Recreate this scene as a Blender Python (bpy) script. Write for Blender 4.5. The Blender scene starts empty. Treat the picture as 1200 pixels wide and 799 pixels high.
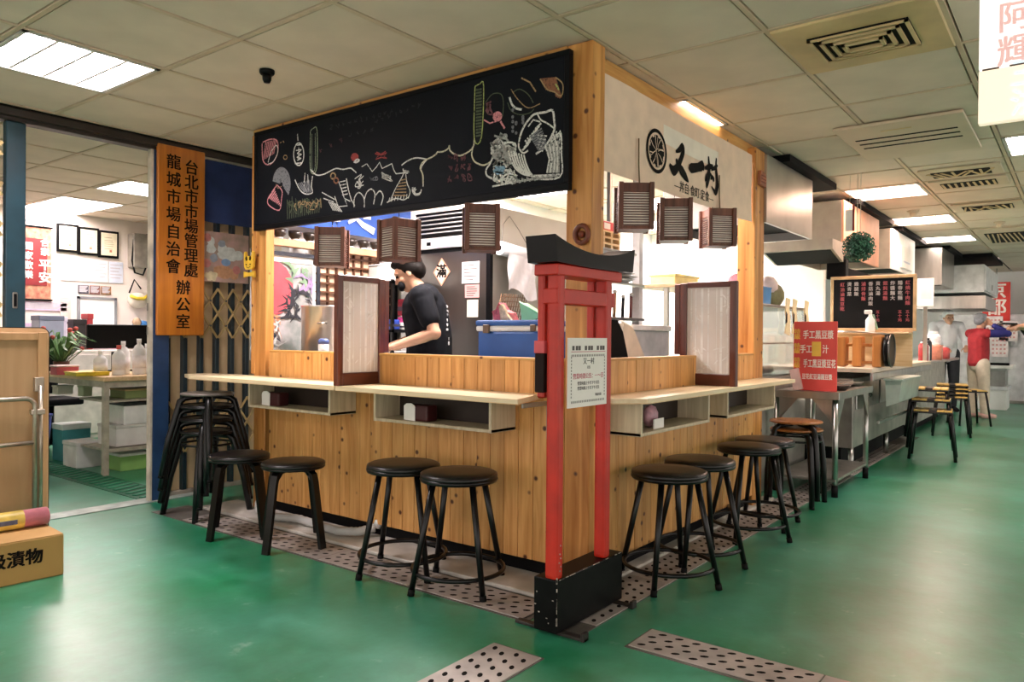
import bpy, bmesh, math, random
from mathutils import Vector, Matrix
random.seed(7)
SC = bpy.context.scene
COL = SC.collection
PI = math.pi

# ---------------------------------------------------------------- camera, world, exposure
cam_d = bpy.data.cameras.new('camera'); cam = bpy.data.objects.new('camera', cam_d); COL.objects.link(cam)
cam_d.sensor_width = 36; cam_d.lens = 879.4 / 1200 * 36; cam_d.clip_start = 0.05
_a, _p, _r = math.radians(37.275), math.radians(-0.3606), math.radians(0.4891)
_f = Vector((math.cos(_a) * math.cos(_p), math.sin(_a) * math.cos(_p), math.sin(_p)))
_rt = Vector((math.sin(_a), -math.cos(_a), 0)); _up = _rt.cross(_f)
_r2 = _rt * math.cos(_r) + _up * math.sin(_r); _u2 = -_rt * math.sin(_r) + _up * math.cos(_r)
cam.matrix_world = Matrix(((_r2.x, _u2.x, -_f.x, -2.668), (_r2.y, _u2.y, -_f.y, -1.634), (_r2.z, _u2.z, -_f.z, 1.06), (0, 0, 0, 1)))
SC.camera = cam
world = bpy.data.worlds.new('world'); SC.world = world; world.use_nodes = True
world.node_tree.nodes['Background'].inputs[0].default_value = (1.0, 0.9, 0.83, 1)
world.node_tree.nodes['Background'].inputs[1].default_value = 1.25
SC.view_settings.view_transform = 'Standard'; SC.view_settings.look = 'None'
SC.view_settings.gamma = 1; SC.view_settings.use_curve_mapping = False
SC.view_settings.exposure = 0.6
LAMP = 30.0            # strength of the fluorescent ceiling panels
LAMP_WARM = 26.0
LAMP_OFFICE = 30.0
LAMP_KITCHEN = 85.0

# ---------------------------------------------------------------- helpers
def lin(h):
    v = [int(h[i:i + 2], 16) / 255 for i in (0, 2, 4)]
    return tuple(x / 12.92 if x <= .04045 else ((x + .055) / 1.055) ** 2.4 for x in v) + (1,)
MATS = {}
def M(name, hexc, rough=.5, metal=0., var=.12, scale=9., bump=0., stretch=(1, 1, 1), coat=0., hex2=None, alpha=1., trans=0., rnd=0.):
    if name in MATS: return MATS[name]
    m = bpy.data.materials.new(name); m.use_nodes = True
    N = m.node_tree.nodes; L = m.node_tree.links; b = N['Principled BSDF']
    b.inputs['Roughness'].default_value = rough; b.inputs['Metallic'].default_value = metal
    b.inputs['Coat Weight'].default_value = coat; b.inputs['Alpha'].default_value = alpha
    b.inputs['Transmission Weight'].default_value = trans
    tc = N.new('ShaderNodeTexCoord'); mp = N.new('ShaderNodeMapping'); mp.inputs['Scale'].default_value = stretch
    L.new(tc.outputs['Object'], mp.inputs[0])
    nz = N.new('ShaderNodeTexNoise'); nz.inputs['Scale'].default_value = scale; nz.inputs['Detail'].default_value = 5
    L.new(mp.outputs[0], nz.inputs['Vector'])
    c1 = lin(hexc); c2 = lin(hex2) if hex2 else tuple(x * (1 - 2 * var) for x in c1[:3]) + (1,)
    if not hex2: c1 = tuple(min(1, x * (1 + var * .5)) for x in c1[:3]) + (1,)
    rp = N.new('ShaderNodeValToRGB'); rp.color_ramp.elements[0].position = .32; rp.color_ramp.elements[1].position = .68
    rp.color_ramp.elements[0].color = c2; rp.color_ramp.elements[1].color = c1
    L.new(nz.outputs['Fac'], rp.inputs[0])
    out = rp.outputs[0]
    if rnd:
        oi = N.new('ShaderNodeObjectInfo'); mr = N.new('ShaderNodeMapRange'); mr.inputs['To Min'].default_value = 1 - rnd; mr.inputs['To Max'].default_value = 1 + rnd
        L.new(oi.outputs['Random'], mr.inputs['Value'])
        mx = N.new('ShaderNodeVectorMath'); mx.operation = 'SCALE'; L.new(out, mx.inputs[0]); L.new(mr.outputs[0], mx.inputs['Scale']); out = mx.outputs[0]
    L.new(out, b.inputs['Base Color'])
    if bump:
        bp = N.new('ShaderNodeBump'); bp.inputs['Strength'].default_value = bump; bp.inputs['Distance'].default_value = .002
        L.new(nz.outputs['Fac'], bp.inputs['Height']); L.new(bp.outputs[0], b.inputs['Normal'])
    if max(c1[:3]) < .02: b.inputs['Specular IOR Level'].default_value = .12
    MATS[name] = m
    return m
def emit(name, hexc, s):
    if name in MATS: return MATS[name]
    m = bpy.data.materials.new(name); m.use_nodes = True; N = m.node_tree.nodes
    b = N['Principled BSDF']; b.inputs['Base Color'].default_value = (.8, .8, .8, 1)
    b.inputs['Emission Color'].default_value = lin(hexc); b.inputs['Emission Strength'].default_value = s
    MATS[name] = m
    return m
def wood(name, light, dark, knots=False, axis=2, rough=.45, gs=45., coat=0.):
    """Long grain along one axis; knots are small dark discs scattered with a cellular texture."""
    m = bpy.data.materials.new(name); m.use_nodes = True
    N = m.node_tree.nodes; L = m.node_tree.links; b = N['Principled BSDF']
    b.inputs['Roughness'].default_value = rough; b.inputs['Coat Weight'].default_value = coat
    tc = N.new('ShaderNodeTexCoord'); oi = N.new('ShaderNodeObjectInfo')
    cx = N.new('ShaderNodeVectorMath'); cx.operation = 'SCALE'; cx.inputs[0].default_value = (37, 91, 53); L.new(oi.outputs['Random'], cx.inputs['Scale'])
    ad = N.new('ShaderNodeVectorMath'); ad.operation = 'ADD'; L.new(tc.outputs['Object'], ad.inputs[0]); L.new(cx.outputs[0], ad.inputs[1])
    mp = N.new('ShaderNodeMapping'); s = [1, 1, 1]; s[axis] = .07; mp.inputs['Scale'].default_value = s; L.new(ad.outputs[0], mp.inputs[0])
    nz = N.new('ShaderNodeTexNoise'); nz.inputs['Scale'].default_value = gs; nz.inputs['Detail'].default_value = 4; nz.inputs['Distortion'].default_value = .6
    L.new(mp.outputs[0], nz.inputs['Vector'])
    rp = N.new('ShaderNodeValToRGB'); rp.color_ramp.elements[0].position = .3; rp.color_ramp.elements[1].position = .72
    rp.color_ramp.elements[0].color = lin(dark); rp.color_ramp.elements[1].color = lin(light); L.new(nz.outputs['Fac'], rp.inputs[0])
    mr = N.new('ShaderNodeMapRange'); mr.inputs['To Min'].default_value = .86; mr.inputs['To Max'].default_value = 1.12; L.new(oi.outputs['Random'], mr.inputs['Value'])
    mx = N.new('ShaderNodeVectorMath'); mx.operation = 'SCALE'; L.new(rp.outputs[0], mx.inputs[0]); L.new(mr.outputs[0], mx.inputs['Scale'])
    out = mx.outputs[0]
    if knots:
        vo = N.new('ShaderNodeTexVoronoi'); vo.inputs['Scale'].default_value = 11.5; L.new(ad.outputs[0], vo.inputs['Vector'])
        sp = N.new('ShaderNodeSeparateColor'); L.new(vo.outputs['Color'], sp.inputs[0])
        lt = N.new('ShaderNodeMath'); lt.operation = 'LESS_THAN'; lt.inputs[1].default_value = .95; L.new(sp.outputs[0], lt.inputs[0])
        r2 = N.new('ShaderNodeValToRGB'); r2.color_ramp.elements[0].position = .085; r2.color_ramp.elements[0].color = (1, 1, 1, 1)
        r2.color_ramp.elements[1].position = .165; r2.color_ramp.elements[1].color = (0, 0, 0, 1); L.new(vo.outputs['Distance'], r2.inputs[0])
        mu = N.new('ShaderNodeMath'); mu.operation = 'MULTIPLY'; L.new(lt.outputs[0], mu.inputs[0]); L.new(r2.outputs[0], mu.inputs[1])
        mi = N.new('ShaderNodeMix'); mi.data_type = 'RGBA'; L.new(mu.outputs[0], mi.inputs[0]); L.new(out, mi.inputs[6]); mi.inputs[7].default_value = lin('54280f')
        out = mi.outputs[2]
    L.new(out, b.inputs['Base Color'])
    bp = N.new('ShaderNodeBump'); bp.inputs['Strength'].default_value = .12; bp.inputs['Distance'].default_value = .001
    L.new(nz.outputs['Fac'], bp.inputs['Height']); L.new(bp.outputs[0], b.inputs['Normal'])
    MATS[name] = m
    return m

class B:
    """collects simple solids into one mesh"""
    def __init__(s): s.v = []; s.f = []; s.sm = []
    def add(s, v, f, smooth=False):
        o = len(s.v); s.v += [tuple(p) for p in v]; s.f += [tuple(i + o for i in q) for q in f]; s.sm += [smooth] * len(f); return s
    def box(s, x0, x1, y0, y1, z0, z1, bv=0., rot=None, piv=None):
        if bv:
            bm = bmesh.new(); bmesh.ops.create_cube(bm, size=1)
            for q in bm.verts: q.co = Vector(((x0 + x1) / 2 + q.co.x * (x1 - x0), (y0 + y1) / 2 + q.co.y * (y1 - y0), (z0 + z1) / 2 + q.co.z * (z1 - z0)))
            bmesh.ops.bevel(bm, geom=bm.edges[:] , offset=bv, segments=2 if bv > .006 else 1, affect='EDGES', profile=.6)
            bm.verts.index_update(); v = [q.co.copy() for q in bm.verts]; f = [[q.index for q in fc.verts] for fc in bm.faces]; bm.free()
        else:
            v = [Vector((x, y, z)) for z in (z0, z1) for y in (y0, y1) for x in (x0, x1)]
            f = [(0, 2, 3, 1), (4, 5, 7, 6), (0, 1, 5, 4), (2, 6, 7, 3), (0, 4, 6, 2), (1, 3, 7, 5)]
        if rot is not None:
            p = Vector(piv) if piv else Vector(((x0 + x1) / 2, (y0 + y1) / 2, (z0 + z1) / 2)); v = [p + rot @ (Vector(q) - p) for q in v]
        return s.add(v, f)
    def tube(s, pts, r, n=10, closed=False, cap=True, smooth=True):
        pts = [Vector(p) for p in pts]; k = len(pts); rs = r if isinstance(r, (list, tuple)) else [r] * k
        v = []; f = []; prev = None
        for i, p in enumerate(pts):
            if closed: t = pts[(i + 1) % k] - pts[i - 1]
            else: t = pts[min(i + 1, k - 1)] - pts[max(i - 1, 0)]
            t = t.normalized() if t.length > 1e-9 else Vector((0, 0, 1))
            if prev is None: u = t.cross(Vector((0, 0, 1))) if abs(t.z) < .95 else t.cross(Vector((1, 0, 0)))
            else: u = prev - t * prev.dot(t)
            u.normalize(); prev = u; w = t.cross(u)
            for j in range(n):
                a = 2 * PI * j / n; v.append(p + (u * math.cos(a) + w * math.sin(a)) * rs[i])
        for i in range(k if closed else k - 1):
            for j in range(n):
                a, c = i * n, ((i + 1) % k) * n
                f.append((a + j, a + (j + 1) % n, c + (j + 1) % n, c + j))
        s.add(v, f, smooth)
        if cap and not closed:
            o = len(s.v) - len(v); s.f.append(tuple(o + j for j in reversed(range(n)))); s.f.append(tuple(o + (k - 1) * n + j for j in range(n))); s.sm += [False, False]
        return s
    def lathe(s, prof, n=24, c=(0, 0, 0), smooth=True):
        v = []; f = []; k = len(prof)
        for r, z in prof:
            for j in range(n): a = 2 * PI * j / n; v.append((c[0] + r * math.cos(a), c[1] + r * math.sin(a), c[2] + z))
        for i in range(k - 1):
            for j in range(n): f.append((i * n + j, i * n + (j + 1) % n, (i + 1) * n + (j + 1) % n, (i + 1) * n + j))
        s.add(v, f, smooth); o = len(s.v) - len(v)
        if prof[0][0] > 1e-6: s.f.append(tuple(o + j for j in reversed(range(n)))); s.sm.append(False)
        if prof[-1][0] > 1e-6: s.f.append(tuple(o + (k - 1) * n + j for j in range(n))); s.sm.append(False)
        return s
    def prism(s, pts, a0, a1, axis='z'):
        """polygon (2D) swept along an axis: z -> (x,y), y -> (x,z), x -> (y,z)"""
        g = {'z': lambda p, a: (p[0], p[1], a), 'y': lambda p, a: (p[0], a, p[1]), 'x': lambda p, a: (a, p[0], p[1])}[axis]
        n = len(pts); v = [g(p, a0) for p in pts] + [g(p, a1) for p in pts]
        f = [tuple(range(n - 1, -1, -1)), tuple(range(n, 2 * n))] + [(i, (i + 1) % n, n + (i + 1) % n, n + i) for i in range(n)]
        return s.add(v, f)
    def ball(s, c, r, n=12, sq=(1, 1, 1), smooth=True):
        v = []; f = []; m = n // 2
        for i in range(m + 1):
            t = PI * i / m
            for j in range(n):
                a = 2 * PI * j / n; v.append((c[0] + r * sq[0] * math.sin(t) * math.cos(a), c[1] + r * sq[1] * math.sin(t) * math.sin(a), c[2] + r * sq[2] * math.cos(t)))
        for i in range(m):
            for j in range(n): f.append((i * n + j, (i + 1) * n + j, (i + 1) * n + (j + 1) % n, i * n + (j + 1) % n))
        return s.add(v, f, smooth)
    def strip(s, pts, w, y=0.):
        """flat stroke in the local x,z plane facing -y; w is a width or a list of widths"""
        P = [Vector((p[0], p[1])) for p in pts]; k = len(P); ws = w if isinstance(w, (list, tuple)) else [w] * k; v = []
        for i, p in enumerate(P):
            t = P[min(i + 1, k - 1)] - P[max(i - 1, 0)]; t = t.normalized() if t.length > 1e-9 else Vector((1, 0)); n = Vector((-t.y, t.x)) * ws[i] / 2
            v += [(p.x + n.x, y, p.y + n.y), (p.x - n.x, y, p.y - n.y)]
        return s.add(v, [(2 * i, 2 * i + 1, 2 * i + 3, 2 * i + 2) for i in range(k - 1)])
    def quad(s, x0, x1, z0, z1, y=0.): return s.add([(x0, y, z0), (x1, y, z0), (x1, y, z1), (x0, y, z1)], [(0, 1, 2, 3)])

def root_of(o):
    while o.parent: o = o.parent
    return o
def obj(name, b, m, parent=None, local=False, label=None):
    """link the collected solids as one mesh object; world coordinates are brought into the parent's frame unless local"""
    me = bpy.data.meshes.new(name); V = b.v
    if parent is not None and not local:
        r = root_of(parent); mi = Matrix.LocRotScale(r.location, r.rotation_euler, r.scale).inverted(); V = [mi @ Vector(p) for p in V]
    me.from_pydata([tuple(p) for p in V], [], b.f); me.validate(); me.polygons.foreach_set('use_smooth', b.sm[:len(me.polygons)] if len(b.sm) >= len(me.polygons) else [False] * len(me.polygons))
    for q in (m if isinstance(m, list) else [m]): me.materials.append(q)
    me.update()
    o = bpy.data.objects.new(name, me); COL.objects.link(o)
    if parent is not None: o.parent = parent
    if label: o['label'] = label
    return o
def tag(o, label, cat, group=None, kind=None):
    o['label'] = label; o['category'] = cat
    if group: o['group'] = group
    if kind: o['kind'] = kind
    return o
def thing(name, label, cat, loc=(0, 0, 0), rz=0., group=None, rot=None):
    o = bpy.data.objects.new(name, None); COL.objects.link(o); o.empty_display_size = .05
    o.location = loc; o.rotation_euler = rot if rot else (0, 0, rz)
    return tag(o, label, cat, group)
def struct(name, b, m, parent=None, label=None, cat=None):
    o = obj(name, b, m, parent)
    if parent is None: o['kind'] = 'structure'
    if label: o['label'] = label
    if cat: o['category'] = cat
    return o
def single(name, b, m, label, cat, loc=(0, 0, 0), rz=0., group=None):
    """a thing made of one mesh, authored in local coordinates"""
    o = obj(name, b, m); o.location = loc; o.rotation_euler = (0, 0, rz)
    return tag(o, label, cat, group)
def dup(root, loc, rz=0., label=None, group=None):
    r = root.copy(); COL.objects.link(r); r.location = loc; r.rotation_euler = (0, 0, rz)
    if label: r['label'] = label
    if group: r['group'] = group
    for ch in list(root.children):
        c = ch.copy(); COL.objects.link(c); c.parent = r
        for g in ch.children: d = g.copy(); COL.objects.link(d); d.parent = c
    return r
def piece(src, loc, parent, rz=0.):
    c = src.copy(); COL.objects.link(c); c.parent = parent; c.location = loc; c.rotation_euler = (0, 0, rz); return c
def text(name, s, size, m, parent, loc, rot=(PI / 2, 0, 0), bold=0., align='CENTER', sx=1., line=1., thick=.0004):
    """lettering as flat mesh, in the parent's local frame"""
    cu = bpy.data.curves.new('lettering', 'FONT'); cu.body = s; cu.size = size; cu.align_x = align; cu.align_y = 'CENTER'; cu.space_line = line; cu.extrude = thick; cu.resolution_u = 3
    t = bpy.data.objects.new('lettering', cu); COL.objects.link(t)
    me = bpy.data.meshes.new_from_object(t.evaluated_get(bpy.context.evaluated_depsgraph_get()))
    bpy.data.objects.remove(t); bpy.data.curves.remove(cu)
    if bold:      # heavier strokes: the same outline laid down four times with small shifts
        V = [v.co.copy() for v in me.vertices]; F = [tuple(p.vertices) for p in me.polygons]; n = len(V); vv = []; ff = []
        for i, (dx, dy) in enumerate(((-1, -.6), (1, -.6), (-1, .6), (1, .6))):
            vv += [(v.x + dx * bold, v.y + dy * bold, v.z + i * .00003) for v in V]; ff += [tuple(q + i * n for q in f) for f in F]
        me = bpy.data.meshes.new(name); me.from_pydata(vv, [], ff)
    me.materials.clear(); me.materials.append(m); me.name = name
    o = bpy.data.objects.new(name, me); COL.objects.link(o); o.parent = parent; o.location = loc; o.rotation_euler = rot; o.scale = (sx, 1, 1)
    return o
def rotz(a): return Matrix.Rotation(a, 3, 'Z')
FX = -PI / 2      # facing -X: local x runs along -Y

# ---------------------------------------------------------------- materials
steel = M('brushed_steel', 'b9b7b2', .28, 1., .1, 14, .03, (1, 1, .15))
steel_dark = M('dark_steel', '6d6b68', .32, 1., .12, 10, .03, (1, 1, .15))
steel_dull = M('dull_steel', 'a9a49c', .42, .85, .15, 6)
white_p = M('white_plastic', 'f0efec', .4, 0, .03)
white_wall = M('white_wall', 'f1f0ee', .6, 0, .03, 3)
cream = M('cream_paint', 'd8c9b0', .6, 0, .05, 3)
paper = M('white_paper', 'f2efe9', .7, 0, .03, 5)
paper_dim = M('aged_paper', 'd9d2c4', .7, 0, .08, 6)
black = M('black_paint', '0d0d0e', .35, 0, .1)
black_matt = M('black_matt', '101012', .7, 0, .1)
black_metal = M('black_metal', '0b0b0c', .3, .2, .1)
rubber = M('black_rubber', '141414', .6, 0, .1)
vinyl = M('black_vinyl', '131011', .33, 0, .12, 20, .08)
for q in (black_metal, vinyl): q.node_tree.nodes['Principled BSDF'].inputs['Specular IOR Level'].default_value = .45
red_paint = M('red_paint', 'c5260f', .42, 0, .12, 9, .05)
pine = wood('knotty_pine', 'e2ad69', 'c28744', True, 2)
pine_x = wood('knotty_pine_lengthwise', 'dcab62', 'b98240', True, 0)
pine_y = wood('knotty_pine_crosswise', 'dcab62', 'b98240', True, 1)
post_w = wood('fir_post', 'e0a55c', 'a2611f', True, 2, gs=22)
ply = wood('pale_plywood', 'e3c79b', 'cda978', False, 1)
ply_x = wood('pale_plywood_lengthwise', 'e3c79b', 'cda978', False, 0)
box_w = wood('pale_box_board', 'dccdb0', 'bfae8e', False, 2)
walnut = wood('dark_stained_wood', '74341a', '45190c', False, 2, .35, coat=.2)
lantern_w = wood('brown_lantern_wood', '764836', '4d2a1d', False, 2)
sign_w = wood('orange_sign_wood', 'c0761f', '9a5410', False, 2, .4, 25)
CHALK=[
('bowl','pink','7:-1037,220 -1029,123 -984,86 -926,96 -884,146 -892,212 -956,230 -1030,224|6:-1026,118 -1000,222|6:-1011,121 -985,221|6:-996,124 -971,221|6:-982,128 -956,221|6:-967,131 -942,220|6:-953,134 -927,220|6:-938,137 -913,219|6:-924,140 -899,219'),
('bowl','white','5:-977,88 -923,98 -884,146 -898,187 -948,155 -977,98'),
('bowl','tan','6:-863,194 -849,199|6:-835,203 -825,191|5:-796,104 -798,99 -802,95 -809,94 -816,95 -823,98 -828,103 -830,108 -828,113 -823,117 -817,118 -809,117 -803,114 -798,109 -796,104'),
('lantern','white','5:-702,221 -697,182|7:-644,99 -648,73 -661,53 -679,43 -699,46 -718,61 -731,84 -736,112 -731,139 -719,159 -700,169 -680,166 -662,151 -649,127 -644,99|6:-720,161 -663,156|6:-723,58 -656,54|5:-714,130 -666,128 -703,112 -665,102 -706,91 -668,80 -703,74|5:-690,144 -689,72'),
('tag','green','5:-587,219 -585,5 -531,6 -530,214 -564,230 -587,219|3:-574,201 -572,15 -544,16 -546,200'),
('path','white','6:-582,8 -550,-20 -517,-33 -467,-33 -417,-23 -367,-15 -313,-27 -253,-28 -229,-41 -206,-58|6:129,-63 173,-46 224,-40 264,-47 304,-58|6:302,-57 263,-93 277,-134 278,-185'),
('bag','pink','6:-889,-43 -939,-80 -979,-120 -960,-156 -866,-191 -845,-125 -842,-82 -889,-43|8:-967,-112 -910,-66|8:-954,-119 -903,-78|8:-941,-125 -895,-90|8:-928,-132 -888,-102|8:-915,-138 -881,-114|8:-902,-145 -874,-126|8:-889,-151 -866,-138|8:-876,-158 -859,-150|8:-863,-164 -852,-162'),
('bag','tan','4:-899,-37 -881,-65 -846,-56'),
('cloud','grey','9:-863,-39 -861,-33 -856,-29 -849,-28 -843,-29 -836,-32 -832,-37 -830,-44 -830,-50 -833,-55|9:-870,-37 -867,-28 -860,-22 -851,-19 -841,-21 -832,-26 -826,-34 -823,-43 -823,-53 -828,-61|9:-877,-34 -872,-22 -864,-14 -852,-11 -839,-13 -828,-20 -820,-30 -816,-43 -817,-56 -822,-67|9:-884,-32 -878,-17 -868,-7 -853,-2 -838,-4 -824,-13 -814,-27 -809,-43 -810,-59 -817,-73|9:-891,-30 -884,-12 -872,1 -855,7 -836,4 -820,-7 -808,-23 -802,-43 -803,-63 -812,-79|9:-898,-27 -890,-6 -876,9 -856,15 -835,12 -816,0 -802,-20 -795,-43 -796,-66 -806,-85|9:-905,-25 -897,-1 -880,16 -857,24 -833,20 -812,6 -796,-16 -788,-42 -790,-69 -801,-91|9:-912,-23 -903,5 -884,24 -859,32 -832,28 -808,12 -790,-13 -781,-42 -783,-72 -795,-97|9:-919,-20 -909,10 -888,32 -860,41 -830,36 -803,19 -784,-9 -774,-42 -776,-75 -790,-103|9:-926,-18 -915,16 -892,40 -861,50 -829,44 -799,25 -778,-6 -767,-42 -770,-79 -785,-110'),
('bird','white','6:-722,-33 -688,-83 -647,-116 -601,-127 -565,-121 -575,-87 -566,-31|5:-632,-6 -641,-80 -614,-116|5:-608,-17 -601,-109'),
('bird','grey','7:-695,-57 -636,-113|7:-678,-55 -627,-114|7:-662,-54 -618,-116|7:-646,-52 -609,-117|7:-630,-51 -599,-118|7:-615,-50 -590,-119|7:-599,-48 -581,-120'),
('bush','moss','5:-788,-250 -792,-137 -772,-183|5:-769,-249 -770,-143 -753,-184|5:-750,-248 -748,-124 -734,-184|5:-730,-247 -737,-160 -715,-184|5:-711,-246 -715,-138 -696,-184|5:-693,-246 -685,-153 -677,-184|5:-674,-245 -669,-157 -658,-184|5:-655,-244 -653,-146 -640,-185|5:-636,-243 -634,-180 -621,-185|5:-618,-242 -617,-178 -603,-185|5:-599,-242 -597,-154 -584,-185|5:-581,-241 -577,-179 -566,-185|5:-563,-240 -565,-159 -548,-186|5:-545,-239 -539,-181 -530,-186|5:-527,-238 -523,-201 -512,-186|5:-509,-238 -505,-206 -494,-186|5:-767,-207 -764,-217 -739,-156 -784,-161 -733,-182 -754,-170|5:-723,-177 -732,-191 -718,-217 -712,-219 -701,-225 -713,-161|5:-663,-224 -661,-194 -673,-166 -665,-194 -698,-153 -664,-226|5:-672,-208 -653,-161 -659,-207 -626,-156 -641,-155 -635,-177|5:-588,-227 -610,-226 -622,-156 -605,-155 -628,-181 -604,-164|5:-600,-215 -584,-223 -551,-184 -576,-192 -565,-198 -570,-200|5:-513,-194 -541,-207 -553,-175 -510,-196 -535,-156 -542,-197|5:-529,-198 -495,-161 -494,-191 -492,-183 -490,-211 -529,-158'),
('bush','tan','4:-705,-209 -726,-177 -709,-171 -720,-169 -720,-186|4:-694,-174 -671,-156 -680,-196 -693,-165 -669,-168|4:-669,-178 -645,-161 -663,-173 -638,-181 -637,-166|4:-633,-192 -607,-183 -638,-161 -624,-167 -610,-206|4:-611,-171 -582,-195 -582,-178 -614,-172 -582,-174|4:-575,-181 -571,-181 -548,-169 -590,-210 -549,-217|4:-542,-214 -519,-174 -527,-209 -531,-190 -549,-178|4:-523,-163 -507,-178 -497,-165 -492,-202 -491,-214'),
('shop','white','5:-484,-130 -372,-182|5:-471,-164 -384,-193|5:-378,-162 -347,-221 -274,-224 -293,-191|6:-284,-79 -267,-138 -243,-196 -215,-230|5:-348,-85 -317,-140 -299,-182 -251,-203|5:-336,-91 -291,-90|5:-331,-109 -286,-108|5:-326,-127 -281,-125|5:-321,-145 -277,-143|5:-316,-163 -272,-161|5:-427,-185 -389,-237|5:-415,-188 -375,-240|5:-402,-192 -360,-243|5:-390,-196 -345,-246|5:-378,-199 -331,-249|5:-365,-203 -316,-252'),
('shop','tan','8:-372,-54 -374,-61 -379,-66 -387,-68 -396,-67 -404,-63 -409,-57 -411,-50 -409,-43 -404,-38 -396,-36 -387,-37 -379,-41 -374,-47 -372,-54'),
('shop','rust','8:-348,-81 -350,-87 -355,-92 -362,-94 -371,-93 -378,-89 -383,-83 -385,-77 -383,-71 -378,-66 -371,-65 -363,-66 -355,-69 -350,-75 -348,-81'),
('hill','white','6:-221,-237 -219,-190 -187,-163 -146,-194 -142,-245|6:-141,-202 -124,-170 -90,-156 -62,-184 -72,-236|6:-56,-192 -26,-173 -1,-202 -17,-246'),
('rice','red','12:-195,21 -197,15 -203,10 -213,8 -223,10 -233,14 -239,20 -242,27 -239,34 -233,39 -224,40 -213,39 -204,34 -197,28 -195,21|12:-208,27 -209,24 -212,22 -216,21 -220,22 -225,24 -228,26 -229,30 -228,33 -225,35 -221,35 -216,35 -212,33 -209,30 -208,27'),
('rice','white','9:-226,2 -203,-4 -183,4 -203,10 -218,3'),
('wing','red','6:-64,22 -19,7 22,14 3,-1 24,-14 -19,-4 -58,-8 -39,7|5:-53,28 -20,12 15,22'),
('peak','white','5:-165,-33 -125,-22 -83,-67 -52,-48 -30,-27 -10,-61 23,-54 60,-46 74,-79 90,-100 148,-103'),
('script','white','5:-217,-89 -165,-72 -188,-100 -148,-82|5:-148,-129 -210,-131 -199,-108 -165,-124 -182,-144 -168,-113 -193,-139 -177,-136 -186,-103|5:-12,-86 -6,-84 65,-134 -9,-107 10,-99 13,-117 33,-104 0,-99 -6,-110 43,-107 -10,-89 15,-115 49,-107 50,-120|5:-180,-104 -176,-117 -181,-117 -178,-99 -174,-117 -201,-104 -180,-124 -151,-108'),
('script','grey','5:-71,-112 -97,-108 -44,-115 -51,-97 -64,-114 -106,-96 -90,-103 -79,-104 -54,-97'),
('tower','white','5:147,-89 137,-117 90,-171 54,-226|5:158,-105 169,-157 190,-197 177,-232|6:181,-105 152,-92 146,-101 171,-107 176,-101 174,-98 145,-95 140,-81|5:27,-237 91,-223 144,-236 180,-225|5:38,-236 48,-215|5:59,-235 69,-214|5:81,-234 89,-213|5:102,-234 109,-212|5:123,-233 129,-211|5:144,-232 149,-210|5:165,-231 168,-210'),
('tower','tan','5:122,-137 164,-135|5:112,-151 164,-151|5:103,-165 164,-167|5:94,-178 164,-183|5:84,-192 164,-200|5:75,-206 164,-216'),
('cup','white','6:266,-198 263,-210 256,-219 244,-223 231,-222 219,-216 210,-206 205,-193 207,-181|6:260,-209 254,-216 245,-221 234,-221 223,-217 215,-209 211,-199 211,-189 216,-181|6:252,-214 245,-218 236,-219 228,-216 220,-211 216,-204 216,-196 219,-190 226,-185|6:244,-216 237,-217 231,-216 225,-212 222,-208 221,-203 223,-198 227,-195 233,-193'),
('faint','dim','5:-398,223 -420,225 -395,218 -422,203 -419,203 -401,200|5:-343,207 -348,223 -349,209 -351,221 -349,197 -372,219|5:-307,202 -317,222 -317,210 -301,213 -313,215 -314,215|5:-274,214 -247,212 -254,220 -255,204 -256,211 -262,208|5:-202,220 -227,207 -202,210 -216,207 -224,221 -223,212|5:-174,221 -162,199 -174,208 -170,203 -165,219 -177,228|5:-123,217 -132,219 -127,206 -133,201 -123,211 -123,204|5:-68,210 -78,208 -67,215 -70,200 -78,221 -85,209|5:-28,201 -23,219 -42,222 -42,210 -22,201 -40,205|5:6,217 17,224 0,207 5,219 13,209 -3,221|5:53,215 46,214 67,215 55,225 48,211 44,206|5:-248,157 -247,149 -252,139 -267,144 -256,139 -268,142|5:-188,140 -201,157 -202,151 -195,141 -200,155 -197,142|5:-154,136 -140,155 -132,153 -149,140 -141,143 -140,146|5:-93,154 -100,140 -80,142 -81,147 -95,148 -77,155|5:-53,186 -51,174 -49,193 -44,187 -52,181 -69,183|5:-4,191 -8,192 -18,192 -22,193 -5,192 -7,178|5:47,202 44,190 23,200 28,207 37,183 31,185|5:86,206 90,193 92,190 87,200 89,184 90,197|5:131,200 113,214 113,210 115,202 130,198 122,197|5:162,205 174,205 159,194 173,206 164,203 170,210|5:196,216 217,214 209,215 202,216 207,216 197,219|5:243,211 240,224 250,212 257,220 249,212 239,199'),
('faint','dimred','5:-493,106 -484,102 -499,102 -492,91 -498,89 -506,107|5:-425,126 -403,105 -422,124 -414,107 -402,105 -409,123|5:-336,137 -331,125 -342,136 -324,139 -323,115 -318,129'),
('path','cream','7:278,-172 274,-126 258,-95 269,-72 296,-59 334,-51 363,-40 372,-32 405,-35 438,-26 446,-12 451,-36 481,-58 515,-69 560,-60 593,-40 600,-3|7:591,-39 585,-75 598,-103 622,-120 659,-132 699,-121'),
('tag','lime','5:601,234 599,-3 642,-2 652,228 628,240 601,234'),
('tag','moss','8:607,217 641,215|8:607,203 641,201|8:607,189 642,187|8:607,175 642,173|8:607,161 642,159|8:608,147 642,145|8:608,133 642,131|8:608,119 642,117|8:608,105 642,103|8:608,91 643,89|8:608,77 643,75|8:608,63 643,61|8:609,49 643,47|8:609,35 643,34|8:609,21 643,20|8:609,7 643,6'),
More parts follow.
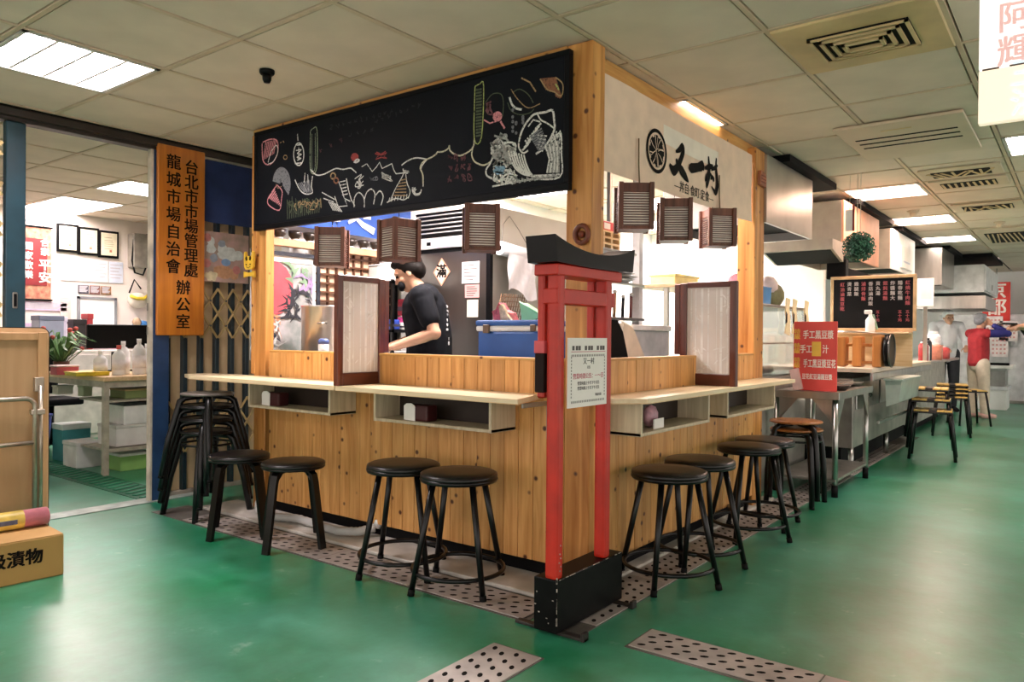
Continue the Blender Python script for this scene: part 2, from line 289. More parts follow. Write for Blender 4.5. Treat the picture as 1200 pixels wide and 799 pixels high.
('script','dimpink','5:442,-59 450,-63 455,-70 439,-57 458,-68 460,-75 465,-70 443,-65|5:502,-84 487,-63 498,-95 494,-61 477,-61 481,-60 478,-81 504,-69|5:547,-82 541,-97 545,-67 526,-84 546,-69 525,-92 520,-75 527,-87|5:465,-111 459,-130 462,-124 465,-118 449,-111 461,-122 444,-109 459,-126|5:499,-121 492,-112 499,-108 491,-133 498,-111 484,-135 497,-138 504,-124|5:545,-136 527,-122 519,-122 546,-115 534,-114 519,-130 524,-110 521,-130|5:574,-113 563,-145 563,-131 569,-139 575,-140 573,-119 562,-114 582,-117|5:437,-182 443,-180 439,-165 443,-178 456,-173 461,-182 447,-171 450,-154|5:503,-175 503,-161 494,-169 500,-156 488,-169 479,-170 500,-168 497,-174|5:524,-166 548,-169 530,-158 524,-160 546,-182 545,-191 536,-188 534,-170|5:586,-191 586,-176 581,-173 588,-191 566,-189 562,-160 579,-169 573,-180'),
('fish','pink','10:755,72 753,65 747,60 739,58 729,60 720,64 714,71 712,79 714,86 720,91 729,92 738,91 747,86 753,79 755,72|12:741,70 741,66 738,64 734,63 730,63 726,66 723,69 722,73 723,77 726,80 729,81 734,80 738,78 740,74 741,70|6:655,73 690,52 729,55|9:751,51 775,15'),
('fish','moss','4:664,149 703,180 752,171 767,130 763,70'),
('fish','dimpink','6:666,110 675,128 678,108 694,133 668,137|6:680,149 670,108 692,91 703,96 679,144|6:677,126 685,119 679,101 676,126 700,101|6:676,139 696,150 669,123 685,142 666,144'),
('peel','white','9:800,150 815,114 838,93 868,82'),
('peel','moss','4:791,126 810,88 857,62 912,60 935,74|4:819,166 856,173 902,142 930,100'),
('peel','tan','4:809,182 847,130 903,83 966,90|6:865,220 911,192 943,146'),
('fan','rust','11:970,195 1001,145|11:978,194 1010,141|11:987,193 1019,136|11:996,192 1027,132|11:1005,191 1036,127|11:1014,190 1045,123|11:1022,189 1054,104|11:1031,188 1062,99|11:1040,187 1071,95'),
('fan','tan','5:965,196 1001,145 1036,128 1075,103 1081,151 1044,187'),
('fan','lime','6:1045,159 1062,130'),
('leaf','white','9:858,-43 872,-8 896,22 926,46 951,51 993,49 1030,50 1039,9 1042,-28 1025,-61 1004,-86 977,-108 946,-122|7:858,-43 854,-79 878,-108 905,-101|6:951,51 971,20 1003,1 1040,-27|6:904,2 931,27 967,12|8:873,-97 905,-75 888,-54|8:883,-85 915,-64 900,-46|8:893,-73 925,-52 912,-37|8:903,-61 934,-40 923,-29|8:913,-49 944,-29 935,-21|8:923,-38 954,-17 947,-12|8:932,-26 964,-5 958,-4|8:942,-14 973,6 970,4|6:954,-43 1003,-54|6:954,-56 998,-69|6:955,-69 993,-84|6:955,-82 988,-99|6:955,-95 983,-115'),
('leaf','grey','7:976,-17 914,-44|7:981,-28 919,-52|7:985,-39 925,-60|7:990,-50 930,-68|7:994,-60 936,-76|7:999,-71 941,-84|7:1003,-82 947,-93|7:1008,-93 952,-101|7:1013,-104 958,-109'),
('mass','white','8:833,-104 833,-60 765,-48 786,-71 754,-79 757,-65|8:733,-59 778,-115 766,-78 749,-78 788,-84 801,-68|8:793,-125 789,-109 787,-160 772,-113 782,-105 811,-149|8:798,-66 800,-119 790,-66 778,-64 796,-114 772,-67|8:784,-31 775,-12 700,-47 769,-64 759,-35 766,-9|8:806,-97 774,-81 841,-112 773,-107 801,-118 799,-72|8:820,-60 837,-78 803,-104 786,-59 832,-91 769,-47|8:707,-70 702,-87 745,-71 706,-45 741,-88 746,-54|8:719,-96 758,-53 720,-68 700,-57 708,-85 714,-50|8:783,-23 745,-37 721,-75 697,-125 672,-153 675,-180 707,-199|8:713,-155 734,-190 716,-177 703,-188 728,-164|8:744,-210 716,-207 724,-175 737,-183 738,-193|8:710,-201 753,-204 735,-218 730,-202 738,-216|8:723,-199 756,-221 729,-232 763,-222 769,-234|8:762,-171 719,-181 762,-173 747,-180 733,-183|8:759,-188 733,-191 745,-200 737,-186 738,-186|8:768,-192 738,-203 746,-205 744,-189 766,-224|8:793,-224 765,-203 759,-212 797,-209 797,-223|8:775,-171 805,-172 783,-182 761,-168 807,-196|8:800,-213 764,-201 801,-187 784,-214 777,-205|8:775,-215 781,-209 787,-224 808,-212 805,-209|8:819,-217 805,-228 796,-206 783,-228 786,-233|8:810,-203 829,-196 802,-166 813,-195 833,-177|8:798,-216 831,-201 830,-188 820,-206 823,-187|8:804,-216 846,-203 797,-194 841,-212 822,-233|8:839,-220 843,-210 820,-235 814,-208 833,-222'),
('mass','grey2','8:740,-95 707,-101 759,-123 783,-134 725,-86 770,-131|8:775,-104 741,-84 783,-143 805,-120 785,-145 797,-127|8:746,-102 782,-112 763,-55 760,-86 752,-68 772,-109|8:723,-94 769,-128 747,-78 771,-81 725,-113 718,-79|8:825,-74 780,-125 761,-80 797,-86 802,-73 776,-124|8:711,-147 754,-132 707,-89 761,-104 712,-137 771,-98|8:848,-130 795,-165 806,-152 791,-109 794,-153 831,-147|8:761,-87 795,-71 774,-113 796,-70 806,-112 737,-67|8:742,-78 757,-74 761,-63 760,-80 814,-108 804,-101|8:731,-104 751,-144 737,-137 732,-156 747,-128 754,-153|8:768,-145 792,-117 756,-121 765,-114 787,-147 781,-103|8:754,-44 708,-48 725,-33 748,-91 748,-79 773,-89|8:784,-13 736,-18 757,-24 767,-39 750,-2 797,-45|8:755,-103 694,-35 731,-65 767,-95 718,-63 740,-95|8:813,-87 794,-126 779,-102 821,-97 834,-132 841,-123|8:737,-19 716,-50 718,-47 781,-14 779,-31 717,-8|8:750,-58 762,-57 760,-81 716,-83 736,-73 753,-81'),
('mass','blue','8:778,-157 768,-165 768,-167 760,-162 735,-163|8:768,-163 735,-162 727,-157 755,-168 756,-160|8:723,-147 741,-155 755,-159 766,-172 760,-175|8:752,-164 739,-150 768,-169 728,-178 756,-171|8:747,-153 779,-159 743,-182 729,-164 749,-158|8:775,-167 722,-162 722,-170 772,-183 724,-169'),
('wave','white','7:798,-86 813,-133 846,-178 902,-208 1001,-220|7:812,-91 827,-138 860,-184 915,-211 1014,-221|7:826,-96 841,-143 874,-189 929,-214 1027,-222|7:840,-101 855,-148 888,-195 943,-217 1040,-223|7:854,-106 869,-152 902,-200 956,-220 1053,-223|7:868,-111 883,-157 915,-206 970,-223 1066,-224|7:882,-116 897,-162 929,-211 983,-226 1070,-224|7:995,-92 1017,-153 1005,-210|7:1014,-89 1031,-155 1022,-212|7:1033,-87 1045,-157 1040,-214|7:1052,-84 1059,-159 1057,-216|6:1037,-115 1036,-86 1027,-140 1025,-199|6:1023,-198 1030,-47 1061,-129 1062,-125|6:1054,-51 1057,-125 1072,-41 1024,-149|6:1071,-112 1059,-134 1041,-115 1052,-41|6:1037,-161 1034,-115 1034,-95 1056,-165|6:1073,-121 1031,-91 1022,-73 1052,-141|6:1033,-65 1025,-63 1047,-79 1069,-136|6:1039,-108 1022,-158 1061,-100 1060,-84|7:1021,-89 1047,-64 1074,-54 1078,-140 1070,-236 916,-228 708,-234'),
('wave','grey2','8:813,-216 832,-234 860,-221|8:842,-216 860,-234 886,-222|8:870,-216 888,-233 912,-223|8:897,-217 916,-233 937,-224|8:925,-217 943,-233 962,-225|8:952,-218 970,-232 987,-226|8:978,-218 996,-232 1012,-226|8:1005,-218 1023,-231 1037,-227|8:1031,-219 1049,-231 1061,-228|7:1004,-91 1024,-154 1014,-211|7:1024,-88 1038,-156 1031,-213|7:1043,-85 1052,-158 1049,-215|7:1062,-82 1066,-160 1066,-217'),
('drop','grey','6:824,88 821,84 816,87 816,92 821,93 824,88|6:825,13 822,9 817,12 817,17 822,18 825,13|6:844,25 841,21 835,23 835,29 840,29 844,25|6:844,29 840,25 835,28 835,33 840,34 844,29|6:881,38 878,34 872,37 872,42 877,43 881,38|6:881,35 878,31 872,34 872,39 877,40 881,35|6:881,22 878,18 873,21 872,26 878,27 881,22|6:881,48 877,44 872,47 872,52 877,53 881,48|6:825,-5 822,-9 817,-6 817,-1 822,0 825,-5|6:825,37 822,33 816,36 816,41 822,42 825,37|6:844,-16 841,-19 836,-17 836,-12 841,-11 844,-16|6:825,57 821,54 816,56 816,61 821,62 825,57'),
]
BRUSH=['859,2002,10 900,2020,24 937,2043,34 946,2018,32 923,1978,30 886,1932,34 837,1902,44 788,1925,14', '863,1967,12 887,1943,30 936,1917,44 979,1896,36 1018,1875,8', '1018,1957,14 1051,1954,44 1138,1974,38 1193,1991,50 1212,1970,10', '1227,1986,12 1288,2005,30 1343,2019,12', '1275,2060,14 1284,2002,30 1278,1948,36 1263,1907,26 1256,1882,8', '1288,1992,14 1255,1944,26 1233,1917,8', '1293,1973,10 1321,1955,22 1309,1938,8', '1318,1993,10 1367,2014,22 1407,2034,10', '1386,2072,12 1383,2021,22 1397,1961,30 1402,1915,34 1379,1876,28 1346,1890,14 1322,1902,6', '1321,1963,8 1349,1946,26 1341,1936,8']
# ---------------------------------------------------------------- the setting
def floor_material():
    m = bpy.data.materials.new('green_epoxy'); m.use_nodes = True
    N = m.node_tree.nodes; L = m.node_tree.links; b = N['Principled BSDF']
    tc = N.new('ShaderNodeTexCoord')
    n1 = N.new('ShaderNodeTexNoise'); n1.inputs['Scale'].default_value = 1.1; n1.inputs['Detail'].default_value = 6; n1.inputs['Roughness'].default_value = .65
    n2 = N.new('ShaderNodeTexNoise'); n2.inputs['Scale'].default_value = 7; n2.inputs['Detail'].default_value = 8; n2.inputs['Roughness'].default_value = .62
    n3 = N.new('ShaderNodeTexNoise'); n3.inputs['Scale'].default_value = 38; n3.inputs['Detail'].default_value = 3
    for n in (n1, n2, n3): L.new(tc.outputs['Object'], n.inputs['Vector'])
    r1 = N.new('ShaderNodeValToRGB'); e = r1.color_ramp.elements
    e[0].position = .38; e[0].color = lin('027a4c'); e[1].position = .64; e[1].color = lin('479c80')
    L.new(n1.outputs['Fac'], r1.inputs[0])
    r2 = N.new('ShaderNodeValToRGB'); e = r2.color_ramp.elements
    e[0].position = .38; e[0].color = (.66, .75, .72, 1); e[1].position = .6; e[1].color = (1, 1, 1, 1); L.new(n2.outputs['Fac'], r2.inputs[0])
    mu = N.new('ShaderNodeMix'); mu.data_type = 'RGBA'; mu.blend_type = 'MULTIPLY'; mu.inputs[0].default_value = .7
    L.new(r1.outputs[0], mu.inputs[6]); L.new(r2.outputs[0], mu.inputs[7])
    r3 = N.new('ShaderNodeValToRGB'); e = r3.color_ramp.elements
    e[0].position = .63; e[0].color = (0, 0, 0, 1); e[1].position = .76; e[1].color = (.6, .6, .6, 1); L.new(n2.outputs['Fac'], r3.inputs[0])
    mi = N.new('ShaderNodeMix'); mi.data_type = 'RGBA'; L.new(r3.outputs[0], mi.inputs[0]); L.new(mu.outputs[2], mi.inputs[6]); mi.inputs[7].default_value = lin('a9c2b4')
    L.new(mi.outputs[2], b.inputs['Base Color'])
    mr = N.new('ShaderNodeMapRange'); mr.inputs['To Min'].default_value = .26; mr.inputs['To Max'].default_value = .46; L.new(n2.outputs['Fac'], mr.inputs['Value']); L.new(mr.outputs[0], b.inputs['Roughness'])
    bp = N.new('ShaderNodeBump'); bp.inputs['Strength'].default_value = .12; bp.inputs['Distance'].default_value = .004; L.new(n3.outputs['Fac'], bp.inputs['Height']); L.new(bp.outputs[0], b.inputs['Normal'])
    b.inputs['Coat Weight'].default_value = .42; b.inputs['Coat Roughness'].default_value = .3
    return m
floor = struct('floor', B().box(-6, 14, -6, 9, -.1, 0), floor_material())
CZ = 2.29
tile_m = M('ceiling_board', 'e2d2c0', .75, 0, .05, 4, .05, rnd=.03)
bar_m = M('ceiling_bar', 'd5c0a6', .6, 0, .06)
void_m = M('ceiling_void', '1a1512', .9)
ceiling = struct('ceiling', B().box(-6, 14, -6, 9, CZ + .05, CZ + .12), void_m)
frame_m = M('fixture_frame', 'd9d6d0', .4, .3, .05)
tile_src = None
def ceil_field(x0, y0, nx, ny, skip, clip=None):
    global tile_src
    for i in range(nx):
        for j in range(ny):
            if (i, j) in skip: continue
            if tile_src is None:
                tile_src = obj('ceiling_tile', B().box(-.2825, .2825, -.2825, .2825, 0, .012), tile_m, ceiling); t = tile_src
            else: t = piece(tile_src, (0, 0, 0), ceiling)
            t.location = (x0 + .6 * i + .3, y0 + .6 * j + .3, CZ + random.uniform(.001, .004))
            t.rotation_euler = (random.uniform(-.003, .003), random.uniform(-.003, .003), 0)
    for i in range(nx + 1): obj('ceiling_bar', B().box(x0 + .6 * i - .01, x0 + .6 * i + .01, y0, y0 + .6 * ny, CZ - .001, CZ + .02), bar_m, ceiling)
    for j in range(ny + 1): obj('ceiling_bar', B().box(x0, x0 + .6 * nx, y0 + .6 * j - .01, y0 + .6 * j + .01, CZ - .0012, CZ + .02), bar_m, ceiling)
GX, GY = -2.661, -1.81         # market grid
def gi(x, y): return (round((x - GX) / .6), round((y - GY) / .6))
FIX = [(-1.461, 1.79, 'a'), (.939, -.01, 'b'), (3.939, -.61, 'c'), (5.739, -.61, 'c'), (7.539, -.61, 'd'), (9.939, -.61, 'd'), (3.339, 1.19, 'k'), (.339, 1.19, 'k'), (2.739, -1.81, 'b'), (5.739, 1.19, 'k'), (4.539, 1.79, 'k'), (7.539, 1.79, 'k'), (2.139, 1.79, 'k'), (11.139, -.61, 'd')]  # several kitchen lights and the last aisle light are added to brighten
skip = {gi(x, y) for x, y, _ in FIX} | {gi(.339, -1.21)}
ceil_field(GX, GY, 22, 8, skip)
far = B()
for i in range(22, 27):
    for j in range(8):
        if (i, j) == (23, 2): continue
        far.box(GX + .6 * i + .012, GX + .6 * i + .588, GY + .6 * j + .012, GY + .6 * j + .588, CZ, CZ + .012)
for i in range(27):
    for j in (-1, -2, -3, -4): far.box(GX + .6 * i + .012, GX + .6 * i + .588, GY + .6 * j + .012, GY + .6 * j + .588, CZ, CZ + .012)
o = obj('distant_ceiling_tiles', far, tile_m, ceiling); o['kind'] = 'stuff'
OX, OY = -1.561, 3.29
ceil_field(OX, OY, 6, 7, {(3, 2), (3, 4), (3, 5)})

# fluorescent troffers with louvre cells
lamp_mats = {'a': ('lamp_cool', 'fbeef2', LAMP), 'b': ('lamp_neutral', 'ffe9e4', LAMP), 'c': ('lamp_warm', 'ffd3bd', LAMP_WARM), 'd': ('lamp_far', 'ffe8dc', LAMP_WARM), 'k': ('lamp_kitchen', 'fff2ee', LAMP_KITCHEN), 'o': ('lamp_office', 'fff0ee', LAMP_OFFICE)}
FIXLAB = {(-1.461, 1.79): 'square fluorescent ceiling light with louvre cells over the folding table', (.939, -.01): 'ceiling light half hidden behind the white banner', (3.939, -.61): 'ceiling light over the steel counter, nearest of the aisle lights', (5.739, -.61): 'second ceiling light along the aisle, beyond the hanging green ball',
    (7.539, -.61): 'third ceiling light along the aisle', (9.939, -.61): 'farthest square ceiling light along the aisle', (3.339, 1.19): 'kitchen ceiling light seen under the white banner', (.339, 1.19): 'unseen kitchen ceiling light above the cook, added to brighten the stall inside', (2.739, -1.81): 'ceiling light at the edge below the hanging lit sign', (4.539, 1.79): 'added kitchen ceiling light brightening the back wall behind the glass cabinet', (7.539, 1.79): 'added kitchen ceiling light brightening the back wall far behind the hoods', (2.139, 1.79): 'added kitchen ceiling light brightening the stall near the refrigerator side', (11.139, -.61): 'added last ceiling light brightening the far end of the aisle', (5.739, 1.19): 'kitchen ceiling light beyond the exhaust hoods'}
def troffer(x, y, key, label, w=.6, group='square ceiling lights'):
    t = thing('ceiling_light', label, 'light', (x + .3, y + w / 2, CZ), 0, group)
    h = .285; hy = w / 2 - .015
    fr = B().box(-h, h, -hy, -hy + .02, -.004, .03).box(-h, h, hy - .02, hy, -.004, .03).box(-h, -h + .02, -hy, hy, -.004, .03).box(h - .02, h, -hy, hy, -.004, .03)
    obj('frame', fr, frame_m, t, True)
    nm, hx, st = lamp_mats[key]
    dz = .028
    obj('diffuser', B().add([(-h, -hy, dz), (-h, hy, dz), (h, hy, dz), (h, -hy, dz)], [(0, 1, 2, 3)]), emit(nm, hx, st), t, True)
    lv = B(); n = int(round(w / .6)) * 4
    for k in range(1, 4): lv.box(-h + .57 * k / 4 - .007, -h + .57 * k / 4 + .007, -hy, hy, 0, .02)
    for k in range(1, n): yy = -hy + 2 * hy * k / n; lv.box(-h, h, yy - .004, yy + .004, .002, .018)
    obj('louvre', lv, frame_m, t, True)
    return t
for x, y, k in FIX: troffer(x, y, k, FIXLAB[(x, y)])
for x, y in ((-1.461, -1.21), (.939, -2.41), (2.139, -3.01), (-.261, -3.61), (3.939, -2.41), (5.739, -2.41), (7.539, -2.41), (9.939, -2.41), (-2.661, .59), (-3.861, 1.79), (-3.861, -1.81), (-1.461, -3.01), (3.339, -3.61), (6.939, -3.61)): troffer(x, y, 'b', 'unseen ceiling light behind the viewer, added to brighten the stall fronts', group='added ceiling lights behind the viewer')  # unseen lights added to brighten the faces turned towards the viewer
troffer(OX + 1.8, OY + 1.2, 'o', 'square ceiling light in the office, nearer the doorway', group='office ceiling lights')
troffer(OX + 1.8, OY + 2.4, 'o', 'long ceiling light at the back of the office', 1.2, group='office ceiling lights')

# air cassettes and vents on the ceiling
t = thing('ceiling_diffuser', 'beige square air diffuser with nested black slots, nearest on the ceiling', 'vent', (.639, -.91, CZ))
pl = M('yellowed_plastic', 'd9be8d', .5, 0, .14, 3)
obj('plate', B().box(-.29, .29, -.29, .29, -.012, .01, .004), pl, t, True)
obj('opening', B().box(-.15, .15, -.185, .185, -.02, -.011), black_matt, t, True)
for k in range(4):
    a, c = .15 - .034 * k, .185 - .036 * k; bb = B()
    z0, z1 = -.026 - .003 * k, -.018
    bb.box(-a, a, -c, -c + .014, z0, z1).box(-a, a, c - .014, c, z0, z1).box(-a, -a + .014, -c, c, z0, z1).box(a - .014, a, -c, c, z0, z1)
    obj('louvre_ring', bb, pl, t, True)
t = thing('air_cassette', 'flush white air cassette with three black slots beyond the square diffuser', 'vent', (2.41, -.785, CZ))
wp = M('offwhite_plastic', 'd4c3aa', .5, 0, .05, 3)
obj('cover_plate', B().box(-.46, .46, -.33, .33, -.022, -.002, .008), wp, t, True)
for k in range(3): obj('slot', B().box(-.17 + .11 * k, -.145 + .11 * k, -.27, .27, -.0235, -.021), black_matt, t, True)
obj('label_plate', B().box(-.32, -.30, -.06, .1, -.0235, -.021), pl, t, True)
def dark_vent(x0, x1, y0, y1, label, dirty, group='dirty aisle vents'):
    cx, cy = (x0 + x1) / 2, (y0 + y1) / 2
    t = thing('ceiling_vent', label, 'vent', (cx, cy, CZ), 0, group); hx, hy = (x1 - x0) / 2, (y1 - y0) / 2
    obj('plate', B().box(-hx, hx, -hy, hy, -.016, -.002, .004), wp, t, True)
    obj('opening', B().box(-hx * .55, hx * .55, -hy * .72, hy * .72, -.02, -.0155), black_matt, t, True)
    for k in range(9):
        yy = -hy * .66 + hy * 1.32 * k / 8
        obj('blade', B().box(-hx * .5, hx * .5, yy - .008, yy + .008, -.024, -.019, rot=Matrix.Rotation(random.uniform(-.5, .5) * dirty, 3, 'Z')), pl, t, True)
    return t
dark_vent(3.46, 3.83, -1.17, -.66, 'peeling ceiling vent with crumpled blades beside the aisle light', 1)
dark_vent(3.93, 4.3, -1.17, -.66, 'ceiling vent of short black slots just beyond the peeling one', .1)
dark_vent(5.18, 5.65, -1.2, -.66, 'third dark ceiling vent with bent blades further along the aisle', 1)
dark_vent(7.0, 8.8, -1.2, -.64, 'long white air cassette with one black slot far down the aisle', .1)
def detector(x, y, label, m, s=1):
    t = thing('ceiling_detector', label, 'detector', (x, y, CZ))
    obj('base', B().lathe([(.035 * s, .0), (.035 * s, -.012), (.03 * s, -.02)], 16), m, t, True)
    obj('nozzle', B().lathe([(.022 * s, -.018), (.02 * s, -.045), (.014 * s, -.058), (0, -.058)], 14), m, t, True)
    return t
detector(-.575, 1.409, 'small black sprinkler nozzle on the ceiling near the chalk menu board', black)
detector(5.35, -.33, 'round beige smoke detector between two aisle ceiling lights', wp, 1.5)
detector(6.6, -.93, 'round beige smoke detector near the far air cassette', wp, 1.5)

# walls
struct('wall_back', B().box(.35, 9.4, 2.5, 2.58, 0, CZ + .05), white_wall)
struct('wall_kitchen', B().box(5.5, 5.58, .52, 2.5, 0, CZ + .05), white_wall)
struct('wall_end', B().box(13.4, 13.5, -6, 9, 0, CZ + .05), white_wall)
office_wall = M('office_wall', 'e6dcd3', .65, 0, .05, 3)
struct('wall_office_far', B().box(-2.2, 2.4, 6.75, 6.83, 0, CZ + .05), office_wall)
struct('wall_office_left', B().box(-2.2, -2.12, 3.1, 6.8, 0, CZ + .05), office_wall)
struct('wall_office_right', B().box(2.2, 2.28, 2.6, 6.8, 0, CZ + .05), office_wall)
dark_trim = M('dark_brown_trim', '2a211b', .45, 0, .15, 8)
struct('trim_1', B().box(-2.6, .75, 3.03, 3.11, 2.215, CZ + .001, .004).box(-2.6, .75, 3.0, 3.05, 2.235, 2.28, .004), dark_trim)
struct('trim_2', B().box(-2.6, .02, 2.99, 3.13, 0, .006, .002), M('pale_threshold', 'a9b5ac', .5, 0, .2, 12))
blue_p = M('blue_door_paint', '17414f', .4, 0, .15, 7)
navy_p = M('navy_post_paint', '24426b', .4, 0, .2, 7)
door = struct('door_1', B().box(-1.082, -.985, 3.05, 3.1, .01, 2.215, .004), blue_p)
obj('door_handle', B().box(-1.05, -1.025, 3.045, 3.052, 1.19, 1.28, .004), steel_dull, door)
obj('handle_recess', B().box(-1.045, -1.03, 3.0435, 3.046, 1.2, 1.27), black_matt, door)
jamb = struct('door_frame', B().box(-.3, -.28, 3.02, 3.06, 0, 2.215, .003), M('pale_jamb', 'd0c5b2', .5, 0, .2, 9))
jamb['kind'] = 'structure'
struct('door_frame', B().box(-.28, -.175, 3.02, 3.1, 0, 2.215, .003), navy_p)
obj('jamb_bolt', B().box(-.3015, -.299, 3.04, 3.06, 1.05, 1.1).box(-.3015, -.299, 3.04, 3.06, 1.2, 1.25), steel_dull, jamb)

# drain gratings round the stall, with kerb
grate_m = M('worn_steel_plate', 'b5aca5', .5, .2, .16, 8, .05)
hole_m = M('drain_hole', '161210', .9)
kerb_m = M('white_kerb', 'cfcac0', .6, 0, .14, 8)
struct('trim_3', B().box(-.195, .05, -.03, 2.6, 0, .018, .004), kerb_m)
struct('trim_4', B().box(-.195, 2.3, -.03, .05, 0, .0175, .004), kerb_m)
drain = struct('trim_5', B().box(-.425, -.195, .0, 2.75, -.004, .002).box(-.425, 6.5, -.23, -.03, -.004, .0015), M('drain_edge', '6f6a63', .6, .3, .15))
def slot_holes(hx, hy, along, nl, nw):
    b = B()
    for i in range(nl):
        for j in range(nw):
            p = -hx + (i + .5) * 2 * hx / nl; q = -hy + (j + .5) * 2 * hy / nw
            p += (hx / nl * .5) * (1 if j % 2 else -1) * .7
            ang = .5
            vs = []
            for k in range(8):
                a = 2 * PI * k / 8; u, w = 0.0155 * math.cos(a), .0088 * math.sin(a)
                vs.append((p + u * math.cos(ang) - w * math.sin(ang), q + u * math.sin(ang) + w * math.cos(ang), 0))
            if not along: vs = [(-y, x, z) for x, y, z in vs]
            b.add(vs, [tuple(range(8))])
    return b
gsrc = {}
def grate(cx, cy, along, L=.595, W=.2, z=.006):
    k = (along, L, W)
    if k not in gsrc:
        hx, hy = (L / 2, W / 2) if along else (W / 2, L / 2)
        g = obj('drain_plate', B().box(-hx, hx, -hy, hy, -.004, 0, .0015), grate_m, drain)
        h = obj('drain_holes', slot_holes(L / 2 - .015, W / 2 - .01, along, 9, 4), hole_m, g); h['kind'] = 'stuff'; h.location = (0, 0, .0006)
        gsrc[k] = g
    else:
        s = gsrc[k]; g = piece(s, (0, 0, 0), drain)
        for c in s.children: d = c.copy(); COL.objects.link(d); d.parent = g
    g.location = (cx, cy, z); g.rotation_euler = (random.uniform(-.002, .002), random.uniform(-.002, .002), random.uniform(-.004, .004))
    return g
for k in range(4): grate(-.315, .32 + .6 * k, False)
for k in range(10): grate(.0 + .6 * k, -.13, True)
drain2 = struct('trim_6', B().box(-2.1, -.64, -.235, -.03, -.004, .0025), M('drain_edge', '6f6a63', .6, .3, .15))
drain3 = struct('trim_7', B().box(-.39, -.19, -2.3, -.395, -.004, .0025), M('drain_edge', '6f6a63', .6, .3, .15))
drain = drain2
gsrc = {}
for k in range(2): grate(-.945 - .6 * k, -.13, True)
drain = drain3; gsrc = {}
for k in range(3): grate(-.288, -.7 - .6 * k, False, W=.18)
# ---------------------------------------------------------------- the food stall: posts and beams
t = thing('stall_frame', 'orange fir posts and beams framing the corner food stall', 'frame', (.05, .06, 0))
obj('corner_post', B().box(-.004, .1, -.012, .112, 0, CZ - .002, .004), post_w, t)
obj('left_post', B().box(.0, .06, 2.245, 2.36, 0, CZ - .002, .004), post_w, t)
obj('left_post_trim', B().box(-.004, .02, 2.345, 2.385, .82, CZ - .03, .003), post_w, t)
obj('right_post', B().box(1.965, 2.13, -.002, .11, 0, 2.25, .004), post_w, t)
obj('beam', B().box(-.012, .06, .11, 2.36, 2.245, CZ - .003, .003), pine_y, t)
obj('beam', B().box(.1, 2.1, .05, .1, 2.2, CZ - .004, .003), pine_x, t)
obj('post_block', B().box(.1, .19, .1, .16, 1.97, 2.06, .003), pine_x, t)
obj('post_block', B().box(.1, .16, .1, .16, 2.1, 2.17, .003), walnut, t)

# ---------------------------------------------------------------- bar walls, each board on its own
def bar_wall(name, label, n, w, left):
    t = thing(name, label, 'counter', (0.02, .115, 0) if left else (.1, .02, 0))
    src = None
    for k in range(n):
        b = None
        if src is None:
            b = B(); bw = w / 2 - .0012
            if left: b.prism([(0, -bw), (0, -bw + .002), (0, bw - .002), (.002, bw), (.02, bw), (.02, -bw), (.002, -bw)][1:], .082, .955)
            else: b.prism([(-bw, .02), (-bw, .002), (-bw + .002, 0), (bw - .002, 0), (bw, .002), (bw, .02)], .082, .955)
            src = obj('plank', b, pine, t, True); o = src
        else: o = piece(src, (0, 0, 0), t)
        j = random.uniform(-.0012, .0012)
        o.location = (-.02 + j, w * (k + .5), 0) if left else (w * (k + .5), -.02 + j, 0)
    L = n * w
    if left:
        obj('cap_rail', B().box(-.021, .03, 0, L, .953, .967, .003), pine_y, t, True)
        obj('plinth', B().box(.012, .04, -.1, L, .0, .084), black_matt, t, True)
        obj('backing', B().box(.002, .03, -.05, L, .08, .95), black_matt, t, True)
    else:
        obj('cap_rail', B().box(0, L, -.021, .03, .953, .967, .003), pine_x, t, True)
        obj('plinth', B().box(-.08, L, .012, .04, .0, .084), black_matt, t, True)
        obj('backing', B().box(-.03, L, .002, .03, .08, .95), black_matt, t, True)
    return t
bar_wall('bar_wall', 'knotty pine bar wall of the stall facing the folding gate side, left of the red gate', 26, .0804, True)
bar_wall('bar_wall', 'knotty pine bar wall of the stall facing the aisle, right of the red gate', 23, .0811, False)

# ---------------------------------------------------------------- counter boards
ZC = .79
def counter(pts, label, m):
    t = thing('bar_counter', label, 'counter', (pts[0][0], pts[0][1], ZC))
    obj('board', B().prism(pts, ZC + .002, ZC + .02), m, t)
    obj('edge_band', B().prism([(p[0] * .999, p[1] * .999) for p in pts], ZC - .002, ZC + .0021), ply, t)
    return t
lam_y = wood('cream_laminate', 'e9d8b6', 'dcc69c', False, 1, .35)
lam_x = wood('cream_laminate_lengthwise', 'e9d8b6', 'dcc69c', False, 0, .35)
counter([(0, 1.275), (0, 2.6), (-.06, 2.79), (-.2, 2.79), (-.278, 2.6), (-.278, 1.275)], 'pale wooden bar counter board nearer the stack of black stools', lam_y)
counter([(0, .24), (0, 1.268), (-.278, 1.268), (-.29, .145)], 'pale wooden bar counter board with angled end beside the red gate', lam_y)
counter([(.0, -.0), (.0, -.12), (.1, -.226), (2.08, -.222), (2.08, 0)], 'pale wooden bar counter board on the aisle side of the stall', lam_x)
for k in range(2):
    pass

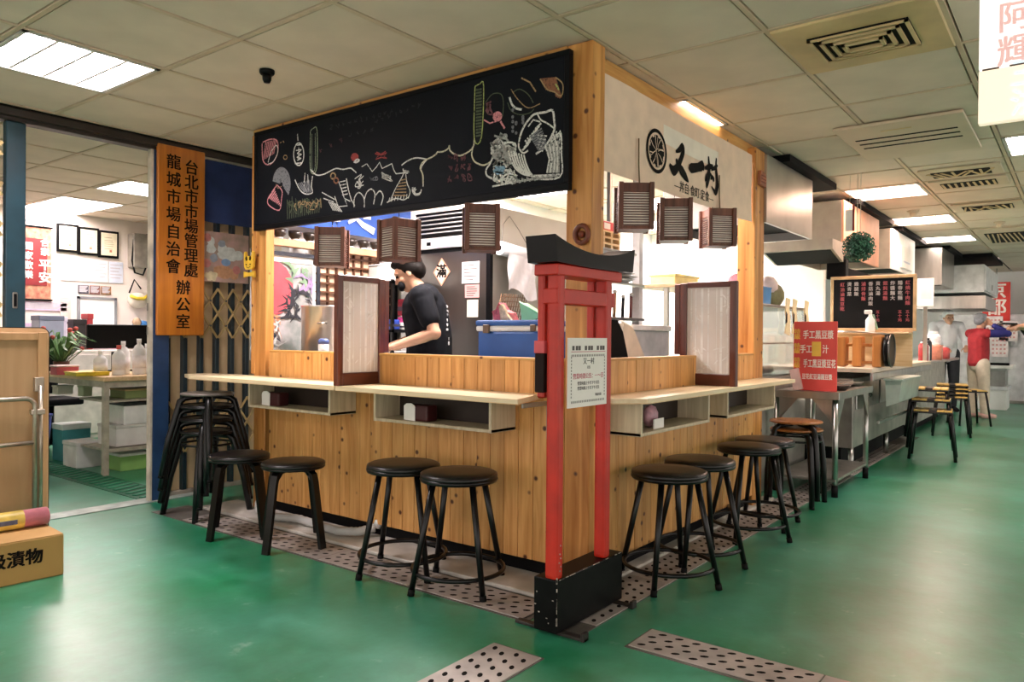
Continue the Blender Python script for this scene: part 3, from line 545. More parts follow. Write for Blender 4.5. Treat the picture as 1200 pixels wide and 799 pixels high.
# ---------------------------------------------------------------- cubby boxes hung below the counters
def cubby(L, label, loc, rz):
    """open front faces local -y; depth .18 (or .15), hung under the counter"""
    t = thing('cubby_box', label, 'shelf box', loc, rz, 'open boxes under the bar counter')
    D = .175; z0, z1 = -.145, -.002; th = .015; h = L / 2
    obj('bottom_board', B().box(-h, h, -D, -.002, z0, z0 + th, .002), box_w, t, True)
    obj('top_board', B().box(-h, h, -D, -.002, z1 - .008, z1), box_w, t, True)
    for s in (-1, 1): obj('side_board', B().box(s * h - (th if s > 0 else 0), s * h + (0 if s > 0 else th), -D - .001, -.002, z0 - .001, z1 + .0005, .002), box_w, t, True)
    obj('back_board', B().box(-h + th, h - th, -.012, -.003, z0 + th, z1 - .008), M('dark_brown_back', '2b1d14', .6), t, True)  # back board is dark brown, the other boards pale
    return t
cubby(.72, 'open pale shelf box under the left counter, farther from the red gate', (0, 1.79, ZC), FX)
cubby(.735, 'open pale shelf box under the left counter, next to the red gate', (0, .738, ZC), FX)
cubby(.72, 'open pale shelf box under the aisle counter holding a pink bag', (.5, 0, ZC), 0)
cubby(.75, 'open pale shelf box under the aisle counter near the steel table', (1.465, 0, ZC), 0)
red_card = M('dark_red_card', '40090e', .5)
def tissue(x, y, rz, label):
    t = thing('tissue_pack', label, 'tissue pack', (x, y, ZC - .13), rz, 'tissue packs in the shelf boxes')
    obj('wrapper', B().box(-.07, .07, -.03, .04, 0, .075, .01), red_card, t, True)
    obj('tissue', B().prism([(-.076, .003), (-.005, .0), (-.004, .07), (-.03, .082), (-.06, .08), (-.077, .068)], -.036, -.032, 'y'), paper, t, True)
tissue(-.12, 1.97, FX, 'white tissue pack with dark red wrapper in the far left shelf box')
tissue(-.12, .84, FX, 'white tissue pack with dark red wrapper in the shelf box next to the red gate')
tissue(1.2, -.09, 0, 'tissue pack in the aisle shelf box nearest the steel table')
t = thing('pink_bag', 'crumpled pink and white plastic bag in the aisle shelf box', 'bag', (.37, -.1, ZC - .13))
obj('bag_body', B().ball((0, 0, .05), .05, 10, (1, .7, 1)).ball((.03, .01, .06), .035, 8, (1, .8, 1.1)), M('pink_film', 'd9a5b4', .35, 0, .25, 25, .4), t, True)
obj('label_card', B().box(-.05, .045, -.045, -.04, 0, .042), paper, t, True)
t = thing('hinge_bracket', 'small steel folding bracket under the counter end beside the red gate', 'bracket', (-.01, .2, .7))
obj('wall_plate', B().box(-.012, 0, .18, .2, .62, .78, .002), steel_dull, t)
obj('arm', B().box(-.2, -.01, .185, .195, .765, .785, .002), steel_dull, t)

# ---------------------------------------------------------------- bamboo print divider screens
def divider(label, loc, rz):
    """stands across the counter: local x runs from the counter edge (-) to inside the stall (+)"""
    t = thing('divider_screen', label, 'screen', loc, rz, 'bamboo print divider screens')
    x0, x1, z1 = -.275, .07, .545; th = .016
    obj('stile', B().box(x0, x0 + .036, -th, th, 0, z1, .003), walnut, t, True)
    obj('stile', B().box(-.002, .036, -th, th, 0, z1 - .004, .003), walnut, t, True)
    obj('rail', B().box(x0 + .036, -.002, -th + .002, th - .002, 0, .062, .003), M('dark_wood_rail', '5d2815', .35, 0, .2, 20, 0, (.1, 1, 1)), t, True)
    obj('rail', B().box(x0 + .036, -.002, -th + .002, th - .002, z1 - .03, z1, .003), M('dark_wood_rail', '5d2815'), t, True)
    obj('inner_wing', B().box(.036, x1, -th + .004, th - .004, .16, z1 - .008, .003), walnut, t, True)
    obj('paper_pane', B().box(x0 + .034, .0, -.004, .004, .06, z1 - .028), M('translucent_screen_paper', 'e2dad4', .6, 0, .06, 6), t, True)
    pr = M('white_bamboo_print', 'f7f4f1', .6)
    rr = random.Random(len(label)); b = B()
    for s in (-1, 1):
        y = s * .0046
        for xx, w in ((-.225, .006), (-.19, .012), (-.165, .004), (-.12, .008), (-.085, .013), (-.05, .006), (-.025, .008)):
            z = .065
            while z < z1 - .05:
                zz = min(z + rr.uniform(.08, .13), z1 - .032); b.strip([(xx, z), (xx, zz - .004)], w, y); z = zz
        for q in range(34):
            cx, cz = rr.choice([(-.2, .2), (-.06, .17), (-.18, .13), (-.05, .34), (-.2, .45), (-.12, .1)])
            a = rr.uniform(-2.9, -.2); l = rr.uniform(.02, .05); px, pz = cx + rr.uniform(-.03, .03), cz + rr.uniform(-.05, .05)
            qx, qz = px + l * math.cos(a), pz + l * math.sin(a)
            if not (x0 + .04 < qx < -.006 and .066 < qz): continue
            b.strip([(px, pz), ((px + qx) / 2, (pz + qz) / 2), (qx, qz)], [.001, .008, .001], y * 1.05)
    o = obj('bamboo_print', b, pr, t, True)
    return t
divider('dark wood screen with bamboo print standing on the left counter', (0, 1.27, ZC + .02), 0)
divider('dark wood screen with bamboo print standing on the aisle counter', (1.1, .055, ZC + .02), PI / 2)

# ---------------------------------------------------------------- slatted hanging lanterns
def make_lantern():
    t = thing('slatted_lantern', 'brown slatted wooden lantern', 'lantern', (0, 0, 0), 0, 'slatted wooden lanterns')
    h = .07; H = .215
    for sx in (-1, 1):
        for sy in (-1, 1): obj('corner_stile', B().box(sx * h - .011, sx * h + .011, sy * h - .011, sy * h + .011, -H, 0, .002), lantern_w, t, True)
    top = B().box(-h, h, -h, h, -.045, -.002, .002); obj('top_panel', top, lantern_w, t, True)
    obj('bottom_rail', B().box(-h, h, -h, h, -H + .003, -H + .018, .002), lantern_w, t, True)
    obj('paper_lining', B().box(-h + .007, h - .007, -h + .007, h - .007, -H + .018, -.045), M('lantern_paper', 'fff4e6', .7), t, True)
    sl = B()
    for k in range(13):
        z = -.052 - .0118 * k
        for s in (-1, 1):
            sl.box(-h + .01, h - .01, s * h - .004, s * h + .004, z - .0022, z + .0022)
            sl.box(s * h - .004, s * h + .004, -h + .01, h - .01, z - .0022, z + .0022)
    obj('slat_panel', sl, lantern_w, t, True)
    obj('cord', B().tube([(0, 0, -.002), (0, 0, .12)], .002, 6), black_matt, t, True)
    obj('hook', B().tube([(0, 0, -.005), (.006, 0, .008), (0, 0, .016), (-.004, 0, .012)], .002, 6), steel_dull, t, True)
    return t
LAN = make_lantern()
spots = [(.02, 1.66, 1.645, 0.689, 'brown slatted lantern under the chalk board, farthest from the red gate'), (.02, 1.14, 1.648, 1.388, 'brown slatted lantern turned cornerwise under the middle of the chalk board'), (.02, .6, 1.665, 0.792, 'brown slatted lantern in front of the refrigerator grille'),
    (.44, .03, 1.765, 0.661, 'brown slatted lantern under the white banner, nearest the corner post'), (.875, .03, 1.76, 0.571, 'brown slatted lantern in the middle under the white banner'), (1.44, .03, 1.79, 0.768, 'brown slatted lantern under the white banner, nearest the right post')]
for i, (x, y, z, a, lb) in enumerate(spots):
    if i == 0: o = LAN; o.location = (x, y, z); o.rotation_euler = (0, 0, a); o['label'] = lb
    else: dup(LAN, (x, y, z), a, lb)

# ---------------------------------------------------------------- chalk menu board
CB = thing('chalk_menu_board', 'long black chalk menu board with drawings above the left counter', 'blackboard', (-.03, 1.19, 1.965), FX)
board_m = M('blackboard_slate', '10131a', .6, 0, .18, 3)
obj('slate', B().box(-1.1, 1.112, -.012, .012, -.285, .29), board_m, CB, True)
fb = M('blackboard_frame', '0d0e11', .5, 0, .1)
for a in (( -1.112, 1.116, -.016, .014, -.292, -.262), (-1.112, 1.116, -.016, .014, .268, .292), (-1.112, -1.085, -.016, .014, -.262, .268), (1.09, 1.116, -.016, .014, -.262, .268)):
    obj('frame_bar', B().box(*a, bv=.002), fb, CB, True)
CC = {'pink': 'd58a90', 'white': 'd8d6d0', 'tan': 'a88a62', 'green': '93a085', 'grey': '77787c', 'moss': '4c5540', 'rust': '8b5a40', 'red': '9a3a38', 'dim': '24262a', 'dimred': '4a2a2e', 'cream': 'cdc5ac', 'lime': 'a9b36a', 'dimpink': '74474e', 'blue': '7f9fb5', 'grey2': '9c9b97'}
def chalk_m(c):
    n = 'chalk_' + {'dim': 'faded', 'grey2': 'pale_grey'}.get(c, c)
    if n in MATS: return MATS[n]
    m = M(n, CC[c], .85, 0, .1, 130, 0, hex2='1c1d20'); r = [q for q in m.node_tree.nodes if q.type == 'VALTORGB'][0]
    r.color_ramp.elements[0].position = .30; r.color_ramp.elements[1].position = .46
    return m
CHN = {'bowl': 'chalk_bowl', 'lantern': 'chalk_lantern', 'tag': 'chalk_tag', 'path': 'chalk_path', 'bag': 'chalk_bag', 'cloud': 'chalk_cloud', 'bird': 'chalk_bird', 'bush': 'chalk_bush', 'shop': 'chalk_shop', 'hill': 'chalk_hill', 'rice': 'chalk_rice_ball', 'wing': 'chalk_wing', 'peak': 'chalk_peak', 'script': 'chalk_writing', 'tower': 'chalk_tower', 'cup': 'chalk_cup', 'faint': 'faded_writing', 'fish': 'chalk_fish', 'peel': 'chalk_peel', 'fan': 'chalk_fan', 'leaf': 'chalk_leaf', 'mass': 'chalk_rock', 'wave': 'chalk_wave', 'drop': 'chalk_drop'}
cy = -.0122
def smooth_line(P):
    P = [Vector(p) for p in P]; out = []
    for k in range(len(P) - 1):
        p0, p1, p2, p3 = P[max(k - 1, 0)], P[k], P[k + 1], P[min(k + 2, len(P) - 1)]
        for s in range(4): u = s / 4; out.append(.5 * (2 * p1 + (p2 - p0) * u + (2 * p0 - 5 * p1 + 4 * p2 - p3) * u * u + (3 * p1 - p0 - 3 * p2 + p3) * u ** 3))
    return [(p.x, p.y) for p in out + [P[-1]]]
for n, c, s in CHALK:
    b = B()
    for st in s.split('|'):
        if n in ('path', 'script') and b.v: obj(CHN[n], b, chalk_m(c), CB, True); b = B()
        w, p = st.split(':'); pts = [tuple(int(q) / 1000 for q in a.split(',')) for a in p.split()]
        pts = [(max(-1.083, min(1.088, x)), max(-.26, min(.266, z))) for x, z in pts]
        if len(pts) > 3 and n not in ('faint', 'shop', 'peak', 'wing'): pts = smooth_line(pts)
        cy -= .0000035; b.strip(pts, int(w) / 1000 * 1.1, cy)
    obj(CHN[n], b, chalk_m(c), CB, True)

# ---------------------------------------------------------------- banner with brush lettering
BN = thing('cloth_banner', 'off white cloth shop banner with black emblem and brush lettering', 'banner', (.95, .0, 2.0))
cloth = M('natural_canvas', 'edd3bc', .85, 0, .05, 12, .15)
def cloth_sheet(x0, x1, z0, z1, y, n=24, amp=.006, ph=0., rip=.002):
    b = B(); v = []; k = 8
    for i in range(n + 1):
        for j in range(k + 1):
            u = i / n; w = j / k; x = x0 + (x1 - x0) * u
            v.append((x, y + amp * (1 - w) * math.sin(u * 9 + ph) * .8 + rip * math.sin(w * 7 + u * 5), z0 + (z1 - z0) * w - .006 * math.sin(u * PI) * (1 - w)))
    f = [(i * (k + 1) + j, (i + 1) * (k + 1) + j, (i + 1) * (k + 1) + j + 1, i * (k + 1) + j + 1) for i in range(n) for j in range(k)]
    return b.add(v, f, True)
for a, c, ph in ((.045, .454, 0), (.448, 1.42, 1.5), (1.414, 1.955, 3)):
    obj('cloth_panel', cloth_sheet(a, c, 1.785, 2.2, .02 + .0015 * (ph == 1.5), 24, .0012 if ph == 1.5 else .005, ph, .0004 if ph == 1.5 else .002), cloth, BN)
obj('cloth_patch', cloth_sheet(.72, 1.44, 2.02, 2.11, .0194, 16, .0, 0, .0003), M('white_patch_cloth', 'efe6d8', .85, 0, .04, 12, .1), BN)
ink = M('black_ink', '0c0a0a', .7)
b = B()
for i, st in enumerate(BRUSH):
    q = [tuple(int(v) for v in a.split(',')) for a in st.split()]
    P = [Vector((a[0], a[1])) for a in q]; W = [a[2] * .00085 * 1.45 for a in q]; fine = []; fw = []
    for k in range(len(P) - 1):
        for s in range(4):
            u = s / 4; p0 = P[max(k - 1, 0)]; p1 = P[k]; p2 = P[k + 1]; p3 = P[min(k + 2, len(P) - 1)]
            fine.append(.5 * ((2 * p1) + (p2 - p0) * u + (2 * p0 - 5 * p1 + 4 * p2 - p3) * u * u + (3 * p1 - p0 - 3 * p2 + p3) * u ** 3)); fw.append(W[k] * (1 - u) + W[k + 1] * u)
    fine.append(P[-1]); fw.append(W[-1])
    b.strip([(p.x / 1000, p.y / 1000) for p in fine], fw, .0184 - .00004 * i)
obj('brush_lettering', b, ink, BN)
b = B(); ex, ez = .648, 1.962
def ring(b, r0, r1, y, n=40, sx=1.03, a0=0, a1=2 * PI):
    v = []; 
    for i in range(n + 1):
        a = a0 + (a1 - a0) * i / n
        v += [(ex + r0 * sx * math.cos(a), y, ez + r0 * math.sin(a)), (ex + r1 * sx * math.cos(a), y, ez + r1 * math.sin(a))]
    b.add(v, [(2 * i, 2 * i + 2, 2 * i + 3, 2 * i + 1) for i in range(n)])
ring(b, .089, .107, .0184)
obj('emblem_ring', b, ink, BN)
b = B(); ring(b, 0.001, .078, .0184); obj('emblem_disc', b, ink, BN)
b = B()
for k in range(8):
    a = k * PI / 4 + .2; b.strip([(ex + .012 * math.cos(a), ez + .012 * math.sin(a)), (ex + .045 * math.cos(a + .12), ez + .045 * math.sin(a + .12)), (ex + .076 * math.cos(a), ez + .076 * math.sin(a))], [.002, .004, .006], .0181)
    ring(b, .07, .079, .0181, 4, 1.03, a + .15, a + .42)
b.strip([(ex - .06, ez - .03), (ex, ez + .01), (ex + .07, ez + .02)], .003, .018); b.strip([(ex + .01, ez + .075), (ex - .005, ez), (ex + .012, ez - .075)], .003, .018)
obj('emblem_spokes', b, cloth, BN)
text('small_lettering', '—丼自·食町·定食—', .062, ink, BN, (.149, .0182, -.168), (PI / 2, 0, 0), 0, 'CENTER', .95)
for x in (.45, 1.417): obj('tie_string', B().tube([(x, .012, 1.98), (x - .002, .01, 1.86), (x + .003, .008, 1.775)], .004, 6), M('dull_cord', '7d6a4d', .8), BN)

# ornaments on the posts
t = thing('wooden_plaque', 'small reddish carved plaque on the right post below the beam', 'plaque', (2.045, -.012, 2.06))
obj('plaque_body', B().prism([(-.05, -.04), (.05, -.045), (.055, .02), (.03, .045), (-.04, .05), (-.055, .01)], -.012, 0.008, 'y'), M('carved_red_wood', 'b06a48', .5, 0, .25, 30, .4), t, True)
for z in (.02, 0, -.02): obj('carved_line', B().box(-.04, .04, -.0145, -.011, z - .003, z + .003), M('carved_dark', '7a3324', .6), t, True)
t = thing('round_ornament', 'small round carved ornament hung on the corner post', 'ornament', (-.012, .025, 1.485), FX)
obj('ring', B().tube([(.032 * math.cos(a), -.006, .036 * math.sin(a)) for a in [k * PI / 8 for k in range(16)]], .011, 8, True), M('brown_carving', '7a3a22', .5, 0, .2, 30), t, True)
obj('center_boss', B().ball((0, -.006, 0), .016, 10), M('brown_carving', '7a3a22'), t, True)
t = thing('cat_plaque', 'yellow cat shaped plaque with black markings on the left post', 'plaque', (-.022, 2.365, 1.5), FX)
yel = M('yellow_lacquer', 'e0b43a', .4, 0, .12, 20); blk = M('marking_black', '1d140a', .5)
obj('cat_head', B().prism([(-.045, -.035), (-.03, -.052), (.03, -.052), (.045, -.035), (.048, .005), (.046, .05), (.036, .058), (.026, .028), (-.026, .028), (-.036, .058), (-.046, .05), (-.048, .005)], -.016, 0, 'y'), yel, t, True)
obj('scroll_base', B().prism([(-.052, -.1), (-.02, -.092), (.02, -.092), (.052, -.1), (.052, -.062), (.02, -.07), (-.02, -.07), (-.052, -.062)], -.014, 0, 'y'), yel, t, True)
for s in (-1, 1): obj('ear_marking', B().prism([(s * .03, .016), (s * .022, .0), (s * .01, .004), (s * .012, .022), (s * .02, .03)], -.018, -.0155, 'y'), blk, t, True)
for s in (-1, 1): obj('eye', B().ball((s * .02, -.017, -.022), .005, 8), blk, t, True)
obj('mouth_line', B().strip([(-.022, -.034), (0, -.043), (.022, -.034)], .004, -.0165), blk, t, True)

# ---------------------------------------------------------------- red gate (torii) at the corner
TG = thing('red_shrine_gate', 'small red shrine gate with black base and curved black top at the stall corner', 'gate', (-.24, -.12, 0))
obj('base_block', B().box(-.475, -.003, -.172, -.072, .012, .2, .003), M('scuffed_black_paint', '0b0b0b', .4, 0, .25, 18, .05), TG)
sc = M('bare_edge', 'b9b0a4', .6, 0, .3, 40)
rr = random.Random(21)
for k in range(15): z = rr.uniform(.02, .195); w = rr.uniform(.001, .0035); obj('chipped_edge', B().box(-.4758, -.4755 + w * 1.5, -.1728, -.1725 + w, z, z + rr.uniform(.004, .018)), sc, TG)
for k in range(11): x = rr.uniform(-.47, -.03); obj('chipped_edge', B().box(x, x + rr.uniform(.005, .03), -.1726, -.1722 + rr.uniform(.001, .003), .1985, .2005), sc, TG)
for k in range(6): y = rr.uniform(-.165, -.08); z = rr.uniform(.03, .15); obj('chipped_edge', B().box(-.4757, -.475, y, y + rr.uniform(.003, .008), z, z + rr.uniform(.002, .005)), sc, TG)
legx = (-.452, -.118)
for x in legx:
    obj('leg', B().box(x - .023, x + .023, -.172 + .004, -.118, .2, 1.3, .012), red_paint, TG)
    obj('rear_leg', B().box(x - .026, x + .012, -.108, -.078, .84, 1.3, .006), red_paint, TG)
obj('tie_beam', B().box(-.478, -.068, -.166, -.1, 1.176, 1.232, .004), red_paint, TG)
obj('upper_beam', B().box(-.495, -.037, -.178, -.075, 1.276, 1.316, .004), red_paint, TG)
n = 14; top = []; bot = []
for i in range(n + 1):
    u = i / n * 2 - 1; x = -.243 + u * .272
    top.append((x * 1.0 + u * .015, 1.368 + .045 * u * u)); bot.append((x, 1.314 + .006 * u * u))
obj('curved_top', B().prism(bot + top[::-1], -.19, -.063, 'y'), M('black_lacquer_top', '0f0c0a', .3, 0, .3, 6, .05, coat=.08), TG)
for s, x in ((-1, legx[0]), (1, legx[1])):
    obj('peg', B().box(x - .03 if s < 0 else x + .006, x - .006 if s < 0 else x + .03, -.112, -.072, .86, 1.0, .003), M('dark_peg', '241512', .5), TG)
    obj('pink_tape', B().box(x - .032 if s < 0 else x + .008, x - .006 if s < 0 else x + .032, -.114, -.07, 1.0, 1.045, .002), M('pink_tape', 'd9565a', .5), TG)
for k, (dz, dx) in enumerate(((.03, 0), (.045, .006), (.06, -.004), (.075, .004), (.09, 0), (.12, .003))): obj('paint_chip', B().ball((-.452 + dx, -.1685, .2 + dz), .0035, 6), sc, TG)
foot = M('rusty_foot', '3b3632', .5, .4, .3, 20)
obj('foot_bar', B().box(-.45, -.42, -.27, .03, .0, .012, .002), foot, TG); obj('foot_bar', B().box(-.06, -.03, -.25, .03, .0, .012, .002), foot, TG)
for x, y in ((-.435, -.262), (-.045, -.243)): obj('foot_end', B().box(x - .017, x + .017, y - .008, y + .006, 0, .03, .002), foot, TG)

t = thing('notice_sheet', 'white printed notice sheet pinned across the red gate posts', 'notice', (-.293, -.181, .93))
obj('sheet', B().box(-.14, .132, -.002, .002, -.125, .126), paper, t, True)
obj('header_print', B().quad(-.12, .12, .075, .077, -.0025), M('red_print', 'c8586a', .6), t, True)
inkm = M('grey_print', '5b5552', .6)
for x in (-.085, 0, .085): text('header_lettering', '■ ■■', .022, inkm, t, (x, -.0024, .088), sx=.9)
b = B()
for z in (.062, -.105): 
    for k in range(20): b.quad(-.118 + k * .0118, -.118 + k * .0118 + .007, z - .004, z + .004, -.0024)
for x in (-.118, .114):
    for k in range(13): b.quad(x - .003, x + .003, -.09 + k * .0118, -.09 + k * .0118 + .007, -.0024)
obj('printed_border', b, M('grey_print_border', '8b8683', .6), t, True)
text('notice_title', '又一村', .026, ink, t, (0, -.0024, .04))
text('notice_line', '公告', .012, inkm, t, (0, -.0024, .018))
text('red_line', '營業時間公告：一～日', .0215, M('red_print', 'c8586a'), t, (0, -.0024, -.014))
for z in (-.04, -.058): text('notice_line', '營業時間上午至下午公告', .014, inkm, t, (0, -.0024, z))
text('notice_line', '敬請見諒', .011, inkm, t, (.07, -.0024, -.085))
# ---------------------------------------------------------------- stools
def make_ring_stool():
    t = thing('bar_stool', 'stool', 'stool', (0, 0, 0), 0, 'black ring stools at the bar')
    obj('seat', B().lathe([(0, .458), (.14, .458), (.158, .462), (.165, .472), (.163, .483), (.15, .489), (.08, .4905), (0, .4905)], 32), vinyl, t, True)
    obj('seat_rim', B().lathe([(.135, .452), (.162, .452), (.166, .461), (.164, .470), (.158, .468), (.135, .458)], 32), black_metal, t, True)
    for k in range(4):
        a = k * PI / 2; c, s = math.cos(a), math.sin(a)
        obj('leg', B().tube([(.118 * c, .118 * s, .458), (.165 * c, .165 * s, .24), (.213 * c, .213 * s, .022)], [.0135, .0128, .012], 12), black_metal, t, True)
        obj('foot_cap', B().tube([(.212 * c, .212 * s, .026), (.217 * c, .217 * s, 0)], [.0145, .0145], 10), rubber, t, True)
    obj('foot_ring', B().tube([(.193 * math.cos(2 * PI * i / 40), .193 * math.sin(2 * PI * i / 40), .085) for i in range(40)], .0095, 8, True), black_metal, t, True)
    return t
RS = make_ring_stool()
ring_spots = [(-.285, .455, 1.2, 'black ring stool at the left counter, standing closest to the red gate'), (-.28, .79, 1.3, 'black ring stool at the left counter, second from the red gate'), (.336, -.212, .17, 'black ring stool on the aisle side, nearest the red gate'),
    (.7, -.195, .1, 'black ring stool on the aisle side, second from the red gate'), (1.3, -.215, .05, 'black ring stool on the aisle side, third from the red gate'), (1.62, -.19, .84, 'black ring stool on the aisle side, beside the wooden topped stools')]
for i, (x, y, a, lb) in enumerate(ring_spots):
    if i == 0: RS.location = (x, y, 0); RS.rotation_euler = (0, 0, a); RS['label'] = lb
    else: dup(RS, (x, y, 0), a, lb)
def make_plain_stool():
    t = thing('round_stool', 'stool', 'stool', (0, 0, 0), 0, 'low black stools without foot rings')
    obj('seat', B().lathe([(0, .398), (.14, .398), (.152, .402), (.157, .41), (.155, .419), (.145, .425), (.07, .427), (0, .427)], 30), vinyl, t, True)
    obj('seat_rim', B().lathe([(.13, .392), (.152, .392), (.157, .399), (.153, .406), (.13, .4)], 30), black_metal, t, True)
    for k in range(4):
        a = k * PI / 2; R = rotz(a); b = B()
        pts = [(.04, 0, .388), (.1, 0, .385), (.125, 0, .37), (.136, 0, .33), (.16, 0, .17), (.188, 0, .0)]
        v = []; 
        for i, p in enumerate(pts):
            w = .02 if i > 0 else .014; d = .009; nx, nz = (0, 1) if i < 2 else (1, 0.15)
            for sx, sy in ((1, 1), (1, -1), (-1, -1), (-1, 1)): v.append(R @ Vector((p[0] + nx * d * sx, sy * w, p[2] + (nz * d * sx if i < 2 else 0))))
        f = [(4 * i + j, 4 * i + (j + 1) % 4, 4 * i + 4 + (j + 1) % 4, 4 * i + 4 + j) for i in range(len(pts) - 1) for j in range(4)] + [(3, 2, 1, 0), tuple(4 * (len(pts) - 1) + j for j in range(4))]
        obj('leg', b.add(v, f), black_metal, t, True)
        obj('brace', B().tube([R @ Vector((.07, 0, .385)), R @ Vector((.105, 0, .35)), R @ Vector((.132, 0, .315))], .006, 8), steel_dark if k % 2 else black_metal, t, True)
    return t
PS = make_plain_stool()
for i, (x, y, a, lb) in enumerate([(-.33, 1.52, .2, 'low black stool without foot ring at the left counter, nearer the red gate'), (-.37, 1.93, .15, 'low black stool without foot ring beside the tall stack of stools')]):
    if i == 0: PS.location = (x, y, 0); PS.rotation_euler = (0, 0, a); PS['label'] = lb
    else: dup(PS, (x, y, 0), a, lb)
def make_stack_stool(seat_m, label, group, H=.49, top=.15, foot=.245, rung=True):
    t = thing('stacking_stool', label, 'stool', (0, 0, 0), 0, group)
    obj('seat', B().lathe([(0, H - .016), (top - .01, H - .016), (top, H - .012), (top, H - .004), (top - .008, H), (0, H)], 28), seat_m, t, True)
    for k in range(4):
        a = k * PI / 2 + PI / 4; c, s = math.cos(a), math.sin(a)
        P = [(.03, H - .024), (top * .8, H - .03), (top * .98, H - .05), (top * 1.08, H - .11), ((foot + top) / 2 + .01, H * .45), (foot, .012)]
        obj('leg', B().tube([(r * c, r * s, z) for r, z in P], [.014, .018, .0205, .0205, .019, .017], 10), black_metal, t, True)
        obj('foot_cap', B().tube([(foot * c, foot * s, .016), (foot * 1.01 * c, foot * 1.01 * s, 0)], .0165, 10), rubber, t, True)
    if rung: obj('under_ring', B().tube([(top * .93 * math.cos(2 * PI * i / 28), top * .93 * math.sin(2 * PI * i / 28), H - .075) for i in range(28)], .007, 6, True), black_metal, t, True)
    return t
seat_grey = M('grey_seat', '77706a', .35, .2, .2, 12)  # only the topmost seat of the stack is grey
KS = make_stack_stool(black_metal, 'x', 'black stools in the tall stack by the folding gate')
KS.location = (-.235, 2.47, 0); KS['label'] = 'black stacking stool at the bottom of the stack by the folding gate'
for i, lb in enumerate(['black stacking stool second from the bottom of the stack by the folding gate', 'black stacking stool third from the bottom of the stack by the folding gate']):
    dup(KS, (-.235 + random.uniform(-.006, .006), 2.47, .075 * (i + 1)), .12 * (i + 1), lb)
o = make_stack_stool(seat_grey, 'stacking stool with grey seat on top of the stack by the folding gate', 'black stools in the tall stack by the folding gate'); o.location = (-.235, 2.47, .225); o.rotation_euler = (0, 0, .3)
wtop = wood('orange_stool_top', 'b9793f', '8f5424', False, 0, .35, 18, .2)
WS = make_stack_stool(wtop, 'wooden topped stool below its twin, beside the steel table', 'wooden topped stools by the steel table', .485, .163, .2); WS.location = (2.3, -.165, 0)
for c in WS.children:
    pass
dup(WS, (2.302, -.163, .05), .2, 'wooden topped stool stacked on its twin, beside the steel table')

# ---------------------------------------------------------------- inside the stall
# refrigerator
t = thing('refrigerator', 'tall stainless refrigerator with black top grille behind the cook', 'refrigerator', (1.8, 1.92, 0))
x0, x1, y0, y1, zt = 1.3, 2.25, 1.578, 2.27, 1.95
obj('cabinet', B().box(x0 + .03, x1, y0, y1, .08, zt, .004), M('fridge_side_steel', 'a9a49b', .38, .8, .08, 2, .02), t)
d = obj('door', B().box(x0, x0 + .03, y0 + .035, y1 - .02, .12, 1.655, .004), M('fridge_front_steel', '6f6c69', .3, .9, .1, 3, .02, (1, 1, .2)), t)
obj('handle', B().box(x0 - .03, x0, y1 - .1, y1 - .07, .95, 1.25, .006), steel_dark, d)
obj('frame_edge', B().box(x0 - .004, x0 + .03, y0 - .002, y0 + .033, .08, zt, .002), black, t)
obj('grille_back', B().box(x0 + .014, x0 + .03, y0 + .03, y1, 1.655, zt, .002), black_matt, t)
for k in range(6): obj('grille_slat', B().box(x0 - .006, x0 + .02, y0 + .035, y1 + .01, 1.775 + .031 * k, 1.794 + .031 * k, .002, rot=Matrix.Rotation(-.35, 3, 'Y')), black, t)
for k in range(5): obj('grille_gap', B().box(x0 - .004, x0 + .002, y0 + .035, y1 - .005, 1.7965 + .031 * k, 1.8045 + .031 * k), M('pale_metal_gap', 'd0ccc6', .4, .2), t)
obj('control_panel', B().box(x0 - .004, x0 + .02, y0 + .04, y1, 1.685, 1.765, .003), M('panel_white', 'cfcbc6', .4), t)
obj('display', B().box(x0 - .006, x0, y1 - .14, y1 - .1, 1.71, 1.735, .001), black, t)
obj('control_label', B().box(x0 - .006, x0, y1 - .36, y1 - .18, 1.69, 1.755), M('lilac_label', 'c7bedb', .5), t)
obj('kick_panel', B().box(x0 + .02, x1, y0 + .02, y1 - .02, 0, .08), black_matt, t)
t = thing('diamond_charm', 'orange edged diamond paper with black brushed character on the refrigerator door', 'paper', (x0 - .002, 2.02, 1.515), FX)
obj('diamond_paper', B().prism([(-.082, 0), (0, -.1), (.082, 0), (0, .1)], -.003, 0, 'y'), M('orange_paper_edge', 'e2a184', .7), t, True)
obj('inner_paper', B().prism([(-.068, 0), (0, -.084), (.068, 0), (0, .084)], -.0036, -.003, 'y'), M('peach_paper', 'f0d6c2', .7), t, True)
text('brush_character', '滿', .1, ink, t, (0, -.0042, .0), bold=.003)
def door_note(y, z, w, h, label, m, stuff=None):
    t = thing('door_note', label, 'paper', (x0 - .0015, y, z), FX)
    obj('sheet', B().box(-w / 2, w / 2, -.002, 0, -h / 2, h / 2), m, t, True)
    b = B()
    for k in range(5):
        zz = h / 2 - h * (k + 1) / 6; b.quad(-w * .38, w * random.uniform(.1, .4), zz - .003, zz + .003, -.0025)
    obj('printed_lines', b, M('grey_print', '5b5552'), t, True)
door_note(1.75, 1.5, .16, .15, 'white schedule sheet on the refrigerator door, above the pink note', M('pale_sheet', 'd6d2cf', .7))
door_note(1.735, 1.37, .13, .09, 'pink note on the refrigerator door between two white sheets', M('pink_sheet', 'cf9b98', .7))
t = thing('door_note', 'small plain white card lowest on the refrigerator door', 'paper', (x0 - .0015, 1.73, 1.25), FX); obj('sheet', B().box(-.05, .05, -.002, 0, -.06, .06), paper_dim, t, True)
t = thing('bag_roll', 'roll of white plastic bags hung on the refrigerator side with a loose sheet', 'bag roll', (1.5, 1.5, 1.55))
film = M('plastic_film', 'cfcfd3', .35, 0, .05, 20, .25)
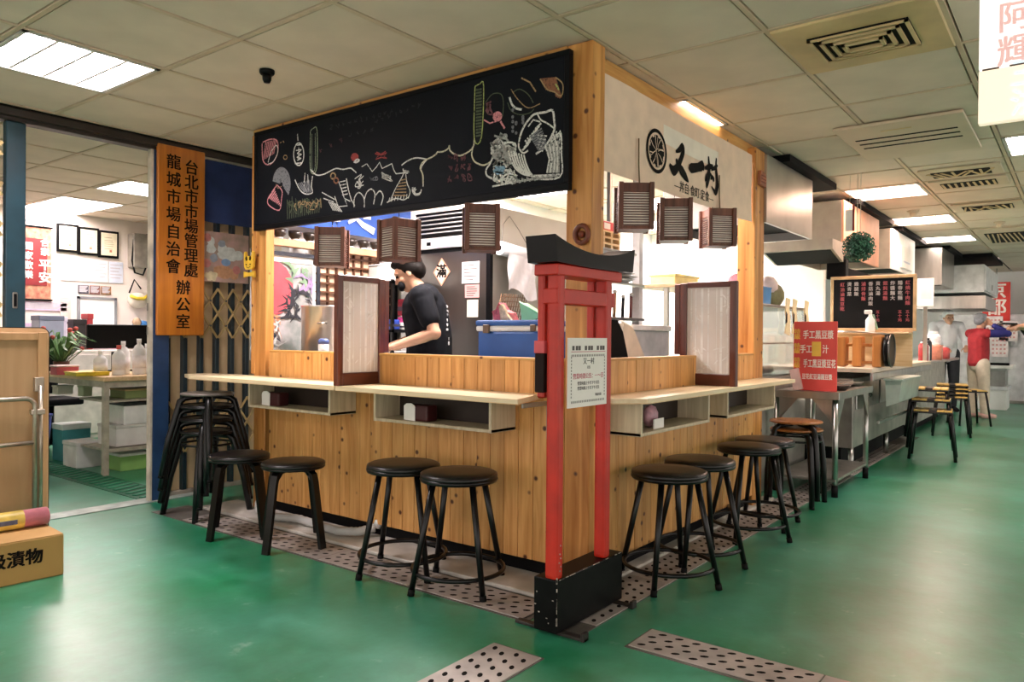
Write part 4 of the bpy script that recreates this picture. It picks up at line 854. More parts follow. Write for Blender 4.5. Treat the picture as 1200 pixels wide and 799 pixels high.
obj('roll', B().tube([(1.34, 1.53, 1.66), (1.76, 1.53, 1.63)], .048, 20), film, t)
obj('core', B().tube([(1.336, 1.53, 1.6603), (1.342, 1.53, 1.66)], .018, 12), black_matt, t)
b = B(); v = []
for i in range(9):
    for j in range(7): u = i / 8; w = j / 6; v.append((1.38 + .33 * u - .02 * w, 1.475 + .012 * math.sin(u * 12 + w * 5), 1.63 - .04 * u - w * (.26 - .03 * math.sin(u * 6))))
obj('loose_sheet', b.add(v, [(i * 7 + j, (i + 1) * 7 + j, (i + 1) * 7 + j + 1, i * 7 + j + 1) for i in range(8) for j in range(6)], True), film, t)
obj('wire_hanger', B().tube([(1.36, 1.53, 1.67), (1.42, 1.565, 1.83), (1.5, 1.57, 1.9), (1.6, 1.565, 1.82), (1.74, 1.53, 1.64)], .0025, 6), steel_dark, t)
t = thing('wire_basket', 'brown wire basket hung on the refrigerator side under the bag roll', 'basket', (1.6, 1.48, 1.2))
b = B()
for k in range(12): b.tube([(1.33 + .027 * k, 1.55, 1.15), (1.33 + .027 * k, 1.5, 1.35)], .003, 5)
for k in range(6): b.tube([(1.33, 1.54 - .007 * k, 1.17 + .032 * k), (1.63, 1.54 - .007 * k, 1.17 + .032 * k)], .003, 5)
obj('basket_wires', b, M('brown_wire', '6b4a2c', .5, .3), t)

# inner work counter along the bar wall
t = thing('work_counter', 'stainless work counter inside the stall behind the left bar wall', 'counter', (.35, 1.2, 0))
obj('counter_top', B().box(.06, .62, .25, 2.38, .82, .85, .003), steel, t)
obj('counter_body', B().box(.08, .6, .27, 2.36, .08, .82, .003), steel_dull, t)
t = thing('work_counter', 'stainless work counter inside the stall along the aisle side', 'counter', (1.3, .35, 0))
obj('counter_top', B().box(.7, 1.95, .08, .6, .82, .85, .003), steel, t)
obj('counter_body', B().box(.72, 1.93, .1, .58, .08, .82, .003), steel_dull, t)
# cooler
t = thing('cool_box', 'blue picnic cooler with white lid band on the inner counter', 'cooler', (.42, .63, .85))
cb = M('cooler_blue', '2a5fae', .4, 0, .08, 6)
obj('tub', B().box(.28, .6, .44, .83, .852, 1.085, .012), cb, t)
obj('lid_band', B().box(.272, .608, .432, .838, 1.085, 1.112, .006), white_p, t)
obj('lid', B().box(.27, .61, .43, .84, 1.112, 1.14, .01), cb, t)
obj('latch', B().box(.262, .275, .745, .785, 1.075, 1.118, .003), M('latch_brown', '7a6250', .5), t)
obj('latch', B().box(.262, .275, .46, .49, 1.085, 1.118, .003), M('latch_brown', '7a6250'), t)
t = thing('green_scoop', 'pale green plastic scoop lying on the blue cooler', 'scoop', (.42, .6, 1.14))
gs = M('mint_plastic', '8fd49a', .35, 0, .06)
v = [(.4, .655, 1.235), (.4, .52, 1.165), (.4, .565, 1.14), (.4, .64, 1.14), (.47, .65, 1.23), (.47, .53, 1.165), (.47, .57, 1.14), (.47, .635, 1.14)]
obj('scoop_body', B().add(v, [(0, 1, 2, 3), (7, 6, 5, 4), (0, 4, 5, 1), (1, 5, 6, 2), (2, 6, 7, 3), (3, 7, 4, 0)]), gs, t)
obj('scoop_lip', B().tube([(.4, .655, 1.236), (.4, .52, 1.166)], .004, 6), gs, t)
t = thing('snack_bag', 'colourful crumpled snack bag on the blue cooler', 'bag', (.42, .76, 1.14))
obj('bag_body', B().prism([(.7, 1.14), (.82, 1.14), (.835, 1.19), (.81, 1.2), (.79, 1.235), (.765, 1.2), (.72, 1.18)], .4, .46, 'x'), M('snack_pink', 'd6616b', .4, 0, .3, 40, .3), t)
obj('bag_front', B().prism([(.69, 1.14), (.76, 1.14), (.775, 1.215), (.755, 1.225), (.72, 1.17)], .38, .4, 'x'), M('snack_cream', 'e9c79c', .4, 0, .3, 40, .3), t)
# big pot and small cup
t = thing('stock_pot', 'large stainless stock pot near the back poster', 'pot', (.33, 2.12, .85))
obj('pot_body', B().lathe([(.128, 0), (.134, .01), (.134, .375), (.139, .381), (.134, .386), (.127, .38), (.126, .02), (0, .015)], 36, (.33, 2.12, .852)), M('pot_steel', 'cfc8be', .3, .9, .06, 3, 0, (1, 1, .1)), t)
for s in (-1, 1): obj('handle', B().tube([(.33 + .095 * s - .03, 2.02, 1.13), (.33 + .095 * s - .02, 1.995, 1.13), (.33 + .095 * s + .02, 1.995, 1.13), (.33 + .095 * s + .03, 2.02, 1.13)], .005, 8), steel, t)
t = thing('blue_lid_tub', 'small white tub with blue lid in front of the stock pot', 'tub', (.1, 1.83, .85))
obj('tub', B().lathe([(.026, 0), (.03, .12), (.03, .155), (0, .155)], 18, (.1, 1.83, .852)), white_p, t)
obj('lid', B().lathe([(.031, .155), (.031, .175), (.02, .185), (0, .185)], 18, (.1, 1.83, .852)), M('lid_blue', '5a6fae', .4), t)

# end wall of the stall: noren, cup rail, lattice, poster
t = thing('blue_curtain', 'blue shop curtain with white lettering on the stall end wall', 'curtain', (.68, 2.42, 2.0))
blue_c = M('blue_cloth', '2f55a8', .8, 0, .12, 8, .15)
obj('cloth_panel', cloth_sheet(.03, .66, 1.76, 2.2, 2.4, 20, .012), blue_c, t); obj('cloth_panel', cloth_sheet(.67, 1.36, 1.755, 2.2, 2.4, 20, .012, 2), blue_c, t)
obj('rod', B().tube([(.02, 2.4, 2.2), (1.38, 2.4, 2.2)], .01, 8), walnut, t)
wpr = M('white_dye', 'e8e8ea', .8)
b = B(); b.strip([(.83, 1.9), (.8, 1.86), (.75, 1.83)], [.012, .03, .02], 2.386).strip([(.78, 1.89), (.88, 1.83), (.985, 1.795)], [.01, .04, .05], 2.385).strip([(.88, 1.88), (.95, 1.89)], [.015, .03], 2.384).strip([(.68, 1.84), (.62, 1.835)], [.02, .03], 2.384)
obj('white_character', b, wpr, t)
t = thing('cup_rail', 'pale wooden rail with a row of dark tea cups under the blue curtain', 'rail', (.66, 2.4, 1.66))
pinky = M('pale_orange_wood', 'd6a27c', .5, 0, .1, 10)
obj('rail_board', B().box(.02, 1.16, 2.37, 2.42, 1.615, 1.66, .003), pinky, t)
cup_m = M('dark_glaze', '352c26', .3, 0, .2, 20)
cup0 = None; ORD = ['first', 'second', 'third', 'fourth', 'fifth', 'sixth', 'seventh', 'eighth', 'last']
for k in range(9):
    lb = 'first dark tea cup from the left on the wooden rail under the blue curtain'
    if cup0 is None:
        cup0 = thing('tea_cup', lb, 'cup', (.08 + .1 * k, 2.385, 1.66), 0, 'dark cups on the wooden rail')
        obj('bowl', B().lathe([(.018, 0), (.02, .006), (.04, .03), (.043, .06), (.038, .058), (.02, .012), (0, .01)], 14), cup_m, cup0, True)
        obj('white_trim', B().lathe([(.019, 0), (.022, 0.002), (.022, .01), (.019, .008)], 12), white_p, cup0, True)
    else: dup(cup0, (.08 + .115 * k, 2.385, 1.66), 0, ORD[k] + ' dark tea cup from the left on the wooden rail under the blue curtain')
t = thing('lattice_screen', 'dark brown wooden lattice over a pale board below the cup rail', 'lattice', (.85, 2.44, 1.5))
obj('back_board', B().box(.5, 1.25, 2.44, 2.46, 1.2, 1.62), M('peach_board', 'e2c0a4', .6), t)
lt = M('lattice_brown', '5d3a26', .5)
for k in range(9): obj('lattice_bar', B().box(.53 + .075 * k, .542 + .075 * k, 2.42, 2.438, 1.25, 1.615), lt, t)
for k in range(6): obj('lattice_bar', B().box(.5, 1.2, 2.415, 2.43, 1.28 + .06 * k, 1.292 + .06 * k), lt, t)
t = thing('wall_poster', 'framed poster with a pink red disc and dark sketchy shapes behind the stock pot', 'poster', (.3, 2.42, 1.25))
obj('poster_sheet', B().box(.02, .53, 2.425, 2.435, .9, 1.585), M('poster_ground', 'b9b4b6', .6, 0, .3, 9, hex2='6f7f78'), t)
obj('frame', B().box(.505, .53, 2.405, 2.43, .9, 1.56).box(.02, .53, 2.405, 2.43, 1.56, 1.585), M('poster_frame_navy', '1f2531', .5), t)
obj('white_margin', B().box(.48, .505, 2.42, 2.4245, .9, 1.56).box(.02, .5, 2.42, 2.4245, 1.52, 1.56), paper, t)
b = B(); v = [(.175 + .15 * math.cos(a), 2.417, 1.35 + .17 * math.sin(a)) for a in [2 * PI * k / 28 for k in range(28)]]
obj('pink_disc', b.add([q if q[0] > .022 else (.022, q[1], q[2]) for q in v], [tuple(range(28))]), M('coral_print', 'c9505c', .6), t)
rr = random.Random(4)
for nm, hx, n, cx, cz, sp in (('dark_brushwork', '2a2b33', 26, .36, 1.26, .1), ('pale_brushwork', 'cfd2d0', 22, .12, 1.05, .11), ('green_brushwork', '7d9a7c', 12, .36, 1.45, .07), ('violet_brushwork', 'a58bb5', 8, .43, 1.4, .05), ('orange_brushwork', 'cf8a66', 8, .16, 1.12, .06), ('ink_brushwork', '26303f', 12, .1, 1.02, .08)):
    b = B()
    for k in range(n):
        x, z = cx + rr.uniform(-sp, sp), cz + rr.uniform(-sp, sp); a = rr.uniform(0, PI); l = rr.uniform(.02, .07)
        P = [(min(.478, max(.024, x + l * q * math.cos(a + q * .4))), z + l * q * math.sin(a + q * .4)) for q in (-1, 0, 1)]
        b.strip(P, [.004, rr.uniform(.012, .03), .004], 2.4165 - .00005 * k)
    obj(nm, b, M(nm, hx, .6), t)

# storage shelf between lattice and refrigerator, with tubs and coloured packs
t = thing('storage_rack', 'dark metal storage rack between the lattice and the refrigerator', 'rack', (1.3, 2.35, 0))
for x in (.99, 1.27): 
    for y in (2.2, 2.42): obj('upright', B().box(x - .01, x + .01, y - .01, y + .01, 0, 1.45), M('rack_pole_pale', 'b9b2a3', .4, .3) if x > 1.2 else black_metal, t)
for z in (.9, 1.08, 1.42): obj('shelf_board', B().box(.98, 1.28, 2.19, 2.43, z, z + .02), black_matt, t)
obj('back_sheet', B().box(.98, 1.28, 2.43, 2.44, .5, 1.42), black_matt, t)
for i, (x, z, w, h, hx, lb) in enumerate([(1.02, 1.1, .07, .07, '2c45a0', 'blue pack on the middle shelf of the dark rack'), (1.17, 1.1, .09, .09, 'b23a78', 'magenta pack on the middle shelf of the dark rack'), (1.1, 1.1, .06, .05, 'd9d6d2', 'white pack between the blue and magenta packs'), (1.14, 1.2, .03, .12, '7a2330', 'dark red bottle carton on the dark rack'), (1.08, .92, .16, .03, 'c9c8c6', 'white tray on the lower shelf of the dark rack')]):
    t = thing('storage_pack', lb, 'pack', (x, 2.24, z)); obj('pack_body', B().box(-w / 2, w / 2, -.05, .05, 0, h, .008), M('pack_' + ['blue', 'magenta', 'white', 'maroon', 'tray'][i], hx, .4, 0, .15, 30, .2), t, True); obj('pack_band', B().box(-w / 2 - .001, w / 2 + .001, -.051, .051, h * .3, h * .55), M('pack_band', '3a3540', .5), t, True)
for i, (x, w, h) in enumerate([(.95, .1, .11), (1.06, .12, .15), (1.18, .1, .19), (1.26, .08, .23)]):
    t = thing('white_tub', ['low white plastic tub on the rack top beside the lantern', 'white plastic tub second on the rack top', 'tall white plastic tub on the rack top', 'tallest white plastic jug on the rack top next to the refrigerator'][i], 'tub', (x, 2.3, 1.44 if x > .97 else 1.44), 0, 'white tubs on the rack top')
    obj('tub_body', B().box(-w / 2, w / 2, -.05, .05, 0, h * .9, .01), white_p, t, True); obj('tub_lid', B().box(-w / 2 - .004, w / 2 + .004, -.054, .054, h * .9, h, .006), M('tub_lid', 'dfe0e2', .4), t, True)

# seen through the aisle side opening
t = thing('prep_shelf', 'grey steel upright with dish shelf behind the red gate', 'shelf', (2.05, 1.1, 1.15))
obj('upright', B().box(2.35, 2.41, 1.0, 1.06, 1.151, CZ - .01), M('grey_upright', 'c9c9ca', .45, .3), t)
obj('dish_shelf', B().box(1.75, 2.35, .95, 1.25, 1.43, 1.45, .003), steel, t)
obj('dish_shelf', B().box(1.75, 2.35, .95, 1.25, 1.18, 1.2, .003), steel_dark, t)
obj('post', B().box(1.75, 1.77, .95, .97, 1.151, 1.45), steel, t); obj('post', B().box(1.75, 1.77, 1.23, 1.25, 1.151, 1.45), steel, t)
t = thing('prep_counter', 'white prep counter seen through the aisle opening', 'counter', (2.9, 1.2, 0))
obj('counter_top', B().box(1.75, 2.7, .9, 1.5, 1.11, 1.15, .004), M('grey_white_top', 'd6d5d2', .4), t); obj('counter_body', B().box(1.77, 2.68, .92, 1.48, 0, 1.11, .004), M('pale_grey_panel', 'b9bab9', .35, .4), t)
for k in range(5):
    t = thing('steaming_tray', ['wide steel tray at the bottom of the dish pile', 'second steel tray of the dish pile', 'third steel tray of the dish pile', 'fourth steel tray of the dish pile', 'small steel lid on top of the dish pile'][k], 'tray', (2.05, 1.08, 1.45 + .022 * k), 0, 'steel trays piled on the dish shelf')
    r = [.17, .19, .17, .15, .1][k]; obj('tray_body', B().lathe([(r * .8, 0), (r, .018), (r + .012, .02), (r * .9, .014), (0, .006)], 24), steel, t, True)
for k, (x, hx, h) in enumerate([(1.85, '2a2a2c', .14), (1.98, '8a6a48', .18), (2.1, '1d1d1f', .15), (2.22, '53231f', .17)]):
    t = thing('ladle', ['black handled ladle standing on the lower dish shelf', 'wooden spoon standing on the lower dish shelf', 'second black ladle on the lower dish shelf', 'dark red bottle on the lower dish shelf'][k], 'utensil', (x, 1.0, 1.2)); obj('handle', B().tube([(0, 0, 0), (.008, 0, h)], .012, 8), M('utensil_%s' % ['black', 'wood', 'dark', 'red'][k], hx, .5), t, True); obj('head', B().ball((.01, 0, h), .018, 8), steel, t, True)
# carved pallet boxes
t0 = None
for k in range(3):
    t = thing('wooden_riser', ['wooden riser tray at the bottom beside the corner post', 'wooden riser tray in the middle beside the corner post', 'wooden riser tray on top beside the corner post'][k], 'tray', (.715, .36, 1.512 + .031 * k), 0, 'stacked wooden risers beside the corner post')
    b = B(); obj('top_slats', b.box(-.09, .09, -.06, -.025, .02, .03).box(-.09, .09, -.015, .015, .02, .03).box(-.09, .09, .025, .06, .02, .03), ply_x, t, True)
    for s in (-1, 0, 1): obj('runner', B().box(s * .08 - .01, s * .08 + .01, -.06, .06, 0, .02), ply_x, t, True)
t = thing('red_carton', 'small red printed carton on the wooden risers', 'carton', (.7, .36, 1.606)); obj('carton_body', B().box(-.07, .07, -.04, .04, 0, .05, .003), M('carton_red', 'c9464a', .5, 0, .2, 30), t, True); obj('carton_label', B().box(-.03, .03, -.0415, -.04, .01, .04), paper, t, True)
t = thing('hanging_shelf', 'thin steel hanging shelf behind the corner post carrying wooden risers', 'shelf', (.78, .4, 1.497)); obj('shelf_board', B().box(.6, .95, .28, .46, 1.497, 1.511, .002), steel, t); obj('shelf_bracket', B().box(.9, .92, .42, .44, 1.5, 2.2), steel, t)
t = thing('black_cushion', 'black padded panel behind the aisle bar wall next to the red gate', 'panel', (.78, .32, .85)); obj('pad', B().prism([(.62, .86), (.94, .86), (.84, 1.09), (.78, 1.15), (.62, 1.15)], .3, .34, 'y'), black_matt, t); obj('pad_edge', B().box(.63, .95, .295, .345, .852, .87), rubber, t)
t = thing('sloped_board', 'pale tan sloped board standing on the inner counter beside the black padded panel', 'board', (1.25, .45, .85)); obj('board', B().prism([(1.1, .853), (1.44, .853), (1.22, 1.11), (1.1, 1.14)], .44, .47, 'y'), M('tan_board', 'c9b9a3', .7, 0, .1, 8), t); obj('board_edge', B().tube([(1.45, .455, .86), (1.22, .455, 1.12), (1.1, .455, 1.15)], .008, 6), M('pale_edge', 'e4ddd0', .6), t)
t = thing('notice_stand', 'white notice with red base beside the divider screen inside the stall', 'notice', (1.55, .9, 1.15))
for k, (x, y, w, h, hx, lb) in enumerate([(3.6, 1.3, .5, .1, 'd8cf8f', 'pale yellow lidded box on the far kitchen shelf'), (4.3, 1.3, .35, .08, '5f93c4', 'blue lidded box on the far kitchen shelf'), (4.9, 1.3, .2, .12, 'c9c6c2', 'white box at the end of the far kitchen shelf')]):
    q = thing('food_box', lb, 'box', (x, y, 1.52)); obj('box_body', B().box(-w / 2, w / 2, -.12, .12, 0, h * .75, .01), M('foodbox_%d' % k if 0 else 'foodbox_' + 'abc'[k], hx, .4), q, True); obj('box_lid', B().box(-w / 2 - .01, w / 2 + .01, -.13, .13, h * .75, h, .01), M('foodbox_' + 'abc'[k], hx), q, True)
obj('sheet', B().box(1.55, 1.95, 1.0, 1.01, 1.24, 1.42), paper, t); obj('red_base', B().box(1.5, 2.0, .98, 1.03, 1.151, 1.2, .004), M('red_plastic', 'c2393f', .4), t); obj('red_mark', B().strip([(1.68, 1.3), (1.75, 1.33), (1.8, 1.33)], [.01, .016, .012], .9985).strip([(1.72, 1.28), (1.73, 1.32)], .01, .9985), M('purple_mark', '8a3f6a', .6), t)
q = thing('kitchen_shelf', 'long wall shelf carrying lidded boxes in the far kitchen', 'shelf', (4.3, 1.3, 1.5)); obj('shelf_board', B().box(3.2, 5.2, 1.1, 1.5, 1.49, 1.52, .003), M('shelf_wood', 'b9906a', .5), q); obj('shelf_leg', B().box(3.25, 3.29, 1.2, 1.24, 0, 1.49), steel, q); obj('shelf_leg', B().box(5.1, 5.14, 1.2, 1.24, 0, 1.49), steel, q)
q = thing('red_canister', 'red canister near the right post inside the stall', 'canister', (1.75, .35, .85)); obj('body', B().lathe([(.04, 0), (.042, .01), (.042, .19), (.03, .21), (0, .21)], 16, (1.75, .35, .852)), M('canister_red', 'c4403c', .4), q); obj('cap', B().lathe([(.025, .21), (.025, .25), (0, .25)], 14, (1.75, .35, .852)), white_p, q)
# ---------------------------------------------------------------- folding gate with signboard, curtain and painting
t = thing('folding_gate', 'closed folding gate of blue uprights, beige slats and crossed bars beside the stall', 'gate', (.2, 3.09, 0))
beige = M('beige_gate_slat', 'cdb088', .5, 0, .18, 5, 0, (1, 1, .2)); gold = M('gold_bar', 'c3a874', .35, .5, .15)
for k in range(6):
    x = -.165 + .115 * k
    obj('upright', B().box(x + .0, x + .03, 3.075, 3.12, .02, 2.2, .003), M('dark_teal_upright', '11252e', .4), t)
    obj('gate_slat', B().box(x + .034, x + .108, 3.1, 3.112, .03, 2.19, .002), beige, t)
    for zc in (.45, 1.2):
        for s in range(2):
            z = zc + .17 * s - .085
            obj('cross_bar', B().box(x - .035, x + .165, 3.062, 3.068, z - .007, z + .007, rot=Matrix.Rotation(.97, 3, 'Y')), gold, t)
            obj('cross_bar', B().box(x - .035, x + .165, 3.056, 3.062, z - .007, z + .007, rot=Matrix.Rotation(-.97, 3, 'Y')), gold, t)
            obj('rivet', B().tube([(x + .065, 3.05, z), (x + .065, 3.07, z)], .007, 8), steel_dark, t)
obj('bottom_rail', B().box(-.17, .56, 3.07, 3.125, 0.0, .03, .003), M('pale_rail', 'a39a8c', .5, .2, .2), t)
t = thing('office_signboard', 'tall orange wooden signboard with black vertical lettering beside the office doorway', 'sign', (-.112, 3.0, 1.65))
obj('board', B().box(-.158, .157, -.014, .014, -.603, .603, .004), sign_w, t, True)
ink_s = M('sign_ink', '140d08', .6)
text('sign_lettering', '\n'.join('台北市市場管理處'), .098, ink_s, t, (.062, -.0148, .148), bold=.0018, line=.97)
text('sign_lettering', '\n'.join('龍城市場自治會'), .098, ink_s, t, (-.058, -.0148, .163), bold=.0018, line=1.13)
text('sign_lettering', '\n'.join('辦公室'), .098, ink_s, t, (.01, -.0148, -.41), bold=.0018, line=1.12)
t = thing('navy_curtain', 'short navy cloth curtain above the folding gate', 'curtain', (.26, 3.02, 2.0))
obj('cloth', cloth_sheet(.06, .445, 1.81, 2.225, 3.025, 20, .012), M('navy_cloth', '1d2f5e', .85, 0, .15, 8, .15), t)
obj('rail', B().box(.05, .46, 3.01, 3.03, 2.22, 2.235, .002), steel_dull, t)
t = thing('painted_sheet', 'faded painted sheet with white and blue shapes hung below the navy curtain', 'picture', (.22, 3.02, 1.58))
obj('sheet', B().box(.045, .395, 3.02, 3.024, 1.41, 1.745), M('faded_pink_ground', 'b9938c', .75, 0, .2, 12, hex2='8d7f70'), t)
rr = random.Random(11)
def blob(b, cx, cz, r, y, sx=1, n=12): return b.add([(cx + r * sx * (1 + .15 * rr.uniform(-1, 1)) * math.cos(2 * PI * k / n), y, cz + r * (1 + .15 * rr.uniform(-1, 1)) * math.sin(2 * PI * k / n)) for k in range(n)], [tuple(range(n))])
for i, (nm, hx, L) in enumerate([('white_paint', 'c9cfcb', [(.19, 1.64, .035, 1), (.24, 1.6, .05, 1.5), (.11, 1.63, .035, 1), (.32, 1.6, .035, 1), (.11, 1.68, .03, 1)]), ('grey_paint', '8f9aa6', [(.19, 1.67, .025, 1.2), (.13, 1.57, .028, 1)]), ('blue_paint', '7f9ec4', [(.22, 1.545, .024, 1.4)]), ('peach_paint', 'c0906c', [(.2, 1.48, .045, 1.7), (.28, 1.47, .04, 1)]), ('cream_dots', 'd8c9a4', [(.08, 1.45, .02, 1), (.11, 1.46, .02, 1), (.14, 1.455, .02, 1), (.1, 1.43, .018, 1), (.13, 1.43, .018, 1)]), ('coral_dabs', 'c07a74', [(.08, 1.7, .03, 1), (.3, 1.5, .03, 1), (.07, 1.53, .03, 1.2)])]):
    b = B()
    for j, q in enumerate(L): blob(b, q[0], q[1], q[2], 3.0195 - .0002 * i - .00003 * j, q[3])
    obj(nm, b, M('sheet_' + nm, hx, .75, 0, .12, 30), t)
t = thing('shoe_cover_box', 'dark bundle of pipes by the foot of the left post', 'pipe', (-.05, 2.2, 0))
bpy.data.objects.remove(t)
t = thing('waste_hose', 'pale grey corrugated hose lying along the kerb under the left bar wall', 'hose', (-.05, 1.6, .018))
hp = [(.0, 2.3, .05), (-.1, 2.15, .04), (-.13, 1.95, .04), (-.09, 1.8, .045), (-.1, 1.6, .04), (-.12, 1.42, .045), (-.08, 1.32, .05), (.01, 1.28, .06)]
fine = []
for i in range(len(hp) - 1):
    for s in range(8): u = s / 8; fine.append([hp[i][k] * (1 - u) + hp[i + 1][k] * u for k in range(3)])
obj('hose_body', B().tube(fine, [.024 if i % 2 else .021 for i in range(len(fine))], 10), M('hose_grey', 'c9cac7', .45, 0, .1), t)
obj('hose_end', B().tube([(.01, 1.28, .06), (.02, 1.27, .1)], .021, 10), M('hose_grey', 'aeb0ae'), t)

# ---------------------------------------------------------------- folding table leaning at the doorway, carton, film roll
t = thing('folding_table', 'wooden folding table with steel legs stood upright behind the pickle carton', 'table', (-1.35, 2.45, 0))
brd = wood('birch_table_board', 'cfae84', 'b08c60', False, 2, .5, 10)
ax0, ax1, az0, az1 = -1.95, -1.092, .1, 1.08
def rrect(x0, x1, z0, z1, r, n=5):
    P = []
    for cx, cz, a in ((x1 - r, z1 - r, 0), (x0 + r, z1 - r, PI / 2), (x0 + r, z0 + r, PI), (x1 - r, z0 + r, 1.5 * PI)):
        for k in range(n + 1): P.append((cx + r * math.cos(a + PI / 2 * k / n), cz + r * math.sin(a + PI / 2 * k / n)))
    return P
obj('top_board', B().prism(rrect(ax0, ax1, .02, az1, .035), 2.462, 2.482, 'y'), brd, t)
obj('edge_band', B().prism(rrect(ax0 - .004, ax1 + .004, .016, az1 + .004, .038), 2.464, 2.48, 'y'), black_matt, t)
fw = wood('birch_batten', 'c9a273', 'a98355', False, 2, .5, 14)
obj('batten', B().box(ax1 - .055, ax1 - .012, 2.44, 2.462, .05, az1 - .02, .003), fw, t)
obj('batten', B().box(ax0 + .012, ax0 + .055, 2.44, 2.462, .05, az1 - .02, .003), fw, t)
obj('batten', B().box(ax0 + .05, ax1 - .055, 2.44, 2.462, az1 - .06, az1 - .022, .003), fw, t)
obj('inset_panel', B().box(ax0 + .055, ax1 - .055, 2.455, 2.463, .06, az1 - .06), brd, t)
galv = M('galvanised_tube', 'b3aa9a', .35, .8, .15, 10)
P = [(-1.6, 2.41, .74)] + [(-1.215 + .043 * math.sin(a), 2.41, .697 + .043 * math.cos(a)) for a in [k * PI / 10 for k in range(6)]] + [(-1.172, 2.41, .2)]
obj('leg_frame', B().tube(P, .0115, 12), galv, t)
obj('leg_frame', B().tube([(-1.142, 2.425, .8), (-1.142, 2.425, .18)], .0105, 12), galv, t)
obj('cross_tube', B().tube([(-1.6, 2.41, .525), (-1.172, 2.41, .525)], .0105, 12), galv, t)
obj('leg_hinge', B().box(-1.165, -1.125, 2.425, 2.455, .77, .84, .003), galv, t); obj('leg_clip', B().box(-1.19, -1.13, 2.4, 2.43, .66, .685, .003), galv, t)
t = thing('pickle_carton', 'brown cardboard carton with black lettering on the floor at the left edge', 'box', (-1.5, 2.06, 0), -.13 + .05)
card = M('corrugated_card', 'b98f52', .75, 0, .06, 4, .05)
obj('carton_body', B().box(-.3, .27, -.13, .24, 0, .178, .004), card, t, True)
obj('top_flap', B().box(-.298, .268, -.128, .055, .178, .1805), M('card_flap', 'c39a60', .75, 0, .06, 4), t, True); obj('top_flap', B().box(-.298, .268, .058, .238, .178, .1805), M('card_flap', 'c39a60'), t, True)
text('carton_lettering', '級漬物', .07, M('carton_ink', '17110c', .7), t, (.088, -.1312, .1), bold=.0022, sx=.98)
t = thing('film_roll', 'roll of pink and yellow printed plastic lying on the pickle carton', 'roll', (-1.45, 2.15, .18), -.08)
pk = M('pink_roll_film', 'cf7f8b', .35, 0, .12, 20, .2); yw = M('yellow_roll_film', 'd9bd58', .4, 0, .2, 14, .2)
zc = .2225
obj('roll_body', B().tube([(-.28, 0, zc - .18), (.225, 0, zc - .18)], .04, 22), pk, t, True)
obj('yellow_label', B().tube([(-.281, 0, zc - .18), (.13, 0, zc - .18)], .0406, 22, cap=False), yw, t, True)
obj('print_band', B().box(.02, .1, -.0425, -.03, .032, .052), M('blue_print', '5a5f7a', .5, 0, .2, 40), t, True)
obj('end_fold', B().ball((.226, 0, zc - .18), .039, 12, (.25, 1, 1)), pk, t, True)

# ---------------------------------------------------------------- the office beyond the doorway
struct('trim_8', B().box(-.31, -.06, 3.14, 5.6, 0, .004), M('dark_green_strip', '136043', .4, 0, .2, 5))
t = bpy.data.objects['trim_8']
rib0 = None
for k in range(26):
    if rib0 is None: rib0 = obj('anti_slip_rib', B().box(-.1, .1, -.018, .018, 0, .006, .002, rot=rotz(.35)), M('green_rib', '2f8a66', .4), t); rib0.location = (-.185, 3.2, .004)
    else: piece(rib0, (-.185, 3.2 + .09 * k, .004), t)
t = thing('sliding_gate_edge', 'pale crossed lattice edge of the sliding gate at the left edge', 'gate', (-1.12, 3.08, 0))
pg = M('pale_gate_bar', 'c9bfae', .45, .2, .1)
obj('side_post', B().box(-1.2, -1.12, 3.075, 3.095, .02, 2.21, .003), pg, t)
for k in range(9):
    z = .3 + .22 * k
    obj('cross_bar', B().box(-1.17, -1.08, 3.06, 3.066, z - .009, z + .009, rot=Matrix.Rotation(.95, 3, 'Y')), gold, t); obj('cross_bar', B().box(-1.17, -1.08, 3.054, 3.06, z - .009, z + .009, rot=Matrix.Rotation(-.95, 3, 'Y')), gold, t)
# desk
t = thing('office_desk', 'worn steel framed desk with pale top seen through the office doorway', 'desk', (.2, 4.5, 0))
dl = M('desk_frame_paint', 'b9b19f', .5, .2, .2, 10)
obj('desk_top', B().box(-.1, .95, 4.08, 5.25, .7, .735, .004), ply, t)
obj('edge_frame', B().box(-.09, .94, 4.1, 5.24, .655, .7), dl, t)
for x, y in ((-.07, 4.12), (.9, 4.12), (-.07, 5.2), (.9, 5.2)): obj('leg', B().box(x - .02, x + .02, y - .02, y + .02, 0, .66, .003), dl, t)
obj('lower_rail', B().box(-.07, .9, 4.105, 4.135, .17, .195), dl, t)
obj('shelf_board', B().box(-.05, .9, 4.12, 4.6, .54, .555), dl, t); obj('shelf_board', B().box(-.05, .9, 4.12, 4.6, .175, .19), dl, t)
def crate(nm, x, y, z, w, d, h, hx, label, cat='box', band=None, group=None):
    q = thing(nm, label, cat, (x, y, z), 0, group)
    obj('body', B().box(-w / 2, w / 2, -d / 2, d / 2, 0, h, .008), M('tone_' + hx_name(hx), hx, .5, 0, .08, 8), q, True)
    obj('lid', B().box(-w / 2 - .004, w / 2 + .004, -d / 2 - .004, d / 2 + .004, h * .86, h + .004, .004), M('tone_' + hx_name(band or hx), band or hx, .5, 0, .08, 8), q, True)
    return q
HXN = {}
def hx_name(h):
    return HXN.setdefault(h, ['white', 'grey', 'blue', 'teal', 'green', 'olive', 'pink', 'lilac', 'brown', 'yellow', 'red', 'black', 'tan', 'violet', 'peach', 'sand', 'slate', 'mint', 'rose', 'coal', 'ivory', 'rust', 'sky', 'plum', 'moss'][len(HXN)] + '_plain')
crate('storage_box', .18, 4.32, .196, .3, .3, .16, 'e4e2de', 'white storage box on the low desk shelf with another stacked on it', band='d3d0ca')
crate('storage_box', .26, 4.32, .36, .34, .3, .165, 'efedea', 'large white foam box stacked under the desk top', band='2b2b2d')
